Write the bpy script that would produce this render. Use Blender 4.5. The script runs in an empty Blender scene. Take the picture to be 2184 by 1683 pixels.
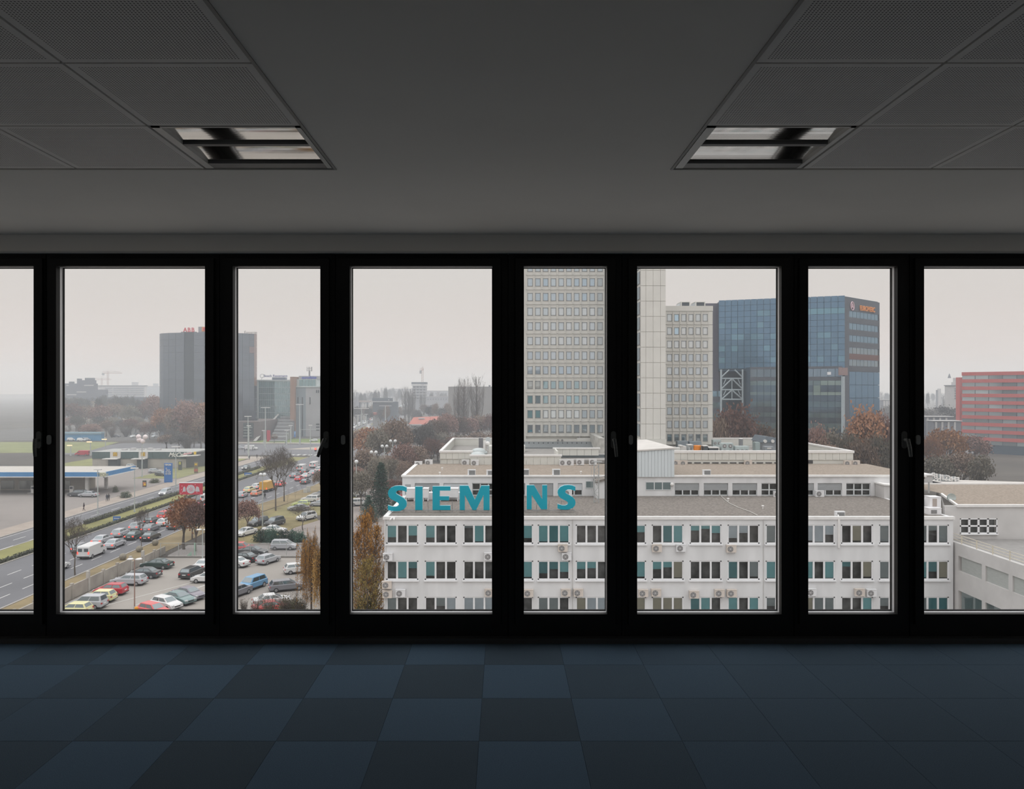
import bpy, bmesh, math, random
from mathutils import Vector, Matrix
random.seed(11)
S = bpy.context.scene
COL = S.collection
PI = math.pi
# ---------------------------------------------------------------- camera
F = 1640.0; CX = 1074.0; CY = 830.0      # focal length and vanishing point in pixels of the 2184x1683 frame
EYE = 1.68                               # eye height above the carpet
H = 27.0                                 # eye height above the street
GZ = EYE - H                             # street level
cam = bpy.data.cameras.new('camera'); camo = bpy.data.objects.new('camera', cam); COL.objects.link(camo)
camo.location = (0, 0, EYE); camo.rotation_euler = (PI/2, 0, 0)
cam.sensor_width = 36.0; cam.lens = F/2184*36.0
cam.shift_x = (1092-CX)/2184; cam.shift_y = -(841.5-CY)/2184
cam.clip_start = 0.05; cam.clip_end = 9000
S.camera = camo
# ---------------------------------------------------------------- sky and exposure
S.view_settings.view_transform = 'Standard'; S.view_settings.look = 'None'
S.view_settings.exposure = 0.0; S.view_settings.gamma = 1.0; S.view_settings.use_curve_mapping = False
W = bpy.data.worlds.new('overcast_sky'); S.world = W; W.use_nodes = True
nt = W.node_tree; nt.nodes.clear()
wo = nt.nodes.new('ShaderNodeOutputWorld'); bg = nt.nodes.new('ShaderNodeBackground')
tc = nt.nodes.new('ShaderNodeTexCoord'); sx = nt.nodes.new('ShaderNodeSeparateXYZ'); rp = nt.nodes.new('ShaderNodeValToRGB')
nt.links.new(tc.outputs['Generated'], sx.inputs[0]); nt.links.new(sx.outputs['Z'], rp.inputs[0])
nt.links.new(rp.outputs[0], bg.inputs[0]); nt.links.new(bg.outputs[0], wo.inputs[0])
e = rp.color_ramp.elements                # overcast winter sky: pinkish haze low down, slowly brighter towards the zenith
e[0].position = 0.0; e[0].color = (0.72, 0.66, 0.63, 1)
e[1].position = 1.0; e[1].color = (2.2, 2.2, 2.24, 1)
for p, c in ((0.04, (0.76, 0.675, 0.635)), (0.10, (0.715, 0.655, 0.62)), (0.17, (0.695, 0.66, 0.63))):
    k = rp.color_ramp.elements.new(p); k.color = c + (1,)
bg.inputs[1].default_value = 1.0
try:
    S.cycles.max_bounces = 10; S.cycles.diffuse_bounces = 5; S.cycles.glossy_bounces = 4
    S.cycles.transparent_max_bounces = 24; S.cycles.volume_bounces = 1; S.cycles.transmission_bounces = 4
    S.cycles.use_denoising = True
except Exception:
    pass

# ---------------------------------------------------------------- helpers
ORI = {}                                  # world origin of every object we make
def P(x, y, D):                           # pixel at depth D -> point
    return Vector(((x-CX)/F*D, D, EYE-(y-CY)/F*D))
def G(x, y, h=0.0):                       # pixel of a point h above the street -> point
    return P(x, y, F*(H-h)/(y-CY))
def X(x, D): return (x-CX)/F*D
def Z(y, D): return EYE-(y-CY)/F*D

MATS = {}
def M(name, col, rough=0.8, metal=0.0, var=0.08, scale=2.0, own=False, spec=0.5, detail=3.0, bump=0.0, stretch=None):
    """noise-varied principled material; own=True multiplies by the object's own colour"""
    if name in MATS: return MATS[name]
    m = bpy.data.materials.new(name); m.use_nodes = True; t = m.node_tree
    b = t.nodes['Principled BSDF']; b.inputs['Roughness'].default_value = rough; b.inputs['Metallic'].default_value = metal
    b.inputs['Specular IOR Level'].default_value = spec
    n = t.nodes.new('ShaderNodeTexNoise'); n.inputs['Scale'].default_value = scale; n.inputs['Detail'].default_value = detail
    g = t.nodes.new('ShaderNodeTexCoord'); src = g.outputs['Object']
    if stretch:
        mp = t.nodes.new('ShaderNodeMapping'); mp.inputs['Scale'].default_value = stretch
        t.links.new(src, mp.inputs[0]); src = mp.outputs[0]
    t.links.new(src, n.inputs['Vector'])
    r = t.nodes.new('ShaderNodeMapRange'); r.inputs[1].default_value = 0.3; r.inputs[2].default_value = 0.7
    r.inputs[3].default_value = 1-var; r.inputs[4].default_value = 1+var
    t.links.new(n.outputs['Fac'], r.inputs[0])
    mx = t.nodes.new('ShaderNodeMix'); mx.data_type = 'RGBA'; mx.blend_type = 'MULTIPLY'; mx.inputs[0].default_value = 1
    mx.inputs[6].default_value = tuple(col) + (1,)
    if own:
        oi = t.nodes.new('ShaderNodeObjectInfo'); m2 = t.nodes.new('ShaderNodeMix'); m2.data_type = 'RGBA'; m2.blend_type = 'MULTIPLY'
        m2.inputs[0].default_value = 1; m2.inputs[6].default_value = tuple(col) + (1,); t.links.new(oi.outputs['Color'], m2.inputs[7])
        t.links.new(m2.outputs[2], mx.inputs[6])
    t.links.new(r.outputs[0], mx.inputs[7]); t.links.new(mx.outputs[2], b.inputs['Base Color'])
    if bump:
        bp = t.nodes.new('ShaderNodeBump'); bp.inputs['Strength'].default_value = bump; bp.inputs['Distance'].default_value = 0.02
        t.links.new(n.outputs['Fac'], bp.inputs['Height']); t.links.new(bp.outputs[0], b.inputs['Normal'])
    MATS[name] = m
    return m
def EM(name, col, s):
    if name in MATS: return MATS[name]
    m = bpy.data.materials.new(name); m.use_nodes = True; b = m.node_tree.nodes['Principled BSDF']
    b.inputs['Base Color'].default_value = tuple(col) + (1,); b.inputs['Emission Color'].default_value = tuple(col) + (1,)
    b.inputs['Emission Strength'].default_value = s; MATS[name] = m
    return m
def CLEAR(name, tint, ior=1.45):          # thin clear glass: see-through plus a fresnel reflection
    if name in MATS: return MATS[name]
    m = bpy.data.materials.new(name); m.use_nodes = True; t = m.node_tree; t.nodes.clear()
    o = t.nodes.new('ShaderNodeOutputMaterial'); mix = t.nodes.new('ShaderNodeMixShader'); fr = t.nodes.new('ShaderNodeFresnel')
    fr.inputs[0].default_value = ior; tr = t.nodes.new('ShaderNodeBsdfTransparent'); gl = t.nodes.new('ShaderNodeBsdfGlossy')
    tr.inputs[0].default_value = tint + (1,); gl.inputs['Roughness'].default_value = 0.0
    t.links.new(fr.outputs[0], mix.inputs[0]); t.links.new(tr.outputs[0], mix.inputs[1]); t.links.new(gl.outputs[0], mix.inputs[2])
    t.links.new(mix.outputs[0], o.inputs[0]); MATS[name] = m
    return m
def COAT(name, fac, gcol, rough=0.06, base=(1, 1, 1), own=True, wave=0.0):   # mirror-coated facade glass over the object's own colour
    if name in MATS: return MATS[name]
    m = bpy.data.materials.new(name); m.use_nodes = True; t = m.node_tree
    b = t.nodes['Principled BSDF']; b.inputs['Roughness'].default_value = 0.3
    o = t.nodes['Material Output']; gl = t.nodes.new('ShaderNodeBsdfGlossy'); gl.inputs['Roughness'].default_value = rough
    gl.inputs[0].default_value = gcol + (1,); mix = t.nodes.new('ShaderNodeMixShader'); mix.inputs[0].default_value = fac
    oi = t.nodes.new('ShaderNodeObjectInfo'); mx = t.nodes.new('ShaderNodeMix'); mx.data_type = 'RGBA'; mx.blend_type = 'MULTIPLY'
    mx.inputs[0].default_value = 1.0 if own else 0.0; mx.inputs[6].default_value = base + (1,)
    t.links.new(oi.outputs['Color'], mx.inputs[7]); t.links.new(mx.outputs[2], b.inputs['Base Color'])
    if wave:
        n = t.nodes.new('ShaderNodeTexNoise'); n.inputs['Scale'].default_value = 0.9; bp = t.nodes.new('ShaderNodeBump')
        g = t.nodes.new('ShaderNodeTexCoord'); t.links.new(g.outputs['Object'], n.inputs['Vector'])
        bp.inputs['Strength'].default_value = wave; bp.inputs['Distance'].default_value = 0.1
        t.links.new(n.outputs['Fac'], bp.inputs['Height']); t.links.new(bp.outputs[0], gl.inputs['Normal'])
    t.links.new(b.outputs[0], mix.inputs[1]); t.links.new(gl.outputs[0], mix.inputs[2]); t.links.new(mix.outputs[0], o.inputs[0])
    MATS[name] = m
    return m

class MB:
    def __init__(s): s.v = []; s.f = []
    def poly(s, *pts):
        i = len(s.v); s.v += [tuple(p) for p in pts]; s.f.append(tuple(range(i, i+len(pts)))); return s
    def box(s, x0, x1, y0, y1, z0, z1):
        i = len(s.v)
        s.v += [(x0,y0,z0),(x1,y0,z0),(x1,y1,z0),(x0,y1,z0),(x0,y0,z1),(x1,y0,z1),(x1,y1,z1),(x0,y1,z1)]
        s.f += [tuple(i+a for a in q) for q in ((0,3,2,1),(4,5,6,7),(0,1,5,4),(1,2,6,5),(2,3,7,6),(3,0,4,7))]; return s
    def prism(s, pts, y0, y1):            # polygon in x,z pushed from y0 to y1
        n = len(pts); i = len(s.v)
        s.v += [(a, y0, b) for a, b in pts] + [(a, y1, b) for a, b in pts]
        s.f.append(tuple(range(i, i+n))); s.f.append(tuple(range(i+2*n-1, i+n-1, -1)))
        for k in range(n): s.f.append((i+k, i+n+k, i+n+(k+1) % n, i+(k+1) % n))
        return s
    def slab(s, pts, z0, z1):             # polygon in x,y pushed from z0 to z1
        n = len(pts); i = len(s.v)
        s.v += [(a, b, z0) for a, b in pts] + [(a, b, z1) for a, b in pts]
        s.f.append(tuple(range(i+n-1, i-1, -1))); s.f.append(tuple(range(i+n, i+2*n)))
        for k in range(n): s.f.append((i+k, i+(k+1) % n, i+n+(k+1) % n, i+n+k))
        return s
    def cyl(s, a, b, r0, r1=None, n=8, cap=True):
        a = Vector(a); b = Vector(b); r1 = r0 if r1 is None else r1; d = (b-a).normalized()
        u = d.orthogonal().normalized(); w = d.cross(u); i = len(s.v)
        for c, r in ((a, r0), (b, r1)):
            for k in range(n):
                t = 2*PI*k/n; s.v.append(tuple(c+u*math.cos(t)*r+w*math.sin(t)*r))
        for k in range(n): s.f.append((i+k, i+(k+1) % n, i+n+(k+1) % n, i+n+k))
        if cap: s.f.append(tuple(range(i+n-1, i-1, -1))); s.f.append(tuple(range(i+n, i+2*n)))
        return s
    def ball(s, c, r, nu=10, nv=6, zs=1.0, half=False):
        c = Vector(c); i = len(s.v); v0 = 0 if not half else 0
        top = PI/2
        rings = nv
        for a in range(rings+1):
            ph = (-PI/2 if not half else 0)+(PI if not half else PI/2)*a/rings
            for k in range(nu):
                t = 2*PI*k/nu; s.v.append((c.x+r*math.cos(ph)*math.cos(t), c.y+r*math.cos(ph)*math.sin(t), c.z+r*zs*math.sin(ph)))
        for a in range(rings):
            for k in range(nu): s.f.append((i+a*nu+k, i+a*nu+(k+1) % nu, i+(a+1)*nu+(k+1) % nu, i+(a+1)*nu+k))
        return s
    def mesh(s, name, mat, smooth=False, off=None):
        me = bpy.data.meshes.new(name)
        v = s.v if off is None else [(a-off[0], b-off[1], c-off[2]) for a, b, c in s.v]
        me.from_pydata(v, [], s.f); me.materials.append(mat)
        if smooth: me.polygons.foreach_set('use_smooth', [True]*len(me.polygons))
        me.update(); return me
    def obj(s, name, mat, parent=None, smooth=False, kind=None, color=None, label=None):
        """vertices are in world space; the object hangs under parent"""
        o0 = ORI[parent.name] if parent else Vector((0, 0, 0))
        o = bpy.data.objects.new(name, s.mesh(name, mat, smooth, o0)); COL.objects.link(o)
        if parent: o.parent = parent
        ORI[o.name] = o0.copy()
        if kind: o['kind'] = kind
        if color: o.color = tuple(color[:3]) + (1,)
        if label: o['label'] = label
        return o
def tag(o, label, cat, group=None):
    o['label'] = label; o['category'] = cat
    if group: o['group'] = group
    return o
def thing(name, label, cat, loc, rz=0.0, group=None):
    o = bpy.data.objects.new(name, None); COL.objects.link(o); o.location = loc; o.rotation_euler = (0, 0, rz)
    o.empty_display_size = 0.2; ORI[o.name] = Vector(loc)
    return tag(o, label, cat, group)
def struct(o): o['kind'] = 'structure'; return o
def inst(name, me, parent, loc, color=None, rot=None, scale=None, label=None):
    """an object sharing mesh ME at a world place under PARENT (unrotated)"""
    o = bpy.data.objects.new(name, me); COL.objects.link(o); loc = Vector(loc)
    o.parent = parent; o.location = loc-ORI[parent.name] if parent else loc; ORI[o.name] = loc
    if color: o.color = tuple(color[:3]) + (1,)
    if rot: o.rotation_euler = rot
    if scale: o.scale = scale
    if label: o['label'] = label
    return o
def local(name, me, parent, color=None, loc=(0, 0, 0)):   # child placed in its parent's own frame
    o = bpy.data.objects.new(name, me); COL.objects.link(o); o.parent = parent; o.location = loc
    if color: o.color = tuple(color[:3]) + (1,)
    return o
def text(name, body, size, mat, parent, loc, rot=(PI/2, 0, 0), depth=0.02, bold=0.0, xs=1.0, shear=0.0, align='CENTER'):
    c = bpy.data.curves.new(name, 'FONT'); c.body = body; c.size = size; c.align_x = align; c.extrude = depth; c.offset = bold; c.shear = shear
    c.materials.append(mat); o = bpy.data.objects.new(name, c); COL.objects.link(o); o.parent = parent
    me = bpy.data.meshes.new_from_object(o); bpy.data.objects.remove(o); bpy.data.curves.remove(c); me.materials.clear(); me.materials.append(mat)
    o = bpy.data.objects.new(name, me); COL.objects.link(o); o.parent = parent
    o.location = Vector(loc)-(ORI[parent.name] if parent else Vector((0, 0, 0))); o.rotation_euler = rot; o.scale = (xs, 1, 1)
    return o
# ================================================================ THE ROOM
WY = 5.07                                # wall plane above the windows
FY = 5.10                                # room face of the window frames
XL, XR, YB = -10.75, 11.9, -4.6
HC = 2.70
plaster = M('plaster_paint', (0.84, 0.825, 0.785), 0.9, var=0.03, scale=1.2, bump=0.02)
plaster2 = M('wall_paint', (0.80, 0.785, 0.75), 0.9, var=0.03, scale=1.5)
black = M('black_gap', (0.01, 0.01, 0.01), 0.9, var=0)
frame_m = M('black_frame_paint', (0.012, 0.012, 0.012), 0.55, var=0.1, scale=8, spec=0.25)
# ---- carpet: one slab and its tiles
fl = struct(MB().box(XL, XR, YB, FY+0.02, -0.12, -0.012).obj('floor', M('carpet_backing', (0.02, 0.025, 0.03), 0.95)))
carpet = M('carpet_loop_pile', (1, 1, 1), 0.97, var=0.22, scale=260, own=True, spec=0.1, detail=4, bump=0.25)
TX, TY = 0.485, 0.508
tile = MB(); g = 0.0004
b = 0.0012
tile.box(g, TX-g, g, TY-g, -0.012, -b)
i = len(tile.v)
tile.v += [(g, g, -b), (TX-g, g, -b), (TX-g, TY-g, -b), (g, TY-g, -b), (g+b, g+b, 0), (TX-g-b, g+b, 0), (TX-g-b, TY-g-b, 0), (g+b, TY-g-b, 0)]
tile.f += [(i+4, i+5, i+6, i+7), (i, i+1, i+5, i+4), (i+1, i+2, i+6, i+5), (i+2, i+3, i+7, i+6), (i+3, i, i+4, i+7)]
tme = tile.mesh('carpet_tile', carpet)
lite = Vector((0.070, 0.112, 0.160)); dark = Vector((0.054, 0.078, 0.102))
rt = random.Random(5)
for j in range(-1, 6):
    for k in range(-12, 13):
        x = -0.117+k*TX; y = 4.686-j*TY
        if y > FY-0.1: y_top = True
        even = (k+j) % 2 == 0
        fade = 0.85*max(0.08, 1-max(0, k)*0.42) * (0.45 if k < -4 else 1)
        t = 0.5+(0.5 if even else -0.5)*fade + rt.uniform(-0.10, 0.10)
        c = dark.lerp(lite, max(0, min(1.1, t*(0.8 if k > 2 else 1))))
        o = inst('carpet_tile', tme, fl, (x, y-TY if j >= 0 else y, 0), color=c, rot=None)
        if j == -1: o.scale = (1, (FY+0.01-4.686)/TY, 1); o.location.y = 4.686
        elif j >= 0: o.location.y = 4.686-(j+1)*TY
MB().box(XL, XR, YB, 4.686-6*TY, -0.012, 0).obj('carpet_field', M('carpet_plain', (0.066, 0.094, 0.13), 0.97, var=0.2, scale=260), fl)
# ---- ceiling
GX, GYP = 0.598, 0.577
gy0 = 3.567                               # front edge of the metal panel fields
gl1, gr1 = -0.786, 0.786                  # inner edges of the two fields
c = MB()
c.box(XL, XR, gy0+0.012, WY+0.3, HC, HC+0.1)
c.box(gl1+0.008, gr1-0.008, YB, gy0+0.012, HC, HC+0.1)
ncol, nrow = 4, 5
lx0 = gl1-ncol*GX; rx1 = gr1+ncol*GX; yb = gy0-nrow*GYP
c.box(XL, lx0-0.01, YB, gy0+0.012, HC, HC+0.1); c.box(rx1+0.01, XR, YB, gy0+0.012, HC, HC+0.1)
c.box(lx0-0.01, gl1+0.008, YB, yb-0.01, HC, HC+0.1); c.box(gr1-0.008, rx1+0.01, YB, yb-0.01, HC, HC+0.1)
ce = struct(c.obj('ceiling', plaster))
MB().box(lx0-0.02, gl1+0.02, yb-0.02, gy0+0.02, HC+0.06, HC+0.09).box(gr1-0.02, rx1+0.02, yb-0.02, gy0+0.02, HC+0.06, HC+0.09).obj('void_lining', black, ce)
# perforated sheet-metal panels
pm = M('perforated_metal_panel', (0.84, 0.825, 0.80), 0.6, var=0.02, scale=4, spec=0.3)
t = pm.node_tree; bs = t.nodes['Principled BSDF']; tcn = t.nodes.new('ShaderNodeTexCoord')
mp = t.nodes.new('ShaderNodeMapping'); mp.inputs['Scale'].default_value = (100, 100, 1); t.links.new(tcn.outputs['Object'], mp.inputs[0])
fr = t.nodes.new('ShaderNodeVectorMath'); fr.operation = 'FRACTION'; t.links.new(mp.outputs[0], fr.inputs[0])
sb = t.nodes.new('ShaderNodeVectorMath'); sb.operation = 'SUBTRACT'; sb.inputs[1].default_value = (0.5, 0.5, 0); t.links.new(fr.outputs[0], sb.inputs[0])
sp = t.nodes.new('ShaderNodeSeparateXYZ'); t.links.new(sb.outputs[0], sp.inputs[0])
cb = t.nodes.new('ShaderNodeCombineXYZ'); t.links.new(sp.outputs[0], cb.inputs[0]); t.links.new(sp.outputs[1], cb.inputs[1])
ln = t.nodes.new('ShaderNodeVectorMath'); ln.operation = 'LENGTH'; t.links.new(cb.outputs[0], ln.inputs[0])
lt = t.nodes.new('ShaderNodeMath'); lt.operation = 'LESS_THAN'; lt.inputs[1].default_value = 0.27; t.links.new(ln.outputs['Value'], lt.inputs[0])
# plain margin round every panel
sp2 = t.nodes.new('ShaderNodeSeparateXYZ'); t.links.new(tcn.outputs['Object'], sp2.inputs[0])
def absl(out, lim):
    a = t.nodes.new('ShaderNodeMath'); a.operation = 'ABSOLUTE'; t.links.new(out, a.inputs[0])
    q = t.nodes.new('ShaderNodeMath'); q.operation = 'LESS_THAN'; q.inputs[1].default_value = lim; t.links.new(a.outputs[0], q.inputs[0]); return q.outputs[0]
ml = t.nodes.new('ShaderNodeMath'); ml.operation = 'MULTIPLY'; t.links.new(absl(sp2.outputs[0], GX/2-0.03), ml.inputs[0]); t.links.new(absl(sp2.outputs[1], GYP/2-0.03), ml.inputs[1])
m3 = t.nodes.new('ShaderNodeMath'); m3.operation = 'MULTIPLY'; t.links.new(ml.outputs[0], m3.inputs[0]); t.links.new(lt.outputs[0], m3.inputs[1])
old = bs.inputs['Base Color'].links[0].from_socket
mm = t.nodes.new('ShaderNodeMix'); mm.data_type = 'RGBA'; t.links.new(m3.outputs[0], mm.inputs[0]); t.links.new(old, mm.inputs[6]); mm.inputs[7].default_value = (0.05, 0.05, 0.05, 1)
t.links.new(mm.outputs[2], bs.inputs['Base Color'])
gap = 0.005
pme = MB().box(-GX/2+gap, GX/2-gap, -GYP/2+gap, GYP/2-gap, 0.003, 0.03).mesh('ceiling_panel', pm)
chrome = M('mirror_reflector', (0.72, 0.71, 0.69), 0.09, metal=1.0, var=0.05, scale=4)
lwhite = M('luminaire_white_steel', (0.6, 0.6, 0.58), 0.4, var=0.03)
ldark = M('luminaire_dark_steel', (0.20, 0.20, 0.20), 0.5, var=0.03)
def luminaire(cx, cy, label, plate):
    r = thing('ceiling_light', label, 'ceiling light', (cx, cy, HC), 0, 'recessed ceiling lights')
    a, d = GX/2-0.008, GYP/2-0.008
    z = HC
    h = MB()                              # housing: rim, sides and lid
    h.box(cx-a, cx-a+0.035, cy-d, cy+d, z+0.002, z+0.09).box(cx+a-0.02, cx+a, cy-d, cy+d, z+0.002, z+0.09)
    h.box(cx-a, cx+a, cy-d, cy-d+0.01, z+0.002, z+0.09).box(cx-a, cx+a, cy-d, cy+d, z+0.085, z+0.095)
    h.obj('housing', lwhite, r)
    MB().box(cx-a, cx+a, cy+d-0.07, cy+d, z+0.004, z+0.09).obj('end_strip', ldark, r)
    y0, y1 = cy-d+0.01, cy+d-0.07; ym = (y0+y1)/2-0.02
    for ya, yb_ in ((y0, ym-0.014), (ym+0.014, y1)):   # two mirror troughs, curved along the tube
        q = MB(); n = 10; prev = None
        for k in range(n+1):
            u = k/n; yy = ya+(yb_-ya)*u; zz = z+0.014+0.006*math.sin(PI*u)
            cur = ((cx-a+0.035, yy, zz), (cx+a-0.02, yy, zz))
            if prev: q.poly(prev[0], cur[0], cur[1], prev[1])
            prev = cur
        q.obj('reflector', chrome, r, smooth=True)
    MB().box(cx-a+0.035, cx+a-0.02, ym-0.014, ym+0.014, z+0.004, z+0.06).obj('cross_bar', ldark, r)
    for yy in ((y0+ym)/2-0.01, (ym+y1)/2+0.03):
        MB().cyl((cx-a+0.05, yy, z+0.045), (cx+a-0.035, yy, z+0.045), 0.008, n=8).obj('tube', M('glass_tube_unlit', (0.7, 0.7, 0.7), 0.15, var=0.02), r)
for side in (-1, 1):
    for cI in range(ncol):
        for rI in range(nrow):
            cx = side*(0.786+GX*(cI+0.5)); cy = gy0-GYP*(rI+0.5)
            if cI == 0 and rI == 0: continue
            inst('ceiling_panel', pme, ce, (cx, cy, HC))
luminaire(-0.786-GX/2, gy0-GYP/2, 'unlit recessed mirror ceiling light above the tower with red roof letters', -0.02)
luminaire(0.786+GX/2, gy0-GYP/2, 'unlit recessed mirror ceiling light above the blue glass office block', 0.02)
# thin shadow-gap trim along the two panel fields
for side in (-1, 1):
    xa = side*0.786
    MB().box(min(xa, xa-side*0.012), max(xa, xa-side*0.012), yb, gy0, HC-0.004, HC+0.02).obj('edge_trim', ldark, ce)
# ---- walls
struct(MB().box(XL-0.1, XR+0.1, WY, WY+0.35, Z(538.5, WY), HC).obj('wall_window', plaster2))
for nm, xa, xb in (('wall_left', XL-0.2, XL), ('wall_right', XR, XR+0.2)):   # windows added to the unseen end walls to brighten the room
    q = MB(); ya, yb_, za, zb = YB+0.25, 3.4, 0.25, 2.5
    q.box(xa, xb, YB-0.2, ya, -0.12, HC+0.1).box(xa, xb, yb_, 5.3, -0.12, HC+0.1).box(xa, xb, ya, yb_, -0.12, za).box(xa, xb, ya, yb_, zb, HC+0.1); struct(q.obj(nm, plaster2))
    w = bpy.data.objects.new('window_%d' % (31 if xa < 0 else 32), None); COL.objects.link(w); w.location = ((xa+xb)/2, ya, za); ORI[w.name] = Vector(w.location); struct(w)
    xm = (xa+xb)/2; fq = MB()
    for k in range(6): yy = ya+(yb_-ya)*k/5; fq.box(xm-0.04, xm+0.04, max(ya, yy-0.06), min(yb_, yy+0.06), za, zb)
    fq.box(xm-0.04, xm+0.04, ya, yb_, za, za+0.06).box(xm-0.04, xm+0.04, ya, yb_, zb-0.06, zb); fq.obj('frame', frame_m, w)
    for k in range(5):
        y0 = ya+(yb_-ya)*k/5+0.06; y1 = ya+(yb_-ya)*(k+1)/5-0.06; MB().poly((xm, y0, za+0.06), (xm, y1, za+0.06), (xm, y1, zb-0.06), (xm, y0, zb-0.06)).obj('glass_pane', CLEAR('window_glass', (0.975, 0.985, 0.98)), w)
struct(MB().box(XL-0.2, XR+0.2, YB-0.2, YB, -0.12, HC+0.1).obj('wall_back', plaster2))
zt = Z(538.5, WY)
struct(MB().box(XL, XR, WY-0.012, WY+0.02, zt-0.004, zt+0.008).obj('trim_1', M('trim_grey', (0.55, 0.55, 0.53), 0.6)))
struct(MB().box(XL, XR, FY-0.03, FY+0.12, -0.01, 0.035).obj('baseboard_window', M('floor_rail', (0.05, 0.05, 0.05), 0.5)))
# our own building's outside, which the view's glass fronts face
ow = MB(); oc = M('own_facade', (0.30, 0.29, 0.28), 0.8, var=0.05, scale=0.3)
ow.box(XL-0.5, XL-0.2, -14, 5.3, GZ, -0.15).box(XR+0.2, XR+0.5, -14, 5.3, GZ, -0.15).box(XL-0.5, XL-0.2, -14, 5.3, HC+0.15, 7.5).box(XR+0.2, XR+0.5, -14, 5.3, HC+0.15, 7.5)
ow.box(XL-0.2, XR+0.2, -14, 5.3, GZ, -0.15).box(XL-0.2, XR+0.2, -14, 5.3, HC+0.15, 7.5).box(XL-0.2, XR+0.2, -14, YB-0.2, -0.15, HC+0.15)
struct(ow.obj('wall_outer', oc))
# ---- windows
glass = CLEAR('window_glass', (0.975, 0.985, 0.98))
spacer = M('aluminium_spacer', (0.62, 0.62, 0.63), 0.45, metal=0.3, var=0.03)
gask = M('black_gasket', (0.008, 0.008, 0.008), 0.7, var=0)
greyh = M('dark_grey_handle', (0.10, 0.105, 0.10), 0.4, var=0.05)
greyc = M('grey_cap', (0.30, 0.31, 0.30), 0.5, var=0.05)
GYW = 5.165                               # glass plane
panes = []
vis = [(137, 437), (507, 683), (752, 1050), (1117, 1291), (1359, 1656), (1724, 1899), (1971, 2268)]
pat = lambda n: (137+611.5*n, 436+611.5*n)
pan2 = lambda n: (507+611.5*n, 683+611.5*n)
panes = []
for n in range(-4, 6):
    v = vis[2*n] if 0 <= n <= 3 else pat(n); panes.append((v[0], v[1], 1))
    v = vis[2*n+1] if 0 <= n <= 2 else pan2(n); panes.append((v[0], v[1], 0))
panes = [p for p in panes if X(p[0], GYW) > XL+0.12 and X(p[1], GYW) < XR-0.12]
zt_, zb_ = Z(573.5, FY+0.095)+0.004, Z(1299.5, FY+0.095)-0.006
ztop, zbot = Z(539.5, FY), 0.034
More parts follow.
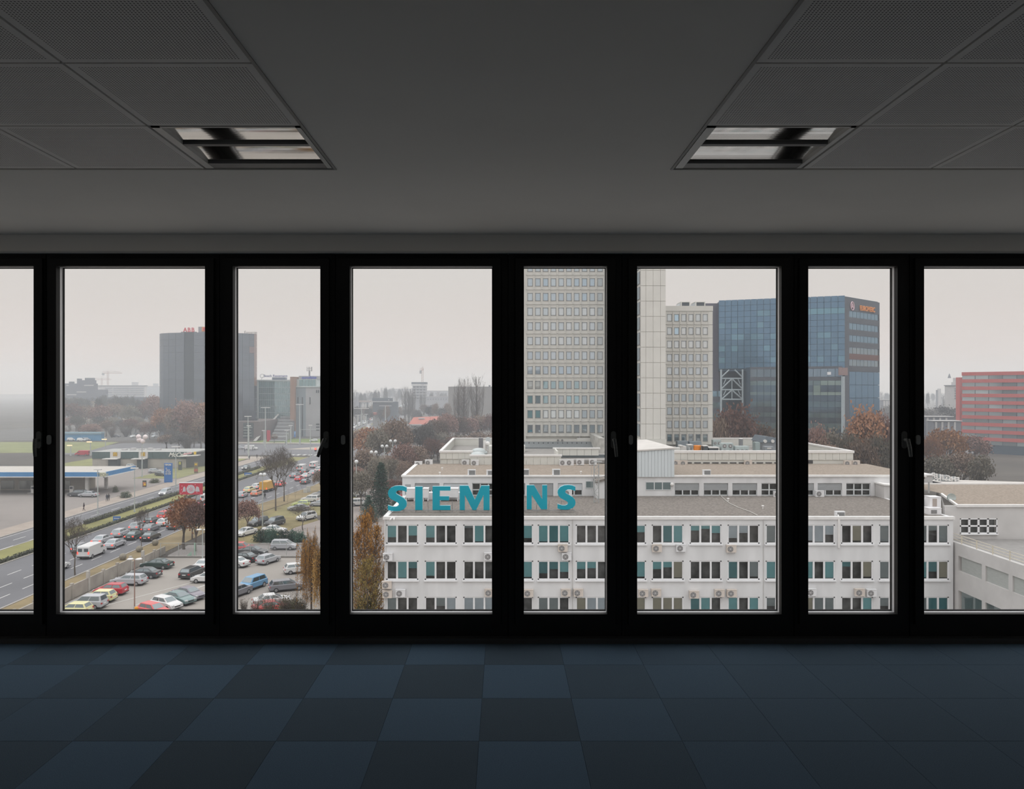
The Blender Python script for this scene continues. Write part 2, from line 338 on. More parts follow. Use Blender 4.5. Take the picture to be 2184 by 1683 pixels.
for n, (a, b_, wide) in enumerate(panes):
    xa, xb = X(a, FY if a > CX else FY+0.095), X(b_, FY+0.095 if b_ > CX else FY)   # the edges one sees: room side or outer gasket
    la = XL if n == 0 else X((panes[n-1][1]+a)/2, FY+0.05); rb = XR if n == len(panes)-1 else X((b_+panes[n+1][0])/2, FY+0.05)
    w = bpy.data.objects.new('window_%d' % (n+1), None); COL.objects.link(w); w.location = ((xa+xb)/2, FY, zbot); ORI[w.name] = Vector(w.location); struct(w)
    s = 0.06                              # sash stile width on the room side
    fr_ = MB(); j0 = 0.003                # fixed outer frame, rebated behind the sash
    for u0, u1 in ((la, xa-0.02), (xb+0.02, rb)): fr_.box(u0, u1, FY+0.047, FY+0.13, zbot-0.03, ztop)
    for u0, u1 in ((la+j0, xa-s), (xb+s, rb-j0)): fr_.box(u0, u1, FY+0.02, FY+0.05, zbot, ztop)
    fr_.box(xa-0.03, xb+0.03, FY+0.047, FY+0.13, zt_+0.02, ztop).box(xa-0.03, xb+0.03, FY+0.047, FY+0.13, zbot-0.03, zb_-0.02)
    fr_.box(xa-s, xb+s, FY+0.02, FY+0.05, zt_+0.055, ztop).box(xa-s, xb+s, FY+0.02, FY+0.05, zbot, zb_-0.075)
    fr_.obj('frame', frame_m, w)
    sa = MB(); zb2, zt2 = zb_-0.07, zt_+0.05; e_ = 0.004
    for (q0, q1, q2, q3) in ((xa-s+e_, xa, zb2, zt2), (xb, xb+s-e_, zb2, zt2), (xa, xb, zb2, zb_), (xa, xb, zt_, zt2)):
        sa.box(q0, q1, FY, FY+0.045, q2, q3)
        # chamfered bead towards the glass
    sa.obj('sash', frame_m, w)
    sp_ = MB(); d0, d1 = FY+0.045, FY+0.08; kk = 0.001
    sp_.box(xa-0.02, xa-kk, d0, d1, zb_, zt_).box(xb+kk, xb+0.02, d0, d1, zb_, zt_).box(xa-0.02, xb+0.02, d0, d1, zb_-0.02, zb_-kk).box(xa-0.02, xb+0.02, d0, d1, zt_+kk, zt_+0.02)
    sp_.obj('glazing_spacer', spacer, w)
    gk = MB(); d0, d1 = FY+0.08, FY+0.095; t_ = 0.004
    gk.box(xa-0.02, xa+t_, d0, d1, zb_-0.02, zt_+0.02).box(xb-t_, xb+0.02, d0, d1, zb_-0.02, zt_+0.02).box(xa, xb, d0, d1, zb_-0.02, zb_+t_+0.002).box(xa, xb, d0, d1, zt_-t_, zt_+0.02)
    gk.obj('gasket', gask, w)
    MB().poly((xa, FY+0.05, zb_), (xb, FY+0.05, zb_), (xb, FY+0.05, zt_), (xa, FY+0.05, zt_)).obj('glass_pane', glass, w)
    # hardware
    if wide:                              # oval cover on the stile
        cx, cz = xa-0.043, Z(938, FY); q = MB(); o_ = [(cx+0.0135*math.cos(u), cz+0.018+0.0135*math.sin(u)) for u in [PI*k/8 for k in range(9)]]
        o_ += [(cx-0.0135*math.cos(u), cz-0.018-0.0135*math.sin(u)) for u in [PI*k/8 for k in range(9)]]
        q.prism(o_, FY-0.012, FY+0.001); q.obj('oval_cover', greyc, w)
    else:
        cx = xb+0.041; tilt = {507: -0.10, 1117: 0.03, 1724: 0.045}.get(int(a), 0.0)
        zc = Z(938, FY); q = MB()
        o_ = [(cx+0.0165*math.cos(u), zc+0.04+0.0165*math.sin(u)) for u in [PI*k/8 for k in range(9)]] + [(cx-0.0165*math.cos(u), zc-0.04-0.0165*math.sin(u)) for u in [PI*k/8 for k in range(9)]]
        q.prism(o_, FY-0.014, FY+0.001); hb = q.obj('handle_plate', greyh, w)
        lv = MB(); z1 = zc+0.008
        lv.cyl((cx, FY-0.012, z1-0.008), (cx, FY-0.05, z1-0.008), 0.011, n=10)
        lx = cx+tilt*0.45; dz = 0.115
        for k in range(6):
            u0, u1 = k/6, (k+1)/6
            c0 = Vector((cx+(lx-cx)*u0, FY-0.05-0.006*math.sin(PI*u0), z1-dz*u0)); c1 = Vector((cx+(lx-cx)*u1, FY-0.05-0.006*math.sin(PI*u1), z1-dz*u1))
            lv.cyl(c0, c1, 0.0125-0.002*u0, 0.0125-0.002*u1, n=10)
        lv.obj('lever', greyh, hb)
# ================================================================ THE WHITE OFFICE BLOCK IN FRONT
render_m = M('white_render', (0.69, 0.69, 0.695), 0.9, var=0.10, scale=0.7, detail=6, stretch=(1, 1, 0.25))
cap_m = M('white_coping', (0.74, 0.725, 0.71), 0.7, var=0.05)
gravel = M('roof_gravel', (0.205, 0.185, 0.168), 0.98, var=0.30, scale=5, detail=8, spec=0.1)
gravel2 = M('tan_roof_gravel', (0.295, 0.25, 0.21), 0.98, var=0.24, scale=5, detail=8, spec=0.1)
felt = M('grey_roof_felt', (0.30, 0.285, 0.27), 0.95, var=0.15, scale=2)
pvc = M('white_window_plastic', (0.76, 0.76, 0.77), 0.45, var=0.02)
room_m = M('dark_office_interior', (0.27, 0.265, 0.265), 0.9, var=0.6, scale=0.9, detail=4)  # uneven tone stands in for trees reflected in the panes
blind_m = M('roller_blind', (1, 1, 1), 0.9, var=0.05, own=True)
opane = CLEAR('office_pane', (0.93, 0.96, 0.96), 1.75)
shut_m = M('grey_shutter', (0.36, 0.375, 0.385), 0.7, var=0.04)
BLIND = {'t': (0.38, 0.72, 0.76), 'd': (0.20, 0.45, 0.49), 'w': (0.78, 0.84, 0.90), 'g': (0.48, 0.53, 0.55), 'b': (0.62, 0.58, 0.48), 'o': (0.42, 0.15, 0.06), 'y': (0.6, 0.36, 0.08)}
Y1, Y2, Y3 = 70.0, 84.0, 97.7
zr1, zr2, zr3 = EYE-11.7, EYE-9.53, EYE-7.92
xe = X(820, Y1); xf = X(2033, Y1)
ob = thing('office_block', 'white three-tiered office block with gravel roofs and turquoise letters on its roof', 'building', (xe, Y1, GZ))
# window openings of the front wall
lefts = [824, 906, 988, 1069, 1147, 1228, 1310, 1390, 1471, 1552, 1633, 1713, 1794, 1875, 1956]
rows = [(1119, 1160), (1196, 1237), (1273, 1314)]
wl = MB()
xs = [(X(l, Y1), X(l+68, Y1)) for l in lefts]
zs = [(Z(b_, Y1), Z(t_, Y1)) for t_, b_ in rows]
top = zr1+0.05
bands = [(zs[0][1], top)]+[(zs[k+1][1], zs[k][0]) for k in range(2)]+[(GZ, zs[2][0])]
for z0, z1 in bands: wl.box(xe, xf, Y1, Y1+0.35, z0, z1)
for z0, z1 in zs:
    ed = [xe]+[v for p in xs for v in p]+[xf]
    for k in range(0, len(ed), 2): wl.box(ed[k], ed[k+1], Y1, Y1+0.35, z0, z1)
wl.box(xe, xe+0.3, Y1+0.35, Y2, GZ, top).box(xf-0.3, xf, Y1+0.35, Y2+13.5, GZ, top)
wl.obj('wall', render_m, ob)
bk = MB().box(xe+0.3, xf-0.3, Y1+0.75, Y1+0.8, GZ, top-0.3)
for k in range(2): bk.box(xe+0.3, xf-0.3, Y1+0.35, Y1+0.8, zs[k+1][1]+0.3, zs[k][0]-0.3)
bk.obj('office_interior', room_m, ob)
pp = M('pale_pipe', (0.50, 0.49, 0.48), 0.7)   # narrow downpipes on the front
for px in (1221, 1628): MB().box(X(px, Y1)-0.03, X(px, Y1)+0.03, Y1-0.05, Y1, Z(1330, Y1), zr1-0.16).obj('downpipe', pp, ob)
MB().box(xe+0.10, xe+0.16, Y1-0.05, Y1, GZ, zr1-0.2).obj('downpipe', pp, ob)
dp = MB().box(X(1786, Y1), X(1790, Y1), Y1-0.16, Y1, Z(1168, Y1), Z(1104, Y1)).cyl((X(1788, Y1), Y1-0.1, Z(1103, Y1)), (X(1793, Y1), Y1+0.6, zr1+0.2), 0.06).obj('downpipe', cap_m, ob)
MB().box(xe-0.12, xf+0.1, Y1-0.12, Y1+0.28, zr1-0.16, zr1+0.10).box(xe-0.12, xe+0.28, Y1+0.28, Y2-0.1, zr1-0.16, zr1+0.10).obj('roof_edge', cap_m, ob)
MB().box(xe+0.25, xf-0.1, Y1+0.25, Y2+0.1, zr1-0.3, zr1+0.02).obj('gravel_roof', gravel, ob)
# three-sash windows
ww, wh = 68/F*Y1, 41/F*Y1
fw = 0.11
fm = MB()
fm.box(0, ww, 0.04, 0.16, 0, fw).box(0, ww, 0.04, 0.16, wh-fw, wh)
sx3 = (0, ww/3-fw*0.2, ww*2/3+fw*0.2-fw*0.0, ww)
mul = [0, ww*0.335, ww*0.665, ww]
fm.box(0, fw, 0.04, 0.16, 0, wh).box(ww-fw, ww, 0.04, 0.16, 0, wh)
for q in mul[1:3]: fm.box(q-fw*0.75, q+fw*0.75, 0.03, 0.16, 0, wh)
fm.box(-0.08, ww+0.08, -0.16, 0.06, -0.13, -0.02)
fme = fm.mesh('window', pvc)
cells = [(fw, mul[1]-fw*0.75), (mul[1]+fw*0.75, mul[2]-fw*0.75), (mul[2]+fw*0.75, ww-fw)]
pme_ = []
for a, b_ in cells: pme_.append(MB().poly((a, 0.10, fw), (b_, 0.10, fw), (b_, 0.10, wh-fw), (a, 0.10, wh-fw)).mesh('pane', opane))
BL = [  # blinds of the three rows: kind + how far down, per sash
 ['t.7 - t.6','t.72 - -','g.15 t.95 -','- - t.75','t.95 d.95 t.95','- - -','d.6 g.5 t.4','- d.97 t.97','t.3 t.2 t.45','w.75 w.45 -','g.97 g.9 g.5','w.9 w.97 w.55','- b.9 -','g.95 g.8 g.9','g.9 g.3 g.97'],
 ['- t.97 d.4','t.85 - -','- - -','- t.9 t.92','d.7 d.45 t.62','t.45 t.4 -','- t.9 t.9','t.45 t.35 b.95','- - -','d.97 - g.9','t.97 t.97 g.5','t.97 - t.97','d.3 - b.9','g.97 g.97 g.9','t.95 d.6 b.95'],
 ['g.95 - -','- g.5 w.8','w.95 w.9 w.85','- - -','g.9 g.95 -','b.9 w.95 w.9','b.97 b.97 b.95','b.97 b.97 b.97','d.9 t.9 -','t.97 - t.97','g.5 - g.9','b.9 g.97 g.9','- - t.97','g.5 g.9 -','g.95 d.97 d.97']]
for r in range(3):
    for n, (xa, xb) in enumerate(xs):
        w = inst('window', fme, ob, (xa, Y1, zs[r][0]))
        for k, spec_ in enumerate(BL[r][n].split()):
            if spec_[0] != '-':
                a, b_ = cells[k]; f_ = float(spec_[1:]); z0 = wh-fw-(wh-2*fw)*f_
                o = MB().box(a, b_, 0.15, 0.17, z0, wh-fw).mesh('blind', blind_m)
                q = bpy.data.objects.new('blind', o); COL.objects.link(q); q.parent = w; q.color = BLIND[spec_[0]]+(1,)
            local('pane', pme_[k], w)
rs = random.Random(3)
for n in (6, 7, 8, 10, 12):               # pot plants and things on the sills, one each
    pass
# ---- second tier
lx2 = X(858, Y2); rx2 = X(1920, Y2)
wz0, wz1 = Z(1057.5, Y2), Z(1030.5, Y2)
op2 = [(885, 937), (946, 998), (1007, 1059), (1068, 1120), (1129, 1180), (1190, 1242), (1439, 1491), (1501, 1553), (1562, 1615), (1624, 1676), (1685, 1736), (1744, 1796), (1805, 1857), (1866, 1916)]
small = [(864, 876, 1042, 1055), (1250, 1264, 1027, 1040), (1378, 1430, 1029, 1044)]
t2 = MB()
t2.box(lx2, rx2, Y2, Y2+0.3, wz1, zr2)
ed = [lx2]; 
for a, b_ in op2: ed += [X(a, Y2), X(b_, Y2)]
ed.append(rx2)
for k in range(0, len(ed), 2): t2.box(ed[k], ed[k+1], Y2, Y2+0.3, zr1-0.2, wz1)
t2.box(lx2, lx2+0.3, Y2+0.3, Y3, zr1-0.2, zr2-0.01)
t2.obj('upper_wall', render_m, ob)
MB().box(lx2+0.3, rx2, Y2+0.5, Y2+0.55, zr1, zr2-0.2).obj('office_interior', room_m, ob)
MB().box(lx2-0.12, X(1975, Y2), Y2-0.15, Y2+0.25, zr2-0.06, zr2+0.12).box(lx2-0.12, lx2+0.3, Y2+0.25, Y3-0.1, zr2-0.06, zr2+0.12).obj('roof_edge', cap_m, ob)
MB().box(lx2+0.2, X(1975, Y2), Y2+0.2, Y3+0.2, zr2-0.3, zr2+0.03).obj('gravel_roof', gravel2, ob)
MB().box(X(1500, Y2), X(1960, Y2), Y2-0.1, Y2+0.12, zr2+0.1, zr2+0.16).obj('roof_edge', cap_m, ob)
kind2 = {0: 'g', 1: 'w', 2: 'g2', 3: 'g', 4: 'g3', 5: 'w', 6: 'g', 7: 'g', 8: 'g', 9: 'g2', 10: 'g', 11: 'g', 12: 'g2', 13: 'g2'}
for n, (a, b_) in enumerate(op2):
    xa, xb = X(a, Y2), X(b_, Y2); hh = wz1-wz0; zm = wz0+hh*0.46; fr2 = MB(); f2 = 0.07
    fr2.box(xa, xb, Y2+0.14, Y2+0.22, wz0-0.3, wz0+0.1).box(xa, xb, Y2+0.14, Y2+0.22, zm-0.06, zm+0.06).box(xa, xb, Y2+0.14, Y2+0.22, wz1-0.1, wz1)
    for u in (0, 0.333, 0.667, 1): c_ = xa+(xb-xa)*u; fr2.box(max(xa, c_-f2), min(xb, c_+f2), Y2+0.13, Y2+0.22, wz0, zm if kind2[n] not in ('g2',) else wz1)
    w = fr2.obj('clerestory_window', M('grey_white_frame', (0.60, 0.62, 0.63), 0.5, var=0.02), ob)
    kd = kind2[n]
    if kd != 'g2':
        lo = {'g': 0.47, 'w': 0.05 if n == 1 else 0.45, 'g3': 0.0}[kd]
        s2 = MB(); zz = wz0+hh*lo
        k = 0
        while zz+0.001 < wz1-0.08:
            s2.box(xa+0.02, xb-0.02, Y2+0.09, Y2+0.125, zz, min(wz1-0.08, zz+0.10)); zz += 0.108; k += 1
        s2.obj('roller_shutter', shut_m if kd != 'w' else M('white_shutter', (0.60, 0.63, 0.66), 0.7, var=0.03), w)
    for k in range(3):
        a2 = xa+(xb-xa)*k/3; b2 = xa+(xb-xa)*(k+1)/3
        MB().poly((a2, Y2+0.18, wz0), (b2, Y2+0.18, wz0), (b2, Y2+0.18, wz1), (a2, Y2+0.18, wz1)).obj('pane', opane, w)
for a, b_, t_, bt in small:
    xa, xb = X(a, Y2), X(b_, Y2); z0, z1 = Z(bt, Y2), Z(t_, Y2); q = MB()
    q.box(xa-0.06, xb+0.06, Y2-0.05, Y2+0.01, z0-0.08, z0).box(xa-0.06, xb+0.06, Y2-0.05, Y2+0.01, z1, z1+0.06).box(xa-0.06, xa, Y2-0.05, Y2+0.01, z0, z1).box(xb, xb+0.06, Y2-0.05, Y2+0.01, z0, z1)
    n3 = 3 if b_-a > 30 else 1
    for k in range(1, n3): c_ = xa+(xb-xa)*k/n3; q.box(c_-0.05, c_+0.05, Y2-0.05, Y2+0.01, z0, z1)
    w = q.obj('small_window', M('grey_white_frame', (0.6, 0.62, 0.63)), ob)
    MB().box(xa, xb, Y2-0.03, Y2-0.01, z0, z1).obj('pane', COAT('dark_pane', 0.18, (0.8, 0.9, 0.92), 0.05), w, color=(0.10, 0.15, 0.16))
MB().box(X(864, Y2), X(876, Y2), Y2-0.04, Y2, Z(1041, Y2), Z(1033, Y2)).obj('panel', shut_m, ob)
# stair-head bump at the mast with its own little sloping roof
MB().prism([(X(1272, 82), zr1), (X(1300, 82), zr1), (X(1300, 82), Z(1021, 82)), (X(1272, 82), Z(1029, 82))], 82, 84).obj('wall_block', render_m, ob)
MB().prism([(X(1270, 82), Z(1030, 82)), (X(1300, 82), Z(1021.5, 82)), (X(1300, 82), Z(1018, 82)), (X(1270, 82), Z(1026, 82))], 81.8, 84.6).obj('block_roof', gravel, ob)
# pale sheet-metal plant room
sm = M('pale_blue_sheet_metal', (0.60, 0.645, 0.665), 0.5, var=0.06, scale=1.2, stretch=(6, 1, 0.15))
za0, zb0 = Z(963, Y2), Z(956.5, Y2)
xa, xb = X(1340, Y2), X(1437.5, Y2)
n = 14
for k in range(n):                        # standing-seam sheets
    a = xa+(xb-xa)*k/n; b_ = xa+(xb-xa)*(k+1)/n; f0, f1 = k/n, (k+1)/n
    MB().prism([(a+0.01, zr2-0.05), (b_-0.01, zr2-0.05), (b_-0.01, za0+(zb0-za0)*f1), (a+0.01, za0+(zb0-za0)*f0)], Y2-0.2, Y2-0.12).obj('metal_sheet', sm, ob)
pr = MB().prism([(xa, zr2), (xb, zr2), (xb, zb0-0.02), (xa, za0-0.02)], Y2-0.13, Y2+10); pr.obj('plant_room', sm, ob)
MB().poly((xa-0.1, Y2-0.3, za0+0.12), (xb+0.1, Y2-0.3, zb0+0.12), (xb+0.1-1.2, Y2+10.5, zb0+0.3), (xa-0.1, Y2+10.5, za0+0.3)).poly((xa-0.1, Y2-0.3, za0-0.03), (xb+0.1, Y2-0.3, zb0-0.03), (xb+0.1, Y2-0.3, zb0+0.12), (xa-0.1, Y2-0.3, za0+0.12)).obj('plant_room_roof', M('pale_metal_roof', (0.60, 0.57, 0.54), 0.7, var=0.08, scale=0.6), ob)
# ---- third tier: parapet walls around a sunken roof
pan = M('cream_wall_panel', (0.63, 0.625, 0.585), 0.85, var=0.04, scale=1)
Yb3 = 123.5; zin = zr3-1.15
zlow = Z(971, 96.6)
p3 = MB()
p3.obj if False else None
def panels(x0, x1, y, z0, z1, n, thick=0.25):
    for k in range(n):
        a = x0+(x1-x0)*k/n; b_ = x0+(x1-x0)*(k+1)/n
        MB().box(a+0.015, b_-0.015, y, y+thick, z0, z1).obj('wall_panel', pan, ob)
x0, x1 = X(938, Y3), X(1005, Y3)
panels(x0, x1, Y3, Z(979, Y3), Z(965, Y3), 5); panels(x0+0.15, x1, Y3+0.12, zr2-0.1, Z(979.5, Y3), 5)
panels(X(1003, 96.6), X(1197, 96.6), 96.6, zr2-0.1, Z(973, 96.6), 13)
panels(X(1184, 101), X(1277, 101), 101, Z(971.5, 101), Z(957.5, 101), 6)
rx3 = X(1820, Y3)
panels(X(1437, Y3), rx3, Y3, Z(981, Y3), Z(966, Y3), 26)
MB().box(X(1184, 101)-0.3, X(1300, 101), 101.6, 102, zr2, Z(971, 101)).obj('dark_glazing', COAT('dark_glass', 0.25, (0.6, 0.7, 0.75), 0.08, own=False, base=(0.06, 0.07, 0.08)), ob)
cp = MB()
cp.box(x0-0.1, x1+0.2, Y3-0.1, Y3+0.5, Z(965, Y3)-0.02, zr3+0.1)
cp.box(x0-0.1, x0+0.3, Y3+0.5, Yb3, zr3-0.1, zr3+0.1)
cp.box(X(1003, 96.6)-0.1, X(1197, 96.6)+0.1, 96.5, 97, Z(973.5, 96.6), Z(970, 96.6))
cp.box(X(1184, 101)-0.3, X(1277, 101)+0.2, 100.9, 101.4, Z(957.8, 101), Z(955, 101))
cp.box(X(1436, Y3), rx3+0.1, Y3-0.1, Y3+0.5, Z(966, Y3)-0.02, zr3+0.1)
cp.box(x0-0.1, rx3+0.1, Yb3, Yb3+0.3, zr3-0.1, zr3+0.1)
cp.box(rx3-0.3, rx3+0.1, Y3+0.5, Yb3, zr3-0.1, zr3+0.1)
cp.obj('coping', cap_m, ob)
ip = MB()
ip.box(x0+0.01, x0+0.2, Y3+0.25, Yb3, zr2, zr3-0.05).box(rx3-0.2, rx3-0.01, Y3+0.31, Yb3, zr2, zr3-0.05).box(x0, rx3, Yb3+0.05, Yb3+0.25, GZ, zr3-0.05)
ip.box(X(1184, 101)-0.1, X(1184, 101)+0.1, 96.8, 101.2, zr2, Z(957, 101))
ip.obj('parapet_wall', pan, ob)
MB().box(x0+0.2, rx3-0.2, Y3+0.5, Yb3, zin-0.4, zin).obj('felt_roof', felt, ob)
sl = MB(); k = 0                          # slot windows under the parapet band
MB().box(X(1437, Y3)+0.1, rx3-0.2, Y3+0.1, Y3+0.3, zr2-0.1, Z(981.2, Y3)).obj('lower_wall', pan, ob)
for px in range(1440, 1700, 19):
    a, b_ = X(px+3, Y3), X(px+17, Y3)
    MB().box(a, b_, Y3+0.04, Y3+0.13, Z(988.5, Y3), Z(986.3, Y3)).obj('slot_window', COAT('slot_glass', 0.1, (0.5, 0.6, 0.65), 0.1, own=False, base=(0.05, 0.045, 0.05)), ob)
MB().box(X(1724, Y3), X(1734, Y3), Y3+0.04, Y3+0.13, Z(988.5, Y3), Z(981.8, Y3)).obj('slot_window', MATS['slot_glass'], ob)
# inside the sunken roof: a metal-clad step in front of the tower and low upstands
ds = M('dark_roof_sheet', (0.20, 0.215, 0.22), 0.6, var=0.1, stretch=(8, 1, 1))
st = MB(); 
st.poly((X(1100, 117), 117, Z(954, 117)), (X(1272, 117), 117, Z(954, 117)), (X(1272, 120.6), 120.6, Z(942, 120.6)), (X(1100, 120.6), 120.6, Z(942, 120.6)))
st.box(X(1100, 117), X(1272, 117), 117, 117.2, zin-0.1, Z(954, 117)).obj('sheet_roof', ds, ob)
cl = MB()
for k in range(15):
    px = 1118+k*10.2; cl.box(X(px, 119.5)-0.05, X(px, 119.5)+0.05, 119.3, 119.5, Z(946, 119.5), Z(943.5, 119.5))
cl.obj('snow_guard', M('dark_clip', (0.08, 0.08, 0.09)), ob)
ub = MB().box(X(1042, 110), X(1120, 110), 110, 113, zin, zin+0.9); ub.obj('roof_upstand', pan, ob)

# ---- the roof letters
teal = M('turquoise_letter_face', (0.0, 0.30, 0.40), 0.6, var=0.03, scale=0.5)
edge = M('pale_letter_edge', (0.35, 0.55, 0.6), 0.5, var=0.02)
YL = 72.6
sg = thing('roof_sign', 'large turquoise letters reading SIEMENS standing along the front edge of the gravel roof', 'sign', (X(1027, YL), YL, zr1))
def polyS(w, h):                          # a heavy humanist S from an inner and an outer outline
    out = [(0.98,0.93),(0.80,0.985),(0.60,1.0),(0.38,0.985),(0.18,0.92),(0.06,0.81),(0.03,0.70),(0.07,0.58),(0.18,0.48),(0.36,0.405),(0.52,0.345),(0.59,0.285),(0.56,0.215),(0.44,0.175),(0.26,0.18),(0.10,0.215),(0.03,0.235),
           (0.03,0.055),(0.20,0.012),(0.42,0.0),(0.64,0.012),(0.84,0.075),(0.96,0.18),(0.99,0.30),(0.95,0.415),(0.84,0.51),(0.66,0.59),(0.50,0.655),(0.43,0.715),(0.46,0.775),(0.56,0.815),(0.72,0.815),(0.88,0.785),(0.98,0.755)]
    return [(a*w, b*h) for a, b in out]
def letter(pts, px0, px1, py0, py1, holes=False):
    x0, x1, z0, z1 = X(px0, YL), X(px1, YL), Z(py1, YL), Z(py0, YL); w, h = x1-x0, z1-z0
    pl = polyS(w, h) if pts == 'S' else [(a*w, b*h) for a, b in pts]
    bm = bmesh.new(); vs = [bm.verts.new((x0+a, YL, z0+b)) for a, b in pl]; f = bm.faces.new(vs)
    ex = bmesh.ops.extrude_face_region(bm, geom=[f]); bmesh.ops.translate(bm, vec=(0, 0.35, 0), verts=[v for v in ex['geom'] if isinstance(v, bmesh.types.BMVert)])
    bmesh.ops.recalc_face_normals(bm, faces=bm.faces[:])
    for v in bm.verts: v.co -= ORI[sg.name]
    me = bpy.data.meshes.new('letter'); me.materials.append(teal); me.materials.append(edge)
    bm.normal_update()
    for q in bm.faces: q.material_index = 0 if abs(q.normal.y) > 0.7 else 1
    bm.to_mesh(me); bm.free()
    o = bpy.data.objects.new('letter', me); COL.objects.link(o); o.parent = sg
EE = [(0,0),(1,0),(1,.19),(.40,.19),(.40,.41),(.93,.41),(.93,.58),(.40,.58),(.40,.82),(1,.82),(1,1),(0,1)]
MM = [(0,0),(.17,0),(.17,.62),(.43,0),(.55,0),(.80,.62),(.80,0),(1,0),(1,1),(.72,1),(.51,.42),(.29,1),(0,1)]
NN = [(0,0),(.24,0),(.24,.60),(.70,0),(1,0),(1,1),(.76,1),(.76,.42),(.36,1),(0,1)]
letter('S', 826, 868, 1036, 1090.5); letter([(0,0),(1,0),(1,1),(0,1)], 885.5, 901, 1038, 1088)
letter(EE, 922.5, 960.5, 1037.5, 1088); letter(MM, 980.5, 1044, 1036, 1088); letter(EE, 1064, 1102, 1036, 1087)
letter(NN, 1123.5, 1167, 1035, 1086.5); letter('S', 1188, 1228, 1034.5, 1087.5)
rl = MB(); zb = Z(1089, YL)
rl.box(X(828, YL), X(1226, YL), YL+0.12, YL+0.2, zb-0.02, zb+0.06)
rl.obj('rail', M('grey_steel', (0.30, 0.30, 0.30), 0.6), sg)
for px in range(834, 1230, 26):
    MB().cyl((X(px, YL), YL+0.16, zb), (X(px, YL), YL+0.16, zr1+0.02), 0.025, n=5).cyl((X(px, YL), YL+0.2, zb+0.9), (X(px, YL)-0.05, YL+1.1, zr1+0.02), 0.02, n=5).obj('strut', MATS['grey_steel'], sg)
wr = MB()
for dy in (-1.2, -0.6): wr.box(X(826, YL), X(1226, YL), YL+dy, YL+dy+0.03, zr1+0.05, zr1+0.09)
tag(wr.obj('roof_cable', M('pale_cable', (0.45, 0.43, 0.40), 0.7)), 'pair of thin conduits lying on the gravel in front of the turquoise letters', 'conduit')

# ---- outdoor air-conditioning units
ac_case = M('air_conditioner_casing', (1, 1, 1), 0.6, var=0.05, own=True)
ac_dark = M('fan_grille', (0.23, 0.225, 0.225), 0.7, var=0.15, scale=20)
ac_hub = M('fan_hub', (0.5, 0.49, 0.49), 0.6)
def ac_meshes(w=0.86, h=0.64, d=0.32):
    a = MB().box(0, w, -d, 0, 0, h).box(-0.02, w+0.02, -d-0.02, 0.01, h, h+0.03)
    c_ = MB(); 
    cx, cz, r = w*0.37, h*0.5, h*0.41
    c_.cyl((cx, -d-0.02, cz), (cx, -d+0.01, cz), r, n=16)
    hb = MB().cyl((cx, -d-0.035, cz), (cx, -d-0.01, cz), r*0.25, n=10)
    for k in range(6): hb.cyl((cx, -d-0.028, cz), (cx+r*0.95*math.cos(k*PI/3), -d-0.028, cz+r*0.95*math.sin(k*PI/3)), 0.012, n=4)
    br = MB().box(w*0.12, w*0.18, -d, 0.05, -0.05, 0).box(w*0.82, w*0.88, -d, 0.05, -0.05, 0)
    return a.mesh('casing', ac_case), c_.mesh('fan_grille', ac_dark), hb.mesh('fan_hub', ac_hub), br.mesh('bracket', MATS['grey_steel'])
ACM = ac_meshes(); ACS = ac_meshes(0.95, 0.68, 0.36)
ACCOL = {'w': (0.72, 0.72, 0.73), 'b': (0.62, 0.555, 0.50), 'g': (0.5, 0.5, 0.5)}
def ac(px, py, y, col, label, ms=None, sc=1.0, grp='wall air conditioners', grille=False, w=0.86, h=0.64):
    ms = ms or ACM
    o = thing('air_conditioner', label, 'air conditioner', (X(px, y)-w*sc/2, y-0.05 if not grille else y, Z(py, y)-h*sc/2), 0, grp)
    o.scale = (sc, sc, sc)
    local('casing', ms[0], o, ACCOL[col])
    if not grille: f_ = local('fan_grille', ms[1], o); local('fan_hub', ms[2], f_)
    else: local('fin_grille', grille_me, o)
    local('bracket', ms[3], o)
gm = MB().box(0.16, 0.82, -0.345, -0.32, 0.06, 0.58)
for k in range(5): gm.box(0.17+k*0.13, 0.19+k*0.13, -0.36, -0.345, 0.06, 0.58)
grille_me = gm.mesh('fin_grille', M('fin_grille_dark', (0.22, 0.22, 0.22), 0.6, var=0.2, scale=15))
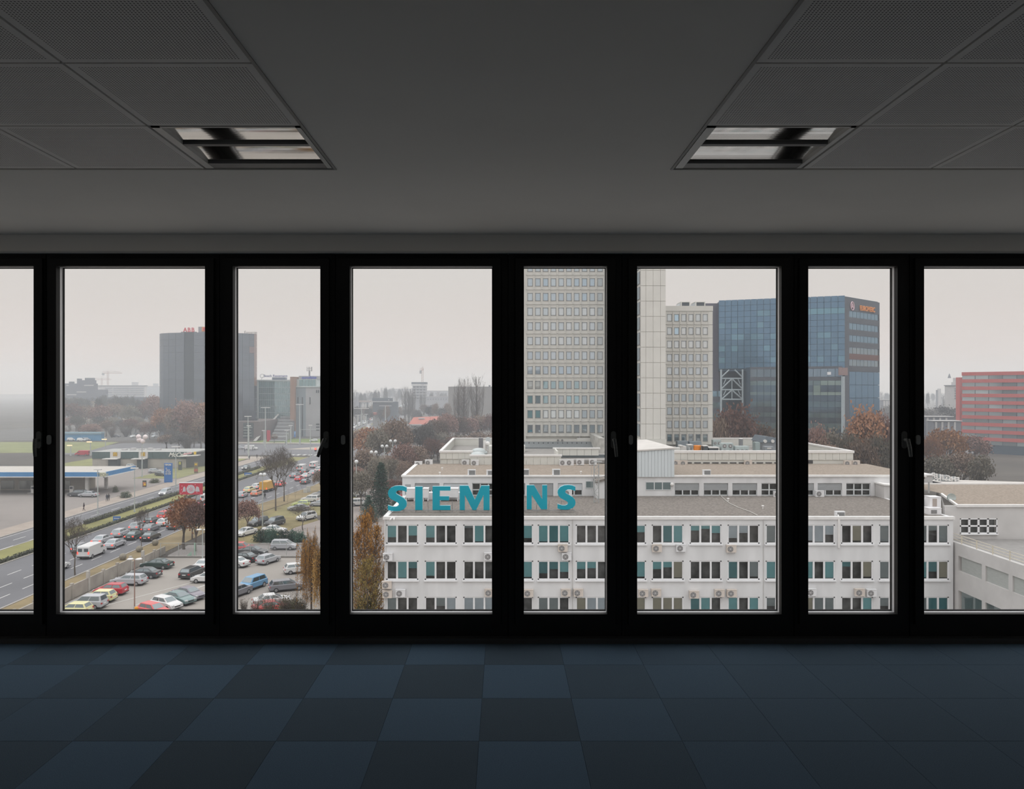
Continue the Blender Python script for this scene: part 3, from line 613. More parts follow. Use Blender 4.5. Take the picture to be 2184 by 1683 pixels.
walls = [(828, 1187, 'w', 'beside the corner downpipe above the middle windows'),
 (826, 1246.5, 'b', 'at the corner downpipe under the middle windows'), (827, 1266, 'b', 'at the corner downpipe above the lowest windows'),
 (855, 1264, 'w', 'next to two beige ones above the first lowest-row window'), (1043, 1186, 'w', 'below the third top-row window beside the black mullion'),
 (1044, 1263, 'b', 'above the third lowest-row window beside the black mullion'), (1127, 1264, 'b', 'above the fourth lowest-row window beside the pale blotch'),
 (1200, 1168, 'b', 'tucked right under the sill of the all-teal window'), (1208, 1186, 'w', 'lower of a pair below the all-teal window'),
 (1206.5, 1263, 'b', 'above the fifth lowest-row window beside the seam'), (1233, 1263, 'b', 'above the sixth lowest-row window beside the seam'),
 (1400, 1168.5, 'b', 'under the sill of the half-dark eighth top-row window'), (1451, 1168, 'w', 'under the teal end of the eighth top-row window'),
 (1558, 1169.5, 'b', 'under the tenth top-row window with a dark streak below it'), (1371, 1264, 'b', 'above the seventh lowest-row beige curtains'),
 (1398.5, 1263, 'b', 'above the eighth lowest-row striped curtains'), (1479, 1267, 'b', 'above the start of the ninth lowest-row window'),
 (1533, 1264, 'b', 'above the far end of the ninth lowest-row window'), (1559, 1264, 'b', 'above the tenth lowest-row pale teal window'),
 (1728, 1262, 'w', 'above the twelfth lowest-row window by the mullion'), (1831, 1262.5, 'b', 'first of two side by side above the thirteenth lowest-row window'),
 (1856, 1263.5, 'w', 'second of two side by side above the thirteenth lowest-row window')]
for px, py, c_, l in walls: ac(px, py, Y1, c_, ('white' if c_ == 'w' else 'yellowed') + ' air conditioner ' + l)
for px, py, y, l in ((1006, 1008, Y2+0.6, 'first box with slatted grille on the tan gravel roof edge above the letters'), (1046, 1009, Y2+0.6, 'second box with grille on the tan gravel roof edge beside the black mullion'),
                  (1120, 1007, Y2+0.6, 'box with grille on the tan roof edge above the letter N'), (1186, 1007, Y2+0.6, 'box with grille on the tan roof edge above the last letter'),
                  (1506, 1008.5, Y2+0.6, 'box with grille on the tan roof edge past the pale metal plant room'), (1789, 1098, Y1+0.8, 'box with grille on the front gravel roof above a downpipe')):
    ac(px, py, y, 'w', 'white air conditioner '+l, grp='roof air conditioners', grille=True, sc=1.0 if y > 80 else 1.0)
for px, py, y, c_, l in ((893, 990, 97.0, 'w', 'at the roof corner, end-on to the view'), (915, 986.5, 97.5, 'w', 'at the back of the tan roof before the cream parapet'),
    (993, 986.5, 97.2, 'w', 'first of a pair against the lower cream parapet'), (1013, 987, 96.3, 'w', 'second of a pair against the lower cream parapet'),
    (1201, 986.5, 96.2, 'w', 'first of four along the dark glazing strip'), (1215, 986.5, 96.2, 'w', 'second of four along the dark glazing strip'),
    (1237, 985.5, 96.2, 'w', 'third of four along the dark glazing strip'), (1264, 985, 96.2, 'w', 'fourth of four, next to the concrete corner pillar'),
    (1441, 987.5, 97.4, 'b', 'by the end of the pale metal plant room'), (1457, 988, 97.4, 'b', 'second along the slot windows from the plant room'),
    (1594, 987.5, 97.4, 'b', 'alone in the middle of the slot-window row'), (1806, 988, 97.2, 'b', 'first of two at the end of the cream parapet band'), (1823, 988, 97.2, 'b', 'second of two, just past the end of the cream band'),
    (1746, 1052.5, 83.6, 'w', 'large, standing on the front gravel roof before grey shutters'), (1657, 1054, 83.6, 'w', 'standing on the front gravel roof beside the black mullion'), (1210, 1051, 80, 'w', 'seen through the loop of the last turquoise letter')):
    ac(px, py, y, c_, 'air conditioner '+l, grp='roof air conditioners', ms=ACS, w=0.95, h=0.68, sc=1.0 if y > 90 else 0.95)
# ---- white ventilation cabinets behind the letters
cab = M('white_cabinet', (0.74, 0.73, 0.74), 0.6, var=0.03)
for px0, px1, t_, b_, l in ((866, 884, 1043, 1062, 'first white ventilation cabinet, seen between the letters S and I'), (902, 913, 1043, 1062, 'second narrow white ventilation cabinet, between the letters I and E'), (938, 977, 1043, 1061, 'third and widest white ventilation cabinet, seen through the letter E')):
    y = 80.0; r = thing('ventilation_cabinet', l, 'ventilation unit', (X(px0, y), y, zr1), 0, 'ventilation cabinets behind the letters')
    q = MB().box(X(px0, y), X(px1, y), y, y+1.0, Z(b_, y), Z(t_, y)).box(X(px0, y)-0.03, X(px1, y)+0.03, y-0.03, y+1.03, Z(t_, y), Z(t_, y)+0.05); q.obj('casing', cab, r)
    lg = MB()
    for u in (px0+1, px1-1): MB().box(X(u, y)-0.04, X(u, y)+0.04, y+0.1, y+0.9, zr1+0.02, Z(b_, y)).obj('leg', cab, r)
MB().box(X(868, 80), X(976, 80), 79.6, 79.8, zr1+0.02, zr1+0.5)
q = MB().box(X(868, 81), X(980, 81), 81.3, 82.2, zr1+0.02, zr1+0.75); tag(q.obj('white_duct', cab), 'long low white duct box on the roof behind the letters', 'duct')
# ---- lattice mast with cable ladder
r = thing('lattice_mast', 'grey lattice aerial mast rising from the front roof past the small window', 'mast', (X(1272, 79), 79, zr1))
m_ = MB(); za, zb = zr1, Z(984, 79)
for px in (1267, 1277): m_.cyl((X(px, 79), 79, za), (X(px, 79), 79, zb), 0.05, n=6)
k = 0; z = za
while z+0.55 < zb:
    a, b_ = (1267, 1277) if k % 2 == 0 else (1277, 1267)
    m_.cyl((X(a, 79), 79, z), (X(b_, 79), 79, z+0.55), 0.03, n=5).cyl((X(1267, 79), 79, z+0.55), (X(1277, 79), 79, z+0.55), 0.025, n=5); z += 0.55; k += 1
m_.obj('lattice', M('galvanised_steel', (0.42, 0.43, 0.43), 0.5, metal=0.3), r)
MB().box(X(1262, 79), X(1284, 79), 78.9, 79.2, zb-0.1, zb).obj('top_tray', MATS['galvanised_steel'], r)
MB().cyl((X(1261, 79), 79, Z(1048, 79)), (X(1261, 79), 79, Z(992, 79)), 0.02, n=5).obj('whip_aerial', MATS['galvanised_steel'], r)
# small roof things
for px, py, y, l in ((943, 1003, 90, 'small white roof vent cap on tan gravel above the letter E'), (938, 1013, 85, 'small white spout on the tan roof edge above the letter E'), (1239, 1010, 86, 'tiny white cone on tan gravel near the mast'), (1553, 1062, 80, 'little white vent pipe on grey gravel'), (1627, 1085, 75, 'white mushroom vent cap on the front gravel roof')):
    z0 = zr1 if y < 84 else zr2
    q = MB().cyl((X(px, y), y, z0), (X(px, y), y, z0+0.3), 0.06, n=8).ball((X(px, y), y, z0+0.3), 0.14, 8, 3, 0.5, True); tag(q.obj('roof_vent', cap_m, smooth=False), l, 'roof vent')
q = MB(); pv = None
for px, py in ((1536, 1057), (1546, 1066), (1556, 1074), (1575, 1083), (1600, 1092), (1616, 1100)):
    d = F*(11.66)/(py-CY); p_ = Vector((X(px, d), d, zr1+0.06))
    if pv is not None: q.cyl(pv, p_, 0.05, n=5)
    pv = p_
tag(q.obj('roof_conduit', M('pale_cable', (0.45, 0.43, 0.4))), 'pale conduit wandering diagonally across the grey gravel roof', 'conduit')
q = MB().ball((X(1433, 83.9), 83.85, Z(1033, Y2)), 0.22, 12, 4); q2 = tag(q.obj('round_vent_cover', cap_m, smooth=True), 'round white vent cover on a grey panel beside shutters', 'vent')
for px, dz in ((833, 0), (842, 1)):
    d = 69.9; q = MB().cyl((X(px, d), 69.4, Z(1107, d)), (X(px+(4 if dz == 0 else -2), d), 69.9, Z(1104, d)), 0.07, n=6).cyl((X(px, d), 69.6, Z(1106.5, d)), (X(px+1, d), 70.0, Z(1102, d)), 0.02, n=4)
    tag(q.obj('security_camera', cap_m), ('first' if dz == 0 else 'second')+' white security camera under the roof edge at the building corner', 'camera')

# ================================================================ THE TOWERS BEHIND
conc = M('precast_concrete', (0.60, 0.59, 0.555), 0.88, var=0.05, scale=0.6)
conc2 = M('precast_concrete_pale', (0.635, 0.625, 0.59), 0.88, var=0.04, scale=0.4)
wfr = M('grey_window_frame', (0.23, 0.24, 0.245), 0.5, var=0.05)
tpane = COAT('tower_pane', 0.42, (0.80, 0.92, 1.0), 0.03, wave=0.02)
def grid_tower(root, y, px0, pitch, ncol, py0, pyp, nrow, wfrac, colf):
    """precast storey-high panels with one window each; py0 = top of the first visible window row"""
    w, h = pitch/F*y, pyp/F*y; ww, wh = w*wfrac, h*0.555
    rib = w*0.16
    bm_ = MB(); x0, x1 = (w-ww)/2, (w+ww)/2; zt = h*0.80; zb = zt-wh    # one panel, local origin lower left
    bm_.box(0.01, x0, 0, 0.3, 0.02, h-0.02).box(x1, w-0.01, 0, 0.3, 0.02, h-0.02).box(x0, x1, 0, 0.3, zt, h-0.02).box(x0, x1, 0.04, 0.3, 0.02, zb)
    bm_.box(-rib*0.35, rib*0.35, -0.13, 0.02, 0.06, h-0.02)
    bm_.box(rib*0.4, w-rib*0.4, -0.09, 0.02, 0.02, 0.12*h/2.3).box(0, w, -0.05, 0.02, h-0.12, h-0.02)
    pm_ = bm_.mesh('facade_panel', conc)
    f_ = MB(); q = ww*0.11
    f_.box(x0, x1, 0.0, 0.12, zb, zb+q).box(x0, x1, 0.0, 0.12, zt-q, zt).box(x0, x0+q, 0.0, 0.12, zb, zt).box(x1-q, x1, 0.0, 0.12, zb, zt)
    fm_ = f_.mesh('window', wfr)
    pn = MB().box(x0+q, x1-q, 0.06, 0.09, zb+q, zt-q).mesh('pane', tpane)
    for r in range(-2, nrow):
        for c in range(ncol):
            col = colf(r, c)
            if col is None: continue
            loc = (X(px0, y)+(c)*w, y, Z(py0, y)-zt-r*h)
            inst('facade_panel', pm_, root, loc); wi = inst('window', fm_, root, loc)
            o = bpy.data.objects.new('pane', pn); COL.objects.link(o); o.parent = wi; o.color = col+(1,)
    return w, h
YT = 121.0
ta = thing('concrete_tower', 'tall pale concrete tower with a grid of small square windows', 'building', (X(1112, YT), YT, GZ))
rr = random.Random(4)
tw = {(7,2):'d',(7,3):'d',(7,4):'d',(7,5):'k',(7,6):'d',(7,7):'k',(7,8):'k',(8,0):'d',(8,1):'k',(8,2):'d',(8,3):'k',(8,4):'g',(8,5):'t',(8,6):'t',(8,7):'k',(8,8):'d',(9,0):'d',(9,1):'d',(9,2):'w',(9,3):'w',(9,4):'w',(9,5):'w',(9,6):'w',(9,7):'k',(9,8):'k',(7,0):'w',(7,1):'w'}
KC = {'d': (0.05, 0.20, 0.22), 'k': (0.08, 0.13, 0.15), 'g': (0.2, 0.2, 0.2), 't': (0.06, 0.28, 0.33), 'w': (0.55, 0.55, 0.52)}
def colA(r, c):
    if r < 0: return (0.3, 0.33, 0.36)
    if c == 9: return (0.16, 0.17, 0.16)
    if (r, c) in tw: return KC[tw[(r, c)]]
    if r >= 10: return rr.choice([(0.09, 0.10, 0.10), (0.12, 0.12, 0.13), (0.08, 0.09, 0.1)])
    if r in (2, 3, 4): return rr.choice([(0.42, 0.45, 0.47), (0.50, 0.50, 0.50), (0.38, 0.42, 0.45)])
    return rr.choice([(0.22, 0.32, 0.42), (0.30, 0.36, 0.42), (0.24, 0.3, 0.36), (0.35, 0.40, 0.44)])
w_, h_ = grid_tower(ta, YT, 1122.3, 16.58, 10, 593.5, 31.25, 11, 0.70, colA)
xA0, xA1 = X(1112, YT), X(1122.3, YT)+10*w_
zA1 = Z(593.5, YT)+0.2*h_+2*h_
b = MB()
b.box(xA0, X(1122.3, YT)-0.02, YT, YT+18, zin-1, zA1).box(xA1, X(1345, YT), YT+0.02, YT+18, zin-1, zA1).box(X(1122.3, YT)-0.02, xA1, YT+0.32, YT+18, zin-1, zA1)
b.obj('tower_body', conc, ta)
MB().box(xA0, xA1+0.1, YT-0.02, YT+0.34, Z(944.5, YT), Z(936.8, YT)).box(X(1230, YT), xA1+0.3, YT-0.2, YT-0.02, Z(944.5, YT), Z(934, YT)).obj('base_wall', conc2, ta)
# concrete corner pillar by the mast
MB().box(X(1277, 110), X(1288, 110), 109, 121, zin-1.5, Z(934, 110)).obj('corner_pillar', M('weathered_concrete', (0.46, 0.45, 0.42), 0.9, var=0.2, scale=1.5), ta)
for px, py in ((1190, 939), (1199, 939), (1235, 939), (1235, 933), (1249, 938.5), (1268.5, 940)):
    q = MB().cyl((X(px, YT), YT-0.16, Z(py, YT)), (X(px, YT), YT, Z(py, YT)), 0.16, n=12); o = q.obj('round_outlet', ac_dark, ta)
# core wall with wide blank panels, its narrow side glazed
YC = 112.0
tc_ = thing('core_tower', 'blank pale concrete lift tower with wide joint lines beside the black mullion', 'building', (X(1366, YC), YC, GZ))
xs_ = [1366, 1377.5, 1393, 1408.5, 1420]
ph = 32.75/F*YC
z0c = Z(937, YC)
for r in range(16):
    for k in range(4):
        a, b_ = X(xs_[k], YC), X(xs_[k+1], YC); zc0 = z0c+r*ph
        MB().box(a+0.02, b_-0.02, YC, YC+0.3, zc0+0.03, zc0+ph-0.03).obj('facade_panel', conc2, tc_)
ztop_c = z0c+16*ph
MB().box(X(1366, YC)+0.02, X(1420, YC), YC+0.1, YC+9, zin-1, ztop_c).obj('core_body', conc, tc_)
MB().box(X(1340, YC), X(1420, YC), YC-0.4, YC+8, zin-1.2, z0c).obj('base_wall', conc2, tc_)
gl = COAT('strip_glass', 0.5, (0.75, 0.86, 0.95), 0.03, own=False, base=(0.2, 0.25, 0.3))
xw = X(1366, YC)
for r in range(16):
    z0 = z0c+r*ph
    MB().box(xw-0.06, xw+0.01, YC+0.5, YC+8.6, z0+0.35, z0+ph-0.05).obj('window', wfr, tc_)
    MB().box(xw-0.08, xw-0.05, YC+0.7, YC+8.4, z0+0.42, z0+ph-0.12).obj('pane', gl, tc_)
# lower tower
YD = 123.0
tb = thing('low_tower', 'lower pale concrete tower with square windows and rooftop boxes against the blue glass block', 'building', (X(1420, YD), YD, GZ))
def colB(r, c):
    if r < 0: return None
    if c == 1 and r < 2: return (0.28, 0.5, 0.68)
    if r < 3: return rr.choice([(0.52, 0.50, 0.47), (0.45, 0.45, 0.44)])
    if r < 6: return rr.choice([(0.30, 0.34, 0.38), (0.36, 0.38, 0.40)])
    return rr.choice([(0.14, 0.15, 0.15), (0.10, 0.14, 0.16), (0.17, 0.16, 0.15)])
w2, h2 = grid_tower(tb, YD, 1420.3, 15.25, 6, 669.8, 28.45, 10, 0.70, colB)
xB0, xB1 = X(1415, YD), X(1520, YD)
zB = Z(652.5, YD)
b = MB().box(xB0, xB1-0.05, YD+0.32, YD+14, zin-1, zB-0.1)
b.obj('tower_body', conc, tb)
bp = MB()
for r in range(10):
    z1 = Z(669.8, YD)+0.2*h2-r*h2; MB().box(X(1420.3, YD)+6*w2, xB1, YD, YD+0.33, z1-h2+0.03, z1-0.03).obj('corner_panel', conc2, tb)
MB().box(xB0, xB1+0.04, YD-0.04, YD+14, Z(663.5, YD), zB).obj('parapet', conc2, tb)
for px0, px1, t_, l in ((1446, 1472, 645, 'first dark rooftop plant box on the lower concrete tower'), (1477, 1504, 645, 'second dark rooftop plant box beside a pale housing')):
    y = 128
    r = thing('plant_box', l, 'roof plant', (X(px0, y), y, zB), 0, 'rooftop plant boxes')
    MB().box(X(px0+7, y), X(px1-1, y), y, y+3, zB-0.1, Z(t_, y)).obj('casing', M('dark_plant_steel', (0.10, 0.115, 0.13), 0.6), r)
    MB().box(X(px0+6, y), X(px1, y), y-0.1, y+3.1, Z(t_, y), Z(t_, y)+0.12).box(X(px0+6, y), X(px0+8, y), y-0.1, y+0.1, zB, Z(t_, y)).box(X(px1-2, y), X(px1, y), y-0.1, y+0.1, zB, Z(t_, y)).obj('frame', conc2, r)
    MB().prism([(X(px0, y), zB-0.1), (X(px0+7, y), zB-0.1), (X(px0+7, y), Z(t_+1, y)), (X(px0+5, y), Z(t_+1, y))], y, y+3).obj('side_duct', M('pale_duct', (0.5, 0.52, 0.53), 0.6), r)

# ---- plant on the sunken roof in front of the lower tower
st_ = M('painted_steel_grey', (0.46, 0.49, 0.50), 0.55, var=0.05)
def onroof(px0, px1, py0, py1, y, name, label, mat, dep=1.2, grp='roof plant'):
    r = thing(name, label, 'roof plant', (X(px0, y), y, zin), 0, grp)
    MB().box(X(px0, y), X(px1, y), y, y+dep, Z(py1, y), Z(py0, y)).obj('casing', mat, r); return r, y
zf = lambda y: zin
def standing(px0, px1, py0, y, name, label, mat, dep=1.2):
    r = thing(name, label, 'roof plant', (X(px0, y), y, zin), 0, 'roof plant'); MB().box(X(px0, y), X(px1, y), y, y+dep, zin, Z(py0, y)).obj('casing', mat, r); return r
w1 = M('pale_plant_casing', (0.60, 0.59, 0.57), 0.6, var=0.06); gb = M('grey_blue_hood', (0.24, 0.28, 0.31), 0.6, var=0.08)
r = standing(1445, 1467, 941, 117, 'duct_hood', 'first long grey-blue duct hood at the foot of the lower tower', gb)
r = standing(1471, 1496, 942, 117, 'duct_hood', 'second long grey-blue duct hood at the foot of the lower tower', gb)
r = standing(1441, 1451, 955, 103, 'vent_box', 'pale vent box nearest the plant room wall', w1)
r = standing(1452, 1464, 952, 104, 'vent_box', 'taller pale vent box between the hoods and the parapet', w1)
MB().box(X(1452, 104)-0.1, X(1457, 104), 103.9, 105.3, Z(952, 104), Z(950, 104)).obj('cap', w1, r)
r = standing(1469, 1477, 950, 104, 'vent_box', 'narrow grey cabinet with a dark door beside the orange barrel', st_)
MB().box(X(1472, 104), X(1476, 104), 103.95, 104, Z(959, 104), Z(954, 104)).obj('louvre', ac_dark, r); MB().box(X(1468, 104), X(1478, 104), 103.8, 105.3, Z(950, 104), Z(948.5, 104)).obj('cap', w1, r)
y = 103.5; xo = X(1489, y); r = thing('barrel', 'bright orange plastic barrel on the roof behind the cream parapet', 'barrel', (xo, y+0.5, zin))
q = MB(); rad = X(1497, y)-xo; zt = Z(950.5, y)
for a, b_, r0, r1 in ((0, .05, .93, 1), (.05, .3, 1, 1), (.3, .34, 1.04, 1.04), (.34, .64, 1, 1), (.64, .68, 1.04, 1.04), (.68, .95, 1, 1), (.95, 1, 1, .93)):
    q.cyl((xo, y+0.5, zin+(zt-zin)*a), (xo, y+0.5, zin+(zt-zin)*b_), rad*r0, rad*r1, n=16)
q.obj('body', M('orange_plastic', (0.72, 0.24, 0.035), 0.5, var=0.05), r); MB().cyl((xo+0.2, y+0.35, zt), (xo+0.2, y+0.35, zt+0.06), 0.08, n=8).obj('cap', w1, r)
r = standing(1501, 1510, 952, 103, 'vent_box', 'dark open cabinet with a pale lid past the orange barrel', M('dark_casing', (0.09, 0.10, 0.11), 0.6)); MB().box(X(1500, 103), X(1511, 103), 102.9, 104.3, Z(952, 103), Z(950.5, 103)).obj('lid', w1, r)
r = standing(1512, 1532, 956, 103, 'vent_box', 'low open-topped grey tank with pale rim behind the parapet', M('dark_casing', (0.09, 0.10, 0.11))); MB().box(X(1511, 103), X(1534, 103), 102.9, 104.3, Z(956, 103), Z(954, 103)).obj('rim', w1, r)
def fans(px0, px1, py0, y, nx, ny, label):
    r = thing('chiller', label, 'chiller', (X(px0, y), y, zin), 0, 'roof chillers'); z1 = Z(py0, y)
    MB().box(X(px0, y), X(px1, y), y, y+1, zin, z1).obj('casing', M('chiller_casing', (0.42, 0.48, 0.48), 0.6), r)
    for i in range(nx):
        for j in range(ny):
            cx = X(px0+(px1-px0)*(i+0.5)/nx, y); cz = z1-(z1-zin)*0.82*(j+0.5)/ny; rr_ = 0.33*min((X(px1, y)-X(px0, y))/nx, (z1-zin)/ny*0.95)
            f_ = MB().cyl((cx, y-0.06, cz), (cx, y+0.01, cz), rr_, n=14).obj('fan', ac_dark, r); MB().cyl((cx, y-0.09, cz), (cx, y-0.05, cz), rr_*0.45, n=8).obj('fan_hub', ac_hub, f_)
fans(1539, 1564, 945.5, 103, 2, 2, 'grey-green chiller with four round fans on the sunken roof')
fans(1569, 1597, 952, 102.5, 3, 1, 'low grey chiller with three round fans in a row')
fans(1521, 1538, 938.5, 119, 2, 1, 'small pair of round fans by the far parapet')
y = 110; r = thing('exhaust_stack', 'dark grey cylinder stack standing before the far parapet', 'roof plant', (X(1580, y), y, zin)); MB().cyl((X(1580, y), y, zin), (X(1580, y), y, Z(936, y)), 0.30, n=14).obj('stack', M('stack_grey', (0.22, 0.23, 0.24), 0.6), r); MB().cyl((X(1580, y), y, Z(936, y)), (X(1580, y), y, Z(935, y)), 0.32, 0.2, n=14).obj('cap', w1, r)
r = standing(1611, 1621, 943.5, 110, 'vent_box', 'square green-grey vent box before the far parapet', M('green_grey', (0.30, 0.36, 0.36), 0.6))
for px, y, l in ((1618, 104, 'white skylight dome near the parapet behind black mullion'), (1440, 108, 'white mushroom cowl beside the plant room')):
    q = MB().cyl((X(px, y), y, zin), (X(px, y), y, zin+0.55), 0.3, n=12).ball((X(px, y), y, zin+0.55), 0.5, 12, 4, 0.5, True); tag(q.obj('skylight_dome', cap_m, smooth=True), l, 'skylight')
r = thing('roof_hut', 'dark grey pitched-roof plant hut at the far end of the sunken roof', 'roof plant', (X(1640, 114), 114, zin)); y = 114
MB().box(X(1628, y), X(1668, y), y, y+5, zin, Z(944, y)).obj('wall', M('hut_grey', (0.24, 0.26, 0.28), 0.7), r)
MB().prism([(X(1626, y), Z(944, y)), (X(1670, y), Z(944, y)), (X(1655, y), Z(934, y)), (X(1634, y), Z(931, y))], y-0.1, y+5.2).obj('roof', M('hut_roof', (0.15, 0.18, 0.21), 0.7), r)
for px, l in ((1631, 'a'), (1647, 'b')): MB().cyl((X(px, y), y-0.3, Z(941, y)), (X(px, y), y, Z(941, y)), 0.25, n=10).obj('cowl', w1, r)
r = standing(1632, 1650, 953, 104, 'roof_box', 'dark arched roof box with a pale panel behind the parapet', M('hut_grey', (0.24, 0.26, 0.28)))
MB().box(X(1636, 104), X(1645, 104), 103.95, 104, Z(957.5, 104), Z(955, 104)).obj('panel', w1, r)
for px, y, l in ((1021, 108, 'first clear rooflight dome inside the sunken roof'), (1019, 101.5, 'second clear rooflight dome near the low parapet')):
    q = MB().box(X(px, y)-1.2, X(px, y)+1.2, y-0.9, y+0.9, zin, zin+0.3).ball((X(px, y), y, zin+0.3), 1.05, 16, 5, 0.5, True); tag(q.obj('rooflight_dome', M('acrylic_dome', (0.46, 0.50, 0.50), 0.2, var=0.05), smooth=True), l, 'skylight')
r = standing(1021, 1030, 935, 119, 'roof_box', 'dark square shaft against the back of the sunken roof', M('shaft_grey', (0.19, 0.19, 0.20), 0.7))
r = thing('dish_cluster', 'white pipes and small dishes clustered at the back of the sunken roof', 'aerial', (X(1037, 112), 112, zin)); y = 112
MB().cyl((X(1034, y), y, zin), (X(1034, y), y, Z(940, y)), 0.22, n=10).obj('pipe', cap_m, r); MB().ball((X(1040, y), y-0.2, Z(946, y)), 0.35, 10, 5).obj('dish', cap_m, r)
r = thing('dish_cluster', 'oval grey satellite dish beside the black mullion above the sunken roof', 'aerial', (X(1041, 116), 116, zin)); y = 116
MB().cyl((X(1041, y), y, zin), (X(1041, y), y, Z(938, y)), 0.05, n=6).obj('mast', st_, r); MB().cyl((X(1041, y), y-0.1, Z(938, y)), (X(1041, y), y-0.25, Z(937.5, y)), 0.34, 0.42, n=14).obj('dish', st_, r)

# ================================================================ RIGHT-HAND WING
wg = thing('side_wing', 'pale rendered side wing with railed terrace, tan gravel roof and satellite dish', 'building', (X(2037, 70), 70, GZ))
xw = X(2037, 70); zt1 = EYE-13.96; rendG = M('grey_render', (0.56, 0.545, 0.535), 0.9, var=0.08, scale=0.6, detail=5)
b = MB()                                   # the face looking at the white block, with two window bands
for z0, z1 in ((Z(1183, 70), zt1), (Z(1256, 70), Z(1214, 70)), (GZ, Z(1330, 70))): b.box(xw, xw+0.4, 40, 70, z0, z1)
for ya in (70.0, 66.1, 62.6, 59, 55):
    for z0, z1 in ((Z(1214, 70), Z(1183, 70)), (Z(1330, 70), Z(1256, 70))): b.box(xw, xw+0.4, ya-0.5, ya, z0, z1)
b.box(xw+0.01, xw+0.4, 70, 72, GZ, zt1-0.01); b.obj('wall', rendG, wg)
MB().box(xw+0.4, 75, 40, 71.9, zt1-0.4, zt1-0.1).obj('terrace', M('terrace_grey', (0.27, 0.26, 0.25), 0.9, var=0.1), wg)
gsh = M('grey_screen', (0.40, 0.415, 0.40), 0.7, var=0.05, stretch=(1, 1, 4)); dgl = COAT('wing_glass', 0.25, (0.8, 0.9, 0.9), 0.05, own=False, base=(0.10, 0.12, 0.12))
for k, (ya, yb_) in enumerate(((66.1, 69.2), (62.6, 65.6), (59, 62.1))):
    MB().box(xw+0.12, xw+0.18, ya, yb_, Z(1214, 70), Z(1183, 70)).obj('screened_window', gsh, wg)
    MB().box(xw+0.12, xw+0.18, ya, yb_, Z(1330, 70), Z(1256, 70)).obj('window', dgl, wg)
rl = MB(); rail_m = M('cream_railing', (0.62, 0.57, 0.47), 0.6)
for k in range(9):
    yy = 71.5-k*2.2; MB().box(xw+0.15, xw+0.22, yy-0.04, yy+0.04, zt1-0.1, zt1+0.75).obj('railing_post', rail_m, wg)
for dz in (0.25, 0.5, 0.75): MB().box(xw+0.16, xw+0.21, 52, 71.6, zt1+dz-0.04, zt1+dz).obj('rail', rail_m, wg)
yU = 72.0; zU = Z(1079, yU)
u = MB(); wx0, wx1, wx2 = X(2047.5, yU), X(2087, yU), X(2127, yU); wz0, wz1 = Z(1138, yU), Z(1106, yU)
u.box(xw+0.2, wx0, yU, yU+0.3, zt1-1, zU).box(wx0, wx2, yU, yU+0.3, wz1, zU).box(wx0, wx2, yU, yU+0.3, zt1-1, wz0).box(wx2, 75, yU, yU+0.3, zt1-1, zU)
u.obj('upper_wall', rendG, wg)
MB().poly((X(2010, 78.5), 78.5, zr1), (xw+0.2, yU, zr1-1), (xw+0.2, yU, zU), (X(2006, 80), 80, zU)).obj('upper_wall', rendG, wg)
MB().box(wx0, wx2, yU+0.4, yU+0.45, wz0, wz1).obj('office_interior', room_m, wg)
for a, b_ in ((wx0, wx1), (wx1, wx2)):
    f_ = MB(); q = 0.09; zm = (wz0+wz1)/2+0.02
    for c0, c1, c2, c3 in ((a, b_, wz0, wz0+q), (a, b_, wz1-q, wz1), (a, b_, zm-q, zm+q*0.6), (a, a+q, wz0, wz1), (b_-q, b_, wz0, wz1), ((a+b_)/2-q, (a+b_)/2+q, wz0, wz1)): f_.box(c0, c1, yU-0.02, yU+0.1, c2, c3)
    w = f_.obj('window', pvc, wg); MB().box(a, b_, yU-0.2, yU, wz0-0.1, wz0).obj('sill', pvc, w)
    for p0, p1 in ((a, (a+b_)/2), ((a+b_)/2, b_)):
        for q0, q1 in ((wz0, zm), (zm, wz1)): MB().poly((p0, yU+0.06, q0), (p1, yU+0.06, q0), (p1, yU+0.06, q1), (p0, yU+0.06, q1)).obj('pane', opane, w)
cpx = MB().box(X(2040, yU), 75, yU-0.15, yU+0.2, zU-0.1, zU+0.12)
cpx.poly((X(2006, 80), 80, zU+0.1), (X(2040, yU), yU-0.1, zU+0.1), (X(2040, yU)+0.3, yU+0.2, zU+0.1), (X(2006, 80)+0.3, 80.2, zU+0.1)).poly((X(2006, 80), 80, zU-0.1), (X(2040, yU), yU-0.1, zU-0.1), (X(2040, yU), yU-0.1, zU+0.1), (X(2006, 80), 80, zU+0.1)); cpx.obj('roof_edge', cap_m, wg)
yE = 88.0
MB().poly((X(2006, 80), 80, zU), (X(2040, yU), yU, zU), (75, yU, zU), (75, yE, zU), (X(1985, yE)-3, yE, zU), (X(1985, yE)-3, 80, zU)).obj('gravel_roof', gravel2, wg)
MB().box(X(1960, yE), 75, yE, yE+0.3, zU-0.1, zU+0.15).obj('roof_edge', cap_m, wg)
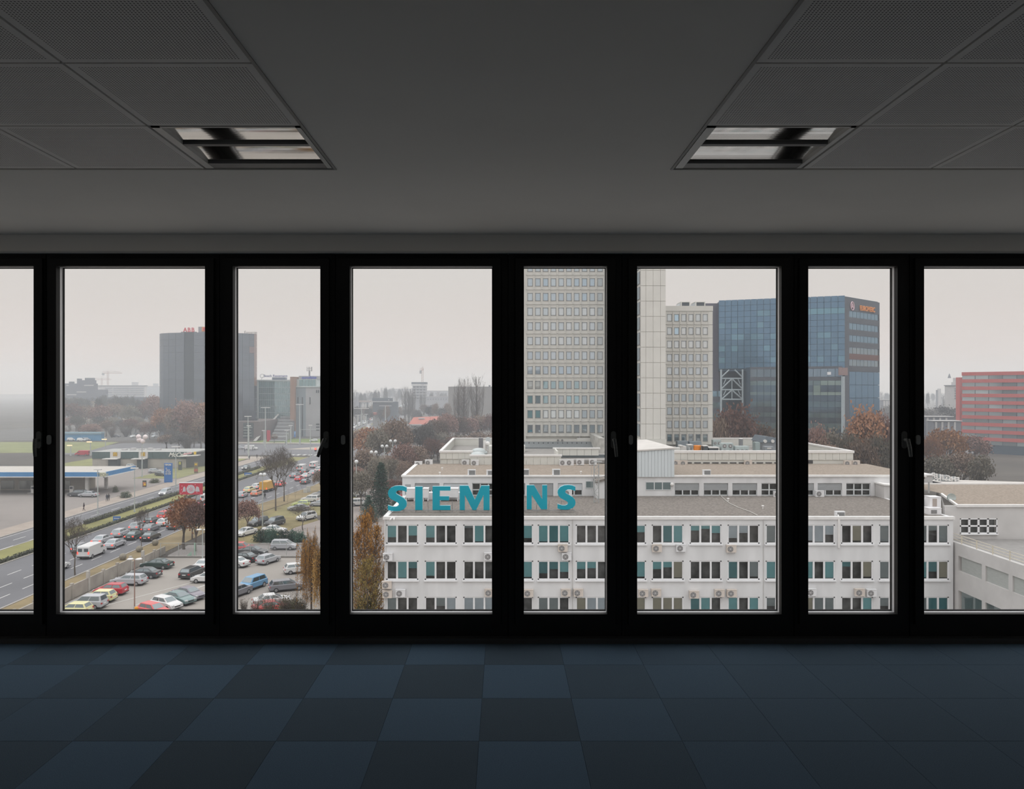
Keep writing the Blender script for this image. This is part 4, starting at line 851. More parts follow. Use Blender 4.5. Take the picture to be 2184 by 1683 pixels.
# wedge-shaped roofs and a pale block behind it
MB().box(X(1960, 90), X(1989, 90), 90, 93, zU-1, Z(1015, 90)).obj('wall_block', rendG, wg); MB().box(X(1958, 90), X(1990, 90), 89.9, 93.2, Z(1015, 90), Z(1012, 90)).obj('block_roof', cap_m, wg)
MB().poly((X(1989, 92), 92, Z(1034, 92)), (X(2032, 92), 92, Z(1034, 92)), (X(1989, 92), 92, Z(1026, 92))).obj('glazed_gable', COAT('gable_glass', 0.3, (0.6, 0.65, 0.75), 0.05, own=False, base=(0.13, 0.14, 0.17)), wg)
MB().poly((X(1989, 91.8), 91.8, Z(1026, 92)), (X(2034, 91.8), 91.8, Z(1034.3, 92)), (75, 91.8, Z(1036, 92)), (75, 104, Z(1030, 104)), (X(1989, 104), 104, Z(1022, 104))).obj('sloped_roof', M('pale_membrane', (0.5, 0.47, 0.44), 0.9, var=0.1), wg)
zS = Z(1024, 99)
# the sign we see from behind: pale letters on a lattice
sg2 = thing('back_sign', 'row of pale block letters seen from behind on the far wing roof', 'sign', (X(2012, 99), 99, zS))
MB().box(X(1978, 99), X(2048, 99), 99.1, 99.2, zS-0.2, zS-0.1).obj('rail', st_, sg2)
for k, (chx, chz, ch) in enumerate(((1983, 1015, 'H'), (1990, 1013.5, 'R'), (1996.5, 1015.5, 'E'), (2004, 1016.5, 'L'), (2010, 1017.5, 'I'), (2015, 1018, 'U'), (2022.5, 1019, 'C'), (2033.5, 1021.5, 'H'), (2043, 1023, 'E'))):
    text('letter', ch, 0.88, cap_m, sg2, (X(chx, 98.9), 98.9, Z(chz+5.2, 98.9)), rot=(PI/2, 0, PI), depth=0.06, bold=0.02)
    MB().box(X(chx-2, 99), X(chx+2, 99), 99.05, 99.12, zS-0.2, Z(chz-5, 99)).obj('letter_frame', st_, sg2)
y = 76; zz = zU
r = thing('satellite_dish', 'pale round satellite dish on the wing roof above grey wall', 'satellite dish', (X(2026, y), y, zU))
MB().cyl((X(2026, y), y, zU), (X(2026, y), y, Z(1066, y)), 0.05, n=6).obj('pole', st_, r)
q = MB(); cc = Vector((X(2026.5, y), y-0.2, Z(1061, y))); 
for k in range(3): q.cyl(cc+Vector((0, 0.02-0.12*(k+1)**2/9, 0)), cc+Vector((0, 0.02-0.12*k**2/9-0.0001, 0)), 0.42*(k+1)/3, 0.42*max(k, 0.05)/3, n=18, cap=False)
q.cyl(cc+Vector((0, 0.03, 0)), cc+Vector((0, 0.05, 0)), 0.42, n=18)
q.obj('reflector', M('dish_grey_green', (0.48, 0.53, 0.52), 0.5), r); MB().cyl(cc+Vector((0, -0.35, -0.1)), cc+Vector((0, 0, -0.3)), 0.02, n=5).obj('arm', st_, r)
y = 72.2
for x0, x1, t_, b_, yy, l in ((1984, 2007, 1061, 1085, 72.0, 'tall white rooftop air handler with beige grille at the roof corner'), (1981, 2008, 1085, 1100, 71.4, 'low white rooftop unit with grey grille under the tall air handler')):
    r = thing('air_handler', l, 'air conditioner', (X(x0, yy), yy, zr1))
    b_z = zr1+0.03 if b_ == 1100 else Z(1085, 71.4)
    MB().box(X(x0, yy), X(x1, yy), yy, yy+1, b_z, Z(t_, yy)).obj('casing', cab, r); MB().box(X(x0, yy)-0.02, X(x1, yy)+0.02, yy-0.02, yy+1.02, Z(t_, yy), Z(t_, yy)+0.05).obj('lid', cab, r)
    MB().box(X(x0+5, yy), X(x0+14 if t_ == 1061 else x0+17, yy), yy-0.03, yy, b_z+0.12, Z(t_, yy)-0.12).obj('grille', M('beige_grille', (0.36, 0.31, 0.28), 0.7) if t_ == 1061 else ac_dark, r)
r = thing('pipe_rack', 'stack of silvery horizontal ducts beside the tall air handler', 'duct', (X(1972, 73), 73, zr1))
for k in range(4): MB().box(X(1960, 73), X(1984, 73), 73, 73.5, zr1+0.1+k*0.32, zr1+0.1+k*0.32+0.22).obj('duct', M('silver_duct', (0.45, 0.49, 0.51), 0.4, metal=0.4), r)
q = MB().cyl((X(1981, 80), 80, Z(1052, 80)), (X(1981, 80), 80, Z(1027, 80)), 0.09, n=8); tag(q.obj('flue_pipe', M('flue_grey', (0.36, 0.36, 0.35), 0.6)), 'slim grey flue pipe on the tan wing roof near the mullion', 'flue')
# grey service box at the end of the second tier
q = MB().prism([(X(1876, 83), zr1), (X(1925, 83), zr1), (X(1925, 83), Z(1037, 83)), (X(1876, 83), Z(1032, 83))], 82, 84); o = q.obj('end_block', rendG, ob)
MB().prism([(X(1874, 83), Z(1033, 83)), (X(1930, 83), Z(1038, 83)), (X(1930, 83), Z(1035, 83)), (X(1874, 83), Z(1030, 83))], 81.9, 84).obj('block_roof', cap_m, ob)
# ================================================================ FAR BUILDINGS
def wallbox(mb, A, B, u0, u1, z0, z1, th=0.2, out=0.0):
    """box on the vertical plane through A and B (x,y), from fraction u0 to u1; th metres thick, pushed out towards the viewer"""
    A = Vector((A[0], A[1])); B = Vector((B[0], B[1])); d = (B-A); n = Vector((d.y, -d.x)).normalized()
    if n.y > 0: n = -n
    p, q = A+d*u0+n*out, A+d*u1+n*out; p2, q2 = p-n*th, q-n*th
    i = len(mb.v)
    mb.v += [(p.x,p.y,z0),(q.x,q.y,z0),(q2.x,q2.y,z0),(p2.x,p2.y,z0),(p.x,p.y,z1),(q.x,q.y,z1),(q2.x,q2.y,z1),(p2.x,p2.y,z1)]
    mb.f += [tuple(i+a for a in qd) for qd in ((0,3,2,1),(4,5,6,7),(0,1,5,4),(1,2,6,5),(2,3,7,6),(3,0,4,7))]
    return mb
rg = random.Random(21)
# ---- curved dark glass tower
D0 = 430.0; X0 = X(445.5, D0); A_, B_ = 102.5/F*D0, 14.0
zt = EYE+121/F*416
tw1 = thing('glass_tower', 'tall dark curved glass tower with red letters on its roof, half hidden by a mullion', 'building', (X0, D0, GZ))
darkglass = COAT('smoked_glass', 0.30, (0.35, 0.40, 0.46), 0.05)
ns, nf = 15, 16; fh = (zt-GZ)/nf
def ell(u, k=1.0): t = PI+PI*u; return (X0+A_*k*math.cos(t), D0+B_*k*math.sin(t))
for f_ in range(nf):
    for s in range(ns):
        p, q = ell(s/ns), ell((s+1)/ns)
        c = Vector((0.045, 0.055, 0.07))*(1+rg.uniform(-.12, .12))*(0.8 if f_ < 9 else 1.25)  # lower floors darker: what they reflect is put into the colour
        if s == ns-1 and f_ > 7: c = Vector((0.30, 0.17, 0.12))  # bronze end panels: sunset reflection put into the colour
        elif s == ns-2 and 8 < f_ < 14 and rg.random() < .5: c = Vector((0.2, 0.09, 0.07))  # reddish flecks carry on the painted sunset reflection
        ins = 0.5 if s == 6 and f_ > 5 else 0.0
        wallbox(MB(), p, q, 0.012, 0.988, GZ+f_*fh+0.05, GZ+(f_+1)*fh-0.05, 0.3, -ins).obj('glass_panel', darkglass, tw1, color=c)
cr = [ell(s/ns, 0.975) for s in range(ns+1)]
MB().slab(cr, GZ, zt-0.1).obj('tower_core', M('core_dark', (0.06, 0.07, 0.08), 0.8), tw1)
redl = M('red_letter', (0.60, 0.03, 0.05), 0.5, var=0.02); navy = M('navy_letter', (0.05, 0.06, 0.25), 0.5)
y = 419; q = MB()
q.box(X(386, y), X(417, y), y, y+2, zt-0.2, Z(707.5, y)); q.obj('sign_frame', M('grey_lattice', (0.25, 0.25, 0.27)), tw1)
for k, ch in enumerate('ABB'): text('letter', ch, 3.3, redl, tw1, (X(395.5+k*8.2, y), y-0.3, Z(708, y)), depth=0.2, bold=0.06, xs=0.9)
MB().box(X(423, y), X(470, y), y, y+6, zt-0.2, Z(697, y)).obj('roof_box', M('roof_box_grey', (0.3, 0.29, 0.32)), tw1)
wallbox(MB(), (X(431, y), y), (X(440, y), y), 0, 1, Z(707, y), Z(697.5, y), 0.2, 0.3).obj('sign_board', M('orange_sign', (0.75, 0.28, 0.06)), tw1)
wallbox(MB(), (X(433.5, y), y), (X(440, y), y), 0, 1, Z(705, y), Z(699, y), 0.2, 0.5).obj('sign_emblem', redl, tw1)
text('letter', 'Euroscop', 2.5, M('brown_letter', (0.16, 0.12, 0.11)), tw1, (X(534, 424), 424, Z(712.5, 424)), depth=0.1, xs=0.75, shear=0.2)
# ---- teal glass block behind it
D1 = 446.0
tg = thing('glass_office', 'mid-rise teal gridded glass office with a long sign on its flat roof', 'building', (X(548, D1), D1, GZ))
tgl = COAT('teal_glass', 0.35, (0.45, 0.62, 0.66), 0.06)
zg0, zg1 = Z(893, D1), Z(813, D1); nr, nc = 6, 17
for r in range(nr):
    for c in range(nc):
        k = Vector((0.055, 0.13, 0.14))*(1+rg.uniform(-.2, .2))*(1.7 if (r == nr-1 and c < 9) else 1)
        wallbox(MB(), (X(552, D1), D1), (X(625, D1), D1), c/nc+0.006, (c+1)/nc-0.006, zg0+(zg1-zg0)*r/nr+0.12, zg0+(zg1-zg0)*(r+1)/nr-0.12, 0.3).obj('glass_panel', tgl, tg, color=k)
gm_ = M('pale_aluminium', (0.45, 0.50, 0.50), 0.5)
MB().box(X(546, D1), X(626, D1), D1+0.1, D1+14, zg0-3, zg1).obj('curtain_wall_grid', gm_, tg)
MB().box(X(546, D1), X(626, D1), D1-0.5, D1+14.5, zg1, zg1+0.8).box(X(548, D1), X(551, D1), D1-0.3, D1+0.2, zg0, zg1).obj('roof_edge', gm_, tg)
MB().box(X(578, D1), X(606, D1), D1+2, D1+6, zg1+0.8, zg1+2.2).obj('roof_box', M('roof_box_blue', (0.16, 0.18, 0.24)), tg)
text('letter', 'Bosch Rexemann', 2.0, navy, tg, (X(587, D1), D1+0.5, zg1+2.4), depth=0.1, bold=0.03)
q = MB()
for k in range(12):
    a, b_ = k*PI/6, (k+1)*PI/6; q.cyl((X(559, D1)+1.1*math.cos(a), D1, zg1+3+1.1*math.sin(a)), (X(559, D1)+1.1*math.cos(b_), D1, zg1+3+1.1*math.sin(b_)), 0.12, n=4)
q.cyl((X(557, D1), D1, zg1+0.8), (X(560, D1), D1, zg1+2.5), 0.1, n=4); q.obj('sign_emblem', MATS['grey_lattice'], tg)
# podium with its long stair
po = thing('podium', 'wide brown podium with a long pale flight of steps below the glass office', 'building', (X(520, 404), 404, GZ))
Dp = 404.0; pz = Z(899, Dp)
MB().slab([(X(470, Dp), Dp), (X(557, Dp), Dp), (X(592, 436), 436), (X(592, 444), 444), (X(551, 444), 444), (X(551, 414), 414), (X(470, 414), 414)], GZ, pz).obj('wall', M('brown_stone', (0.15, 0.125, 0.12), 0.85, var=0.1, scale=0.2), po)
MB().box(X(519, Dp), X(541, Dp), Dp-0.3, Dp, Z(935, Dp), Z(902, Dp)).obj('dark_entrance', M('entrance_dark', (0.045, 0.06, 0.06), 0.6), po)
for k in range(4): MB().box(X(520+rg.uniform(0, 2), Dp), X(536+rg.uniform(0, 4), Dp), Dp-1.5, Dp-0.3, Z(912+k*6, Dp), Z(911+k*6, Dp)).obj('awning', M('pale_green_awning', (0.4, 0.45, 0.42)), po)
nst = 15
for k in range(nst):
    d = 394.5+k*3.3; z0 = GZ+(k+1)*0.75; xl, xr = X(574+k*1.7, d), X(606+k*1.7, d)
    MB().box(xl, xr, d, d+3.4, GZ, z0-0.3).box(xl, xr, d-0.2, d+3.4, z0-0.3, z0).obj('step', M('pale_step', (0.36, 0.37, 0.38), 0.8) if k % 2 == 0 else M('dark_step', (0.17, 0.165, 0.17), 0.8), po)
MB().poly((X(540, 398), 398, GZ+0.3), (X(546, 394), 394, GZ+0.3), (X(596, 445), 445, GZ+12.6), (X(592, 445), 445, GZ+12.6)).obj('ramp_wall', M('pale_parapet', (0.42, 0.41, 0.39)), po)
# brick pier and grey block with its antenna
gb_ = thing('grey_office', 'grey stone office with brick pier, glazed top floor and lattice aerial', 'building', (X(626, 450), 450, GZ)); Dg = 440.0
MB().box(X(625, Dg), X(634.5, Dg), Dg-6, Dg+10, GZ, Z(804, Dg)).obj('brick_pier', M('red_brown_brick', (0.31, 0.19, 0.14), 0.9, var=0.08, scale=0.3), gb_)
gl_ = M('grey_stone', (0.36, 0.36, 0.37), 0.85, var=0.05, scale=0.2); bl_ = M('blue_grey_cladding', (0.22, 0.26, 0.29), 0.7, var=0.05)
MB().box(X(634, Dg), X(655, Dg), Dg-3, Dg+10, GZ, Z(826, Dg)).obj('wall', bl_, gb_)
MB().box(X(655, Dg), X(720, Dg), Dg-3, Dg+10, GZ, Z(826, Dg)).obj('wall', gl_, gb_)
MB().box(X(632, Dg), X(720, Dg), Dg-3.5, Dg+10, Z(826, Dg), Z(823.5, Dg)).obj('cornice', gm_, gb_)
for k in range(5):
    a = X(640+k*7, Dg); MB().box(a+0.1, a+1.7, Dg-2, Dg-1.6, Z(823.5, Dg), Z(810, Dg)).obj('glass_panel', tgl, gb_, color=(0.06, 0.15, 0.15))
MB().box(X(634, Dg), X(678, Dg), Dg-1.6, Dg+9, Z(823.5, Dg), Z(809, Dg)).obj('top_floor', gm_, gb_)
MB().box(X(638, Dg), X(680, Dg), Dg-1, Dg+9, Z(809, Dg), Z(802, Dg)).obj('roof_box', gl_, gb_)
text('letter', 'eurofales', 2.3, M('blue_letter', (0.06, 0.10, 0.5), 0.5), gb_, (X(660, Dg), Dg-1.3, Z(808, Dg)), depth=0.1, bold=0.04, shear=0.2)
sl_ = M('dark_slot', (0.05, 0.055, 0.06), 0.6)
for px, t_, b_ in ((648, 847, 930), (664, 847, 862), (638.5, 847, 860), (678, 832, 838), (682, 832, 838)): MB().box(X(px-1.2, Dg), X(px+1.2, Dg), Dg-3.15, Dg-2.9, Z(b_, Dg), Z(t_, Dg)).obj('slot_window', sl_, gb_)
for k in range(3): MB().box(X(677, Dg), X(684, Dg), Dg-3.15, Dg-2.9, Z(906+k*6, Dg), Z(903+k*6, Dg)).obj('slot_window', sl_, gb_)
an = MB(); y = Dg+2
an.cyl((X(660, y), y, Z(803, y)), (X(660, y), y, Z(791, y)), 0.45, n=8)
for k in range(5):
    px = 655+k*2.6; an.cyl((X(px, y), y+(k % 2), Z(792, y)), (X(px, y), y+(k % 2), Z(782.5, y)), 0.14, n=5)
an.cyl((X(655, y), y, Z(790, y)), (X(666, y), y, Z(790, y)), 0.1, n=4).cyl((X(655, y), y, Z(786, y)), (X(666, y), y, Z(786, y)), 0.1, n=4)
an.obj('aerial', M('aerial_grey', (0.2, 0.19, 0.2)), gb_)
# ---- dark-blue glass corner block with orange lettering
ex = thing('blue_glass_block', 'large blue mirror-glass corner block with orange roof-level lettering', 'building', (X(1802, 230), 230, GZ))
bgl = COAT('blue_mirror_glass', 0.38, (0.24, 0.42, 0.62), 0.06)
PA, PB, PC = (X(1533, 243), 243.0), (X(1802, 230), 230.0), (X(1876, 245), 245.0)
zt = EYE+200/F*230; zb = Z(787, 243)
nc, nr = 19, 12
for r in range(nr):
    for c in range(nc):
        f_ = r/nr; base = Vector((0.030, 0.085, 0.145)) if r > 5 else Vector((0.030, 0.080, 0.125))
        k = base*(1+rg.uniform(-.12, .12))
        if r in (1, 3, 5, 7, 9) and rg.random() < (0.42 if r < 6 else 0.28): k = Vector((0.09, 0.20, 0.235))*(1+rg.uniform(-.2, .25))
        if r == 9 and c > 8: k = Vector((0.10, 0.25, 0.28))
        wallbox(MB(), PA, PB, c/nc+0.0015, (c+1)/nc-0.0015, zb+(zt-zb)*r/nr+0.04, zb+(zt-zb)*(r+1)/nr-0.04, 0.3).obj('glass_panel', bgl, ex, color=k)
core = M('dark_blue_core', (0.04, 0.07, 0.10), 0.7)
def behind(P, off): return (P[0]*(1+off/P[1]), P[1]+off)
MB().slab([(PA[0]+0.3, PA[1]+0.5), (PB[0], PB[1]+0.5), (PC[0]-0.3, PC[1]+0.5), (PC[0]-8, PC[1]+20), (PA[0]+4, PA[1]+24)], GZ if False else zb, zt-0.2).obj('block_core', core, ex)
MB().slab([(PA[0]+0.2, PA[1]+0.2), (PB[0], PB[1]+0.2), (PC[0]-0.2, PC[1]+0.2), (PC[0]-6, PC[1]+20), (PA[0]+4, PA[1]+20)], zb-0.8, zb-0.02).obj('soffit', core, ex)
# right face: top sign band, five window bands, dark lower glass
slate = M('slate_cladding', (0.085, 0.095, 0.115), 0.6, var=0.06, scale=0.3)
def zr_(y, P=245): return EYE-(y-CY)/F*P
R0, R1 = 0.0, 1.0
zR = zt-0.5
fh = 25.5/F*236; zz = zR-27/F*236
wallbox(MB(), PB, PC, 0.0, 1.0, zz, zR, 0.4).obj('wall_band', slate, ex)
wallbox(MB(), PB, PC, 0.0, 0.12, GZ, zz, 0.4).obj('wall_band', slate, ex)
for k in range(5):
    for c in range(8):
        u0 = 0.12+0.85*c/8; col = Vector((0.10, 0.15, 0.155)) if k < 3 else Vector((0.20, 0.17, 0.09)); col = col*(1+rg.uniform(-.15, .2))
        wallbox(MB(), PB, PC, u0+0.004, u0+0.85/8-0.004, zz-fh*0.52, zz, 0.3, -0.15).obj('glass_panel', bgl, ex, color=col)
    wallbox(MB(), PB, PC, 0.12, 1.0, zz-fh, zz-fh*0.52, 0.4).obj('wall_band', slate if k != 3 else M('rust_cladding', (0.16, 0.085, 0.075), 0.7), ex)
    zz -= fh
wallbox(MB(), PB, PC, 0.97, 1.0, zz, zR-27/F*236, 0.4).obj('wall_band', slate, ex)
nr = 8
for r in range(nr):
    for c in range(5):
        wallbox(MB(), PB, PC, 0.12+0.88*c/5+0.003, 0.12+0.88*(c+1)/5-0.003, GZ+(zz-GZ)*r/nr+0.05, GZ+(zz-GZ)*(r+1)/nr-0.05, 0.3).obj('glass_panel', bgl, ex, color=Vector((0.02, 0.05, 0.065))*(1+rg.uniform(-.15, .15)))
MB().slab([(PB[0], PB[1]+0.6), (PC[0]-0.3, PC[1]+0.4), (PC[0]-6, PC[1]+20), (PB[0], PB[1]+20)], GZ, zb).obj('block_core', core, ex)
ang = math.atan2(PC[1]-PB[1], PC[0]-PB[0])
def onR(u, out=0.2): 
    d = Vector((PC[0]-PB[0], PC[1]-PB[1])); n = Vector((d.y, -d.x)).normalized(); p = Vector(PB)+d*u+n*out; return p
p = onR(0.62); text('letter', 'EUROHERC', 2.15, M('orange_letter', (0.75, 0.27, 0.06), 0.5), ex, (p.x, p.y, zR-3.35), rot=(PI/2, 0, ang), depth=0.1, bold=0.05, xs=0.92)
p = onR(0.19); q = MB(); d = Vector((math.cos(ang), math.sin(ang), 0)); cc = Vector((p.x, p.y, zR-2.4))
for k in range(20):
    a, b_ = k*PI/10, (k+1)*PI/10
    q.cyl(cc+d*1.05*math.cos(a)+Vector((0, 0, 1.25*math.sin(a))), cc+d*1.05*math.cos(b_)+Vector((0, 0, 1.25*math.sin(b_))), 0.16, n=5)
q.obj('emblem_ring', M('pale_pink_emblem', (0.72, 0.5, 0.56)), ex); text('emblem_letter', 'A', 2.3, MATS['pale_pink_emblem'], ex, (p.x, p.y, zR-3.2), rot=(PI/2, 0, ang), depth=0.08, bold=0.04)
# dark side slab and lower-left bay
sb_ = (X(1505, 246), 246.0); MB().box(sb_[0], X(1534, 246), 246, 268, GZ, Z(647, 246)).obj('side_slab', M('purple_grey_cladding', (0.11, 0.105, 0.135), 0.7), ex)
for k in range(5): wallbox(MB(), (X(1519, 242), 242.0), (X(1539, 242), 242.0), 0, 1, Z(846+k*24, 242), Z(834+k*24, 242), 3).obj('glass_panel', bgl, ex, color=(0.13, 0.19, 0.18)); wallbox(MB(), (X(1519, 242), 242.0), (X(1539, 242), 242.0), 0, 1, Z(858+k*24, 242), Z(846+k*24, 242), 3).obj('wall_band', slate, ex)
# truss bay
yT = 240.0; stl = M('pale_steel', (0.36, 0.42, 0.45), 0.5)
MB().box(X(1538, 248), X(1600, 248), 248, 262, GZ, zb).obj('recessed_glass', COAT('recess_glass', 0.12, (0.2, 0.3, 0.38), 0.1, own=False, base=(0.025, 0.05, 0.06)), ex)
def bar(x0, y0, x1, y1, r=0.22): MB().cyl((X(x0, yT), yT, Z(y0, yT)), (X(x1, yT), yT, Z(y1, yT)), r, n=6).obj('truss_member', stl, ex)
for xx in (1538, 1584): bar(xx, 788, xx, 915, 0.3)
bar(1598, 788, 1598, 905, 0.25)
for yy in (807.5, 831.5, 852): bar(1538, yy, 1584, yy)
bar(1538, 805, 1555, 789); bar(1584, 805, 1567, 789); bar(1561, 808, 1539, 829); bar(1561, 808, 1583, 829); bar(1561, 808, 1561, 852, 0.14); bar(1548, 809, 1543, 820, .14); bar(1574, 809, 1579, 820, .14); bar(1561, 832, 1540, 851); bar(1561, 832, 1583, 851); bar(1548, 833, 1543, 843, .14); bar(1574, 833, 1579, 843, .14)
# lower wing in front, floor bands of pale and dark glass
QA, QB = (X(1600, 236), 236.0), (X(1797, 226), 226.0)
def zq(y): return EYE-(y-CY)/F*231
bands = [(782, 787, 's'), (787, 804, 'g1'), (804, 812, 's'), (812, 822, 'g2'), (822, 836, 'd'), (836, 843, 'g2'), (843, 856, 'd'), (856, 868, 'g3'), (868, 880, 'd'), (880, 890, 'g3'), (890, 902, 'd'), (902, 914, 'g3'), (914, 940, 'd')]
cols = {'g1': (0.155, 0.165, 0.165), 'g2': (0.16, 0.20, 0.165), 'g3': (0.10, 0.14, 0.13), 'd': (0.055, 0.065, 0.075)}
for a, b_, kd in bands:
    if kd == 's': wallbox(MB(), QA, QB, 0, 1, zq(b_), zq(a), 0.4).obj('wall_band', slate, ex); continue
    for c in range(13):
        k = Vector(cols[kd])*(1+rg.uniform(-.2, .2))
        if a == 836 and c > 8 or a == 812 and c > 9: k = Vector((0.30, 0.36, 0.28))
        if a == 822 and 8 < c < 10: k = Vector((0.24, 0.30, 0.23))
        wallbox(MB(), QA, QB, c/13+0.002, (c+1)/13-0.002, zq(b_)+0.03, zq(a)-0.03, 0.3).obj('glass_panel', bgl, ex, color=k)
MB().slab([(QA[0], QA[1]+0.4), (QB[0], QB[1]+0.4), (QB[0]+1, QB[1]+10), (QA[0], QA[1]+8)], GZ, zq(782.5)).obj('wing_core', core, ex)
wallbox(MB(), (X(1798, 225.5), 225.5), (X(1802, 227), 227.0), 0, 1, GZ, zq(803), 0.5).obj('wall_band', stl, ex)
wallbox(MB(), (X(1789, 225), 225.0), (X(1806, 229), 229.0), 0, 1, zq(801), zq(785), 0.4, 0.3).obj('copper_panel', M('pinkish_cladding', (0.28, 0.19, 0.18), 0.7), ex)
wallbox(MB(), QA, QB, 0.84, 0.88, zq(800), zq(794), 0.1, 0.15).obj('pale_panel', M('white_panel', (0.8, 0.8, 0.82)), ex)  # plain white panel on the lower wing
# ---- red-banded block and the pale stepped one behind it
rd = thing('red_banded_block', 'office block with bright red floor bands at the edge of the view', 'building', (X(2051, 330), 330, GZ)); y = 330.0
RA = (X(2051, y), y); RB_ = (RA[0]+29, y-36); rb = M('red_band', (0.50, 0.10, 0.09), 0.6, var=0.05)
bh = 15.2/F*y; zz = Z(794, y); lit = (0.17, 0.20, 0.21)
COAT('band_glass', 0.22, (0.7, 0.78, 0.8), 0.08)
for k in range(10):
    wallbox(MB(), RA, RB_, 0, 1, zz-bh*0.48, zz, 0.4).obj('red_band', rb, rd)
    for c in range(9): wallbox(MB(), RA, RB_, c/9+0.003, (c+1)/9-0.003, zz-bh, zz-bh*0.48, 0.3, -0.3).obj('window_band', MATS['band_glass'], rd, color=Vector(lit)*(1+rg.uniform(-.4, .9)))
    zz -= bh
MB().slab([(RA[0]+0.4, RA[1]+0.3), (RB_[0]+0.4, RB_[1]+0.3), (RB_[0]+9, RB_[1]+7), (RA[0]+9, RA[1]+7)], GZ, Z(795, y)).obj('block_core', core, rd)
MB().box(X(2047, 345), X(2060, 345), 345, 348, GZ, Z(805, 345)).obj('stair_tower', rb, rd)
rs2 = thing('stepped_block', 'pale stepped building with a small spire beyond the red-banded block', 'building', (X(2022, 470), 470, GZ)); y = 470.0
pale = M('pale_wall_far', (0.50, 0.49, 0.49), 0.9, var=0.05); drk = M('far_window_band', (0.19, 0.2, 0.23), 0.6)
MB().box(X(2021, y), X(2060, y), y, y+3, GZ, Z(823, y)).obj('wall', pale, rs2); MB().box(X(2019, y), X(2060, y), y-0.6, y+3, Z(823, y), Z(821.5, y)).obj('roof_edge', drk, rs2)
for k in range(5): MB().box(X(2036, y), X(2060, y), y-0.4, y, Z(830+k*5.2, y), Z(827.5+k*5.2, y)).obj('window_band', drk, rs2)
MB().box(X(2035, y), X(2060, y), y+.5, y+3, Z(823, y), Z(815, y)).box(X(2037.5, y), X(2045, y), y+.5, y+2.5, Z(815, y), Z(806, y)).obj('upper_block', pale, rs2)
MB().cyl((X(2041, y), y+8, Z(806, y)), (X(2041, y), y+8, Z(796, y)), 1.0, 0.1, n=6).obj('spire', drk, rs2)
r = thing('white_slab', 'slim pale vertical slab tower in the haze before the stepped block', 'building', (X(2003, 800), 800, GZ)); MB().box(X(2001.5, 800), X(2007, 800), 800, 802, GZ, Z(829, 800)).obj('wall', pale, r); MB().box(X(1997, 802), X(2001.5, 802), 801, 803, GZ, Z(832, 802)).obj('wing', drk, r)
for i, (x0, x1, t_, b_, y, l, m_) in enumerate(((1972, 2032, 888, 892, 300, 'long low flat-roofed hall with pale roof below the hazy woods', 'p'), (1990, 2050, 897, 910, 285, 'low hall with pale fascia and dark entrance behind the orange tree', 'd'), (1880, 1905, 852, 868, 600, 'distant pale shed at the edge of the blue glass block', 'p'))):
    r = thing('low_hall', l, 'building', (X(x0, y), y, GZ)); MB().box(X(x0, y), X(x1, y), y, y+4, GZ, Z(t_+1.5, y)).obj('wall', drk, r); MB().box(X(x0-1, y), X(x1+1, y), y-0.5, y+4.5, Z(t_+1.5, y), Z(t_, y)).obj('roof', pale, r)
    for k in range(4): MB().box(X(x0+4+k*(x1-x0)/4.5, y), X(x0+8+k*(x1-x0)/4.5, y), y-0.2, y, GZ, Z(t_+3, y)).obj('pale_bay', pale, r)
r = thing('tour_kiosk', 'small pale flat-roofed pavilion among trees beside the white window stile', 'building', (X(1878, 190), 190, GZ)); y = 190; MB().box(X(1876, y), X(1915, y), y, y+2, GZ, Z(949, y)).obj('wall', M('khaki_wall', (0.42, 0.40, 0.34)), r); MB().box(X(1875, y), X(1916, y), y-0.3, y+2.3, Z(949, y), Z(944, y)).obj('roof', M('cream_roof', (0.62, 0.60, 0.52)), r)
# ---- middle distance: warehouse wall, dark hall, building site
r = thing('warehouse', 'long plain grey-brown warehouse wall behind two poplars', 'building', (X(956, 560), 560, GZ)); y = 560
wm = M('taupe_cladding', (0.27, 0.255, 0.245), 0.9, var=0.04, scale=0.1)
for k in range(10): MB().box(X(956+k*15, y)+0.05, X(971+k*15, y)-0.05, y, y+0.4, GZ, Z(825.5, y)).obj('wall_panel', wm, r)
MB().box(X(956, y)+0.2, X(1106, y), y+0.3, y+30, GZ, Z(825.5, y)).box(X(956, y), X(1106, y), y-0.2, y+30, Z(825.5, y), Z(824.7, y)).obj('hall_body', wm, r); MB().box(X(1042, y), X(1046, y), y+2, y+4, Z(825, y), Z(821.5, y)).obj('vent', drk, r)
r = thing('dark_hall', 'low dark blue-grey hall with a flat projecting canopy in the haze', 'building', (X(795, 640), 640, GZ)); y = 640
dm = M('dark_blue_hall', (0.07, 0.085, 0.105), 0.8)
MB().box(X(795, y), X(848, y), y, y+6, GZ, Z(857, y)).obj('wall', dm, r); MB().box(X(795, y), X(836, y), y-2, y+6, Z(856.5, y), Z(849, y)).obj('upper_wall', dm, r); MB().box(X(793, y), X(838, y), y-4, y-1, Z(857.5, y), Z(856, y)).obj('canopy', pale, r)
MB().slab([(X(765, y), y), (X(796, y), y), (X(796, y), y+8), (X(765, y), y+8)], Z(858, y), Z(855, y)).obj('canopy_roof', M('pinkish_roof', (0.40, 0.34, 0.32)), r); MB().box(X(766, y), X(768, y), y, y+1, GZ, Z(858, y)).box(X(782, y), X(784, y), y, y+1, GZ, Z(858, y)).obj('canopy_post', dm, r)
MB().box(X(829, y), X(831, y), y-2.4, y-2, Z(854, y), Z(852, y)).obj('emblem', pale, r)
r = thing('building_site', 'unfinished concrete frame building with a tower crane beside it', 'building', (X(878, 900), 900, GZ)); y = 900
sm2 = M('raw_concrete', (0.30, 0.31, 0.33), 0.9)
MB().box(X(880, y), X(908, y), y, y+15, GZ, Z(822, y)).obj('core', sm2, r)
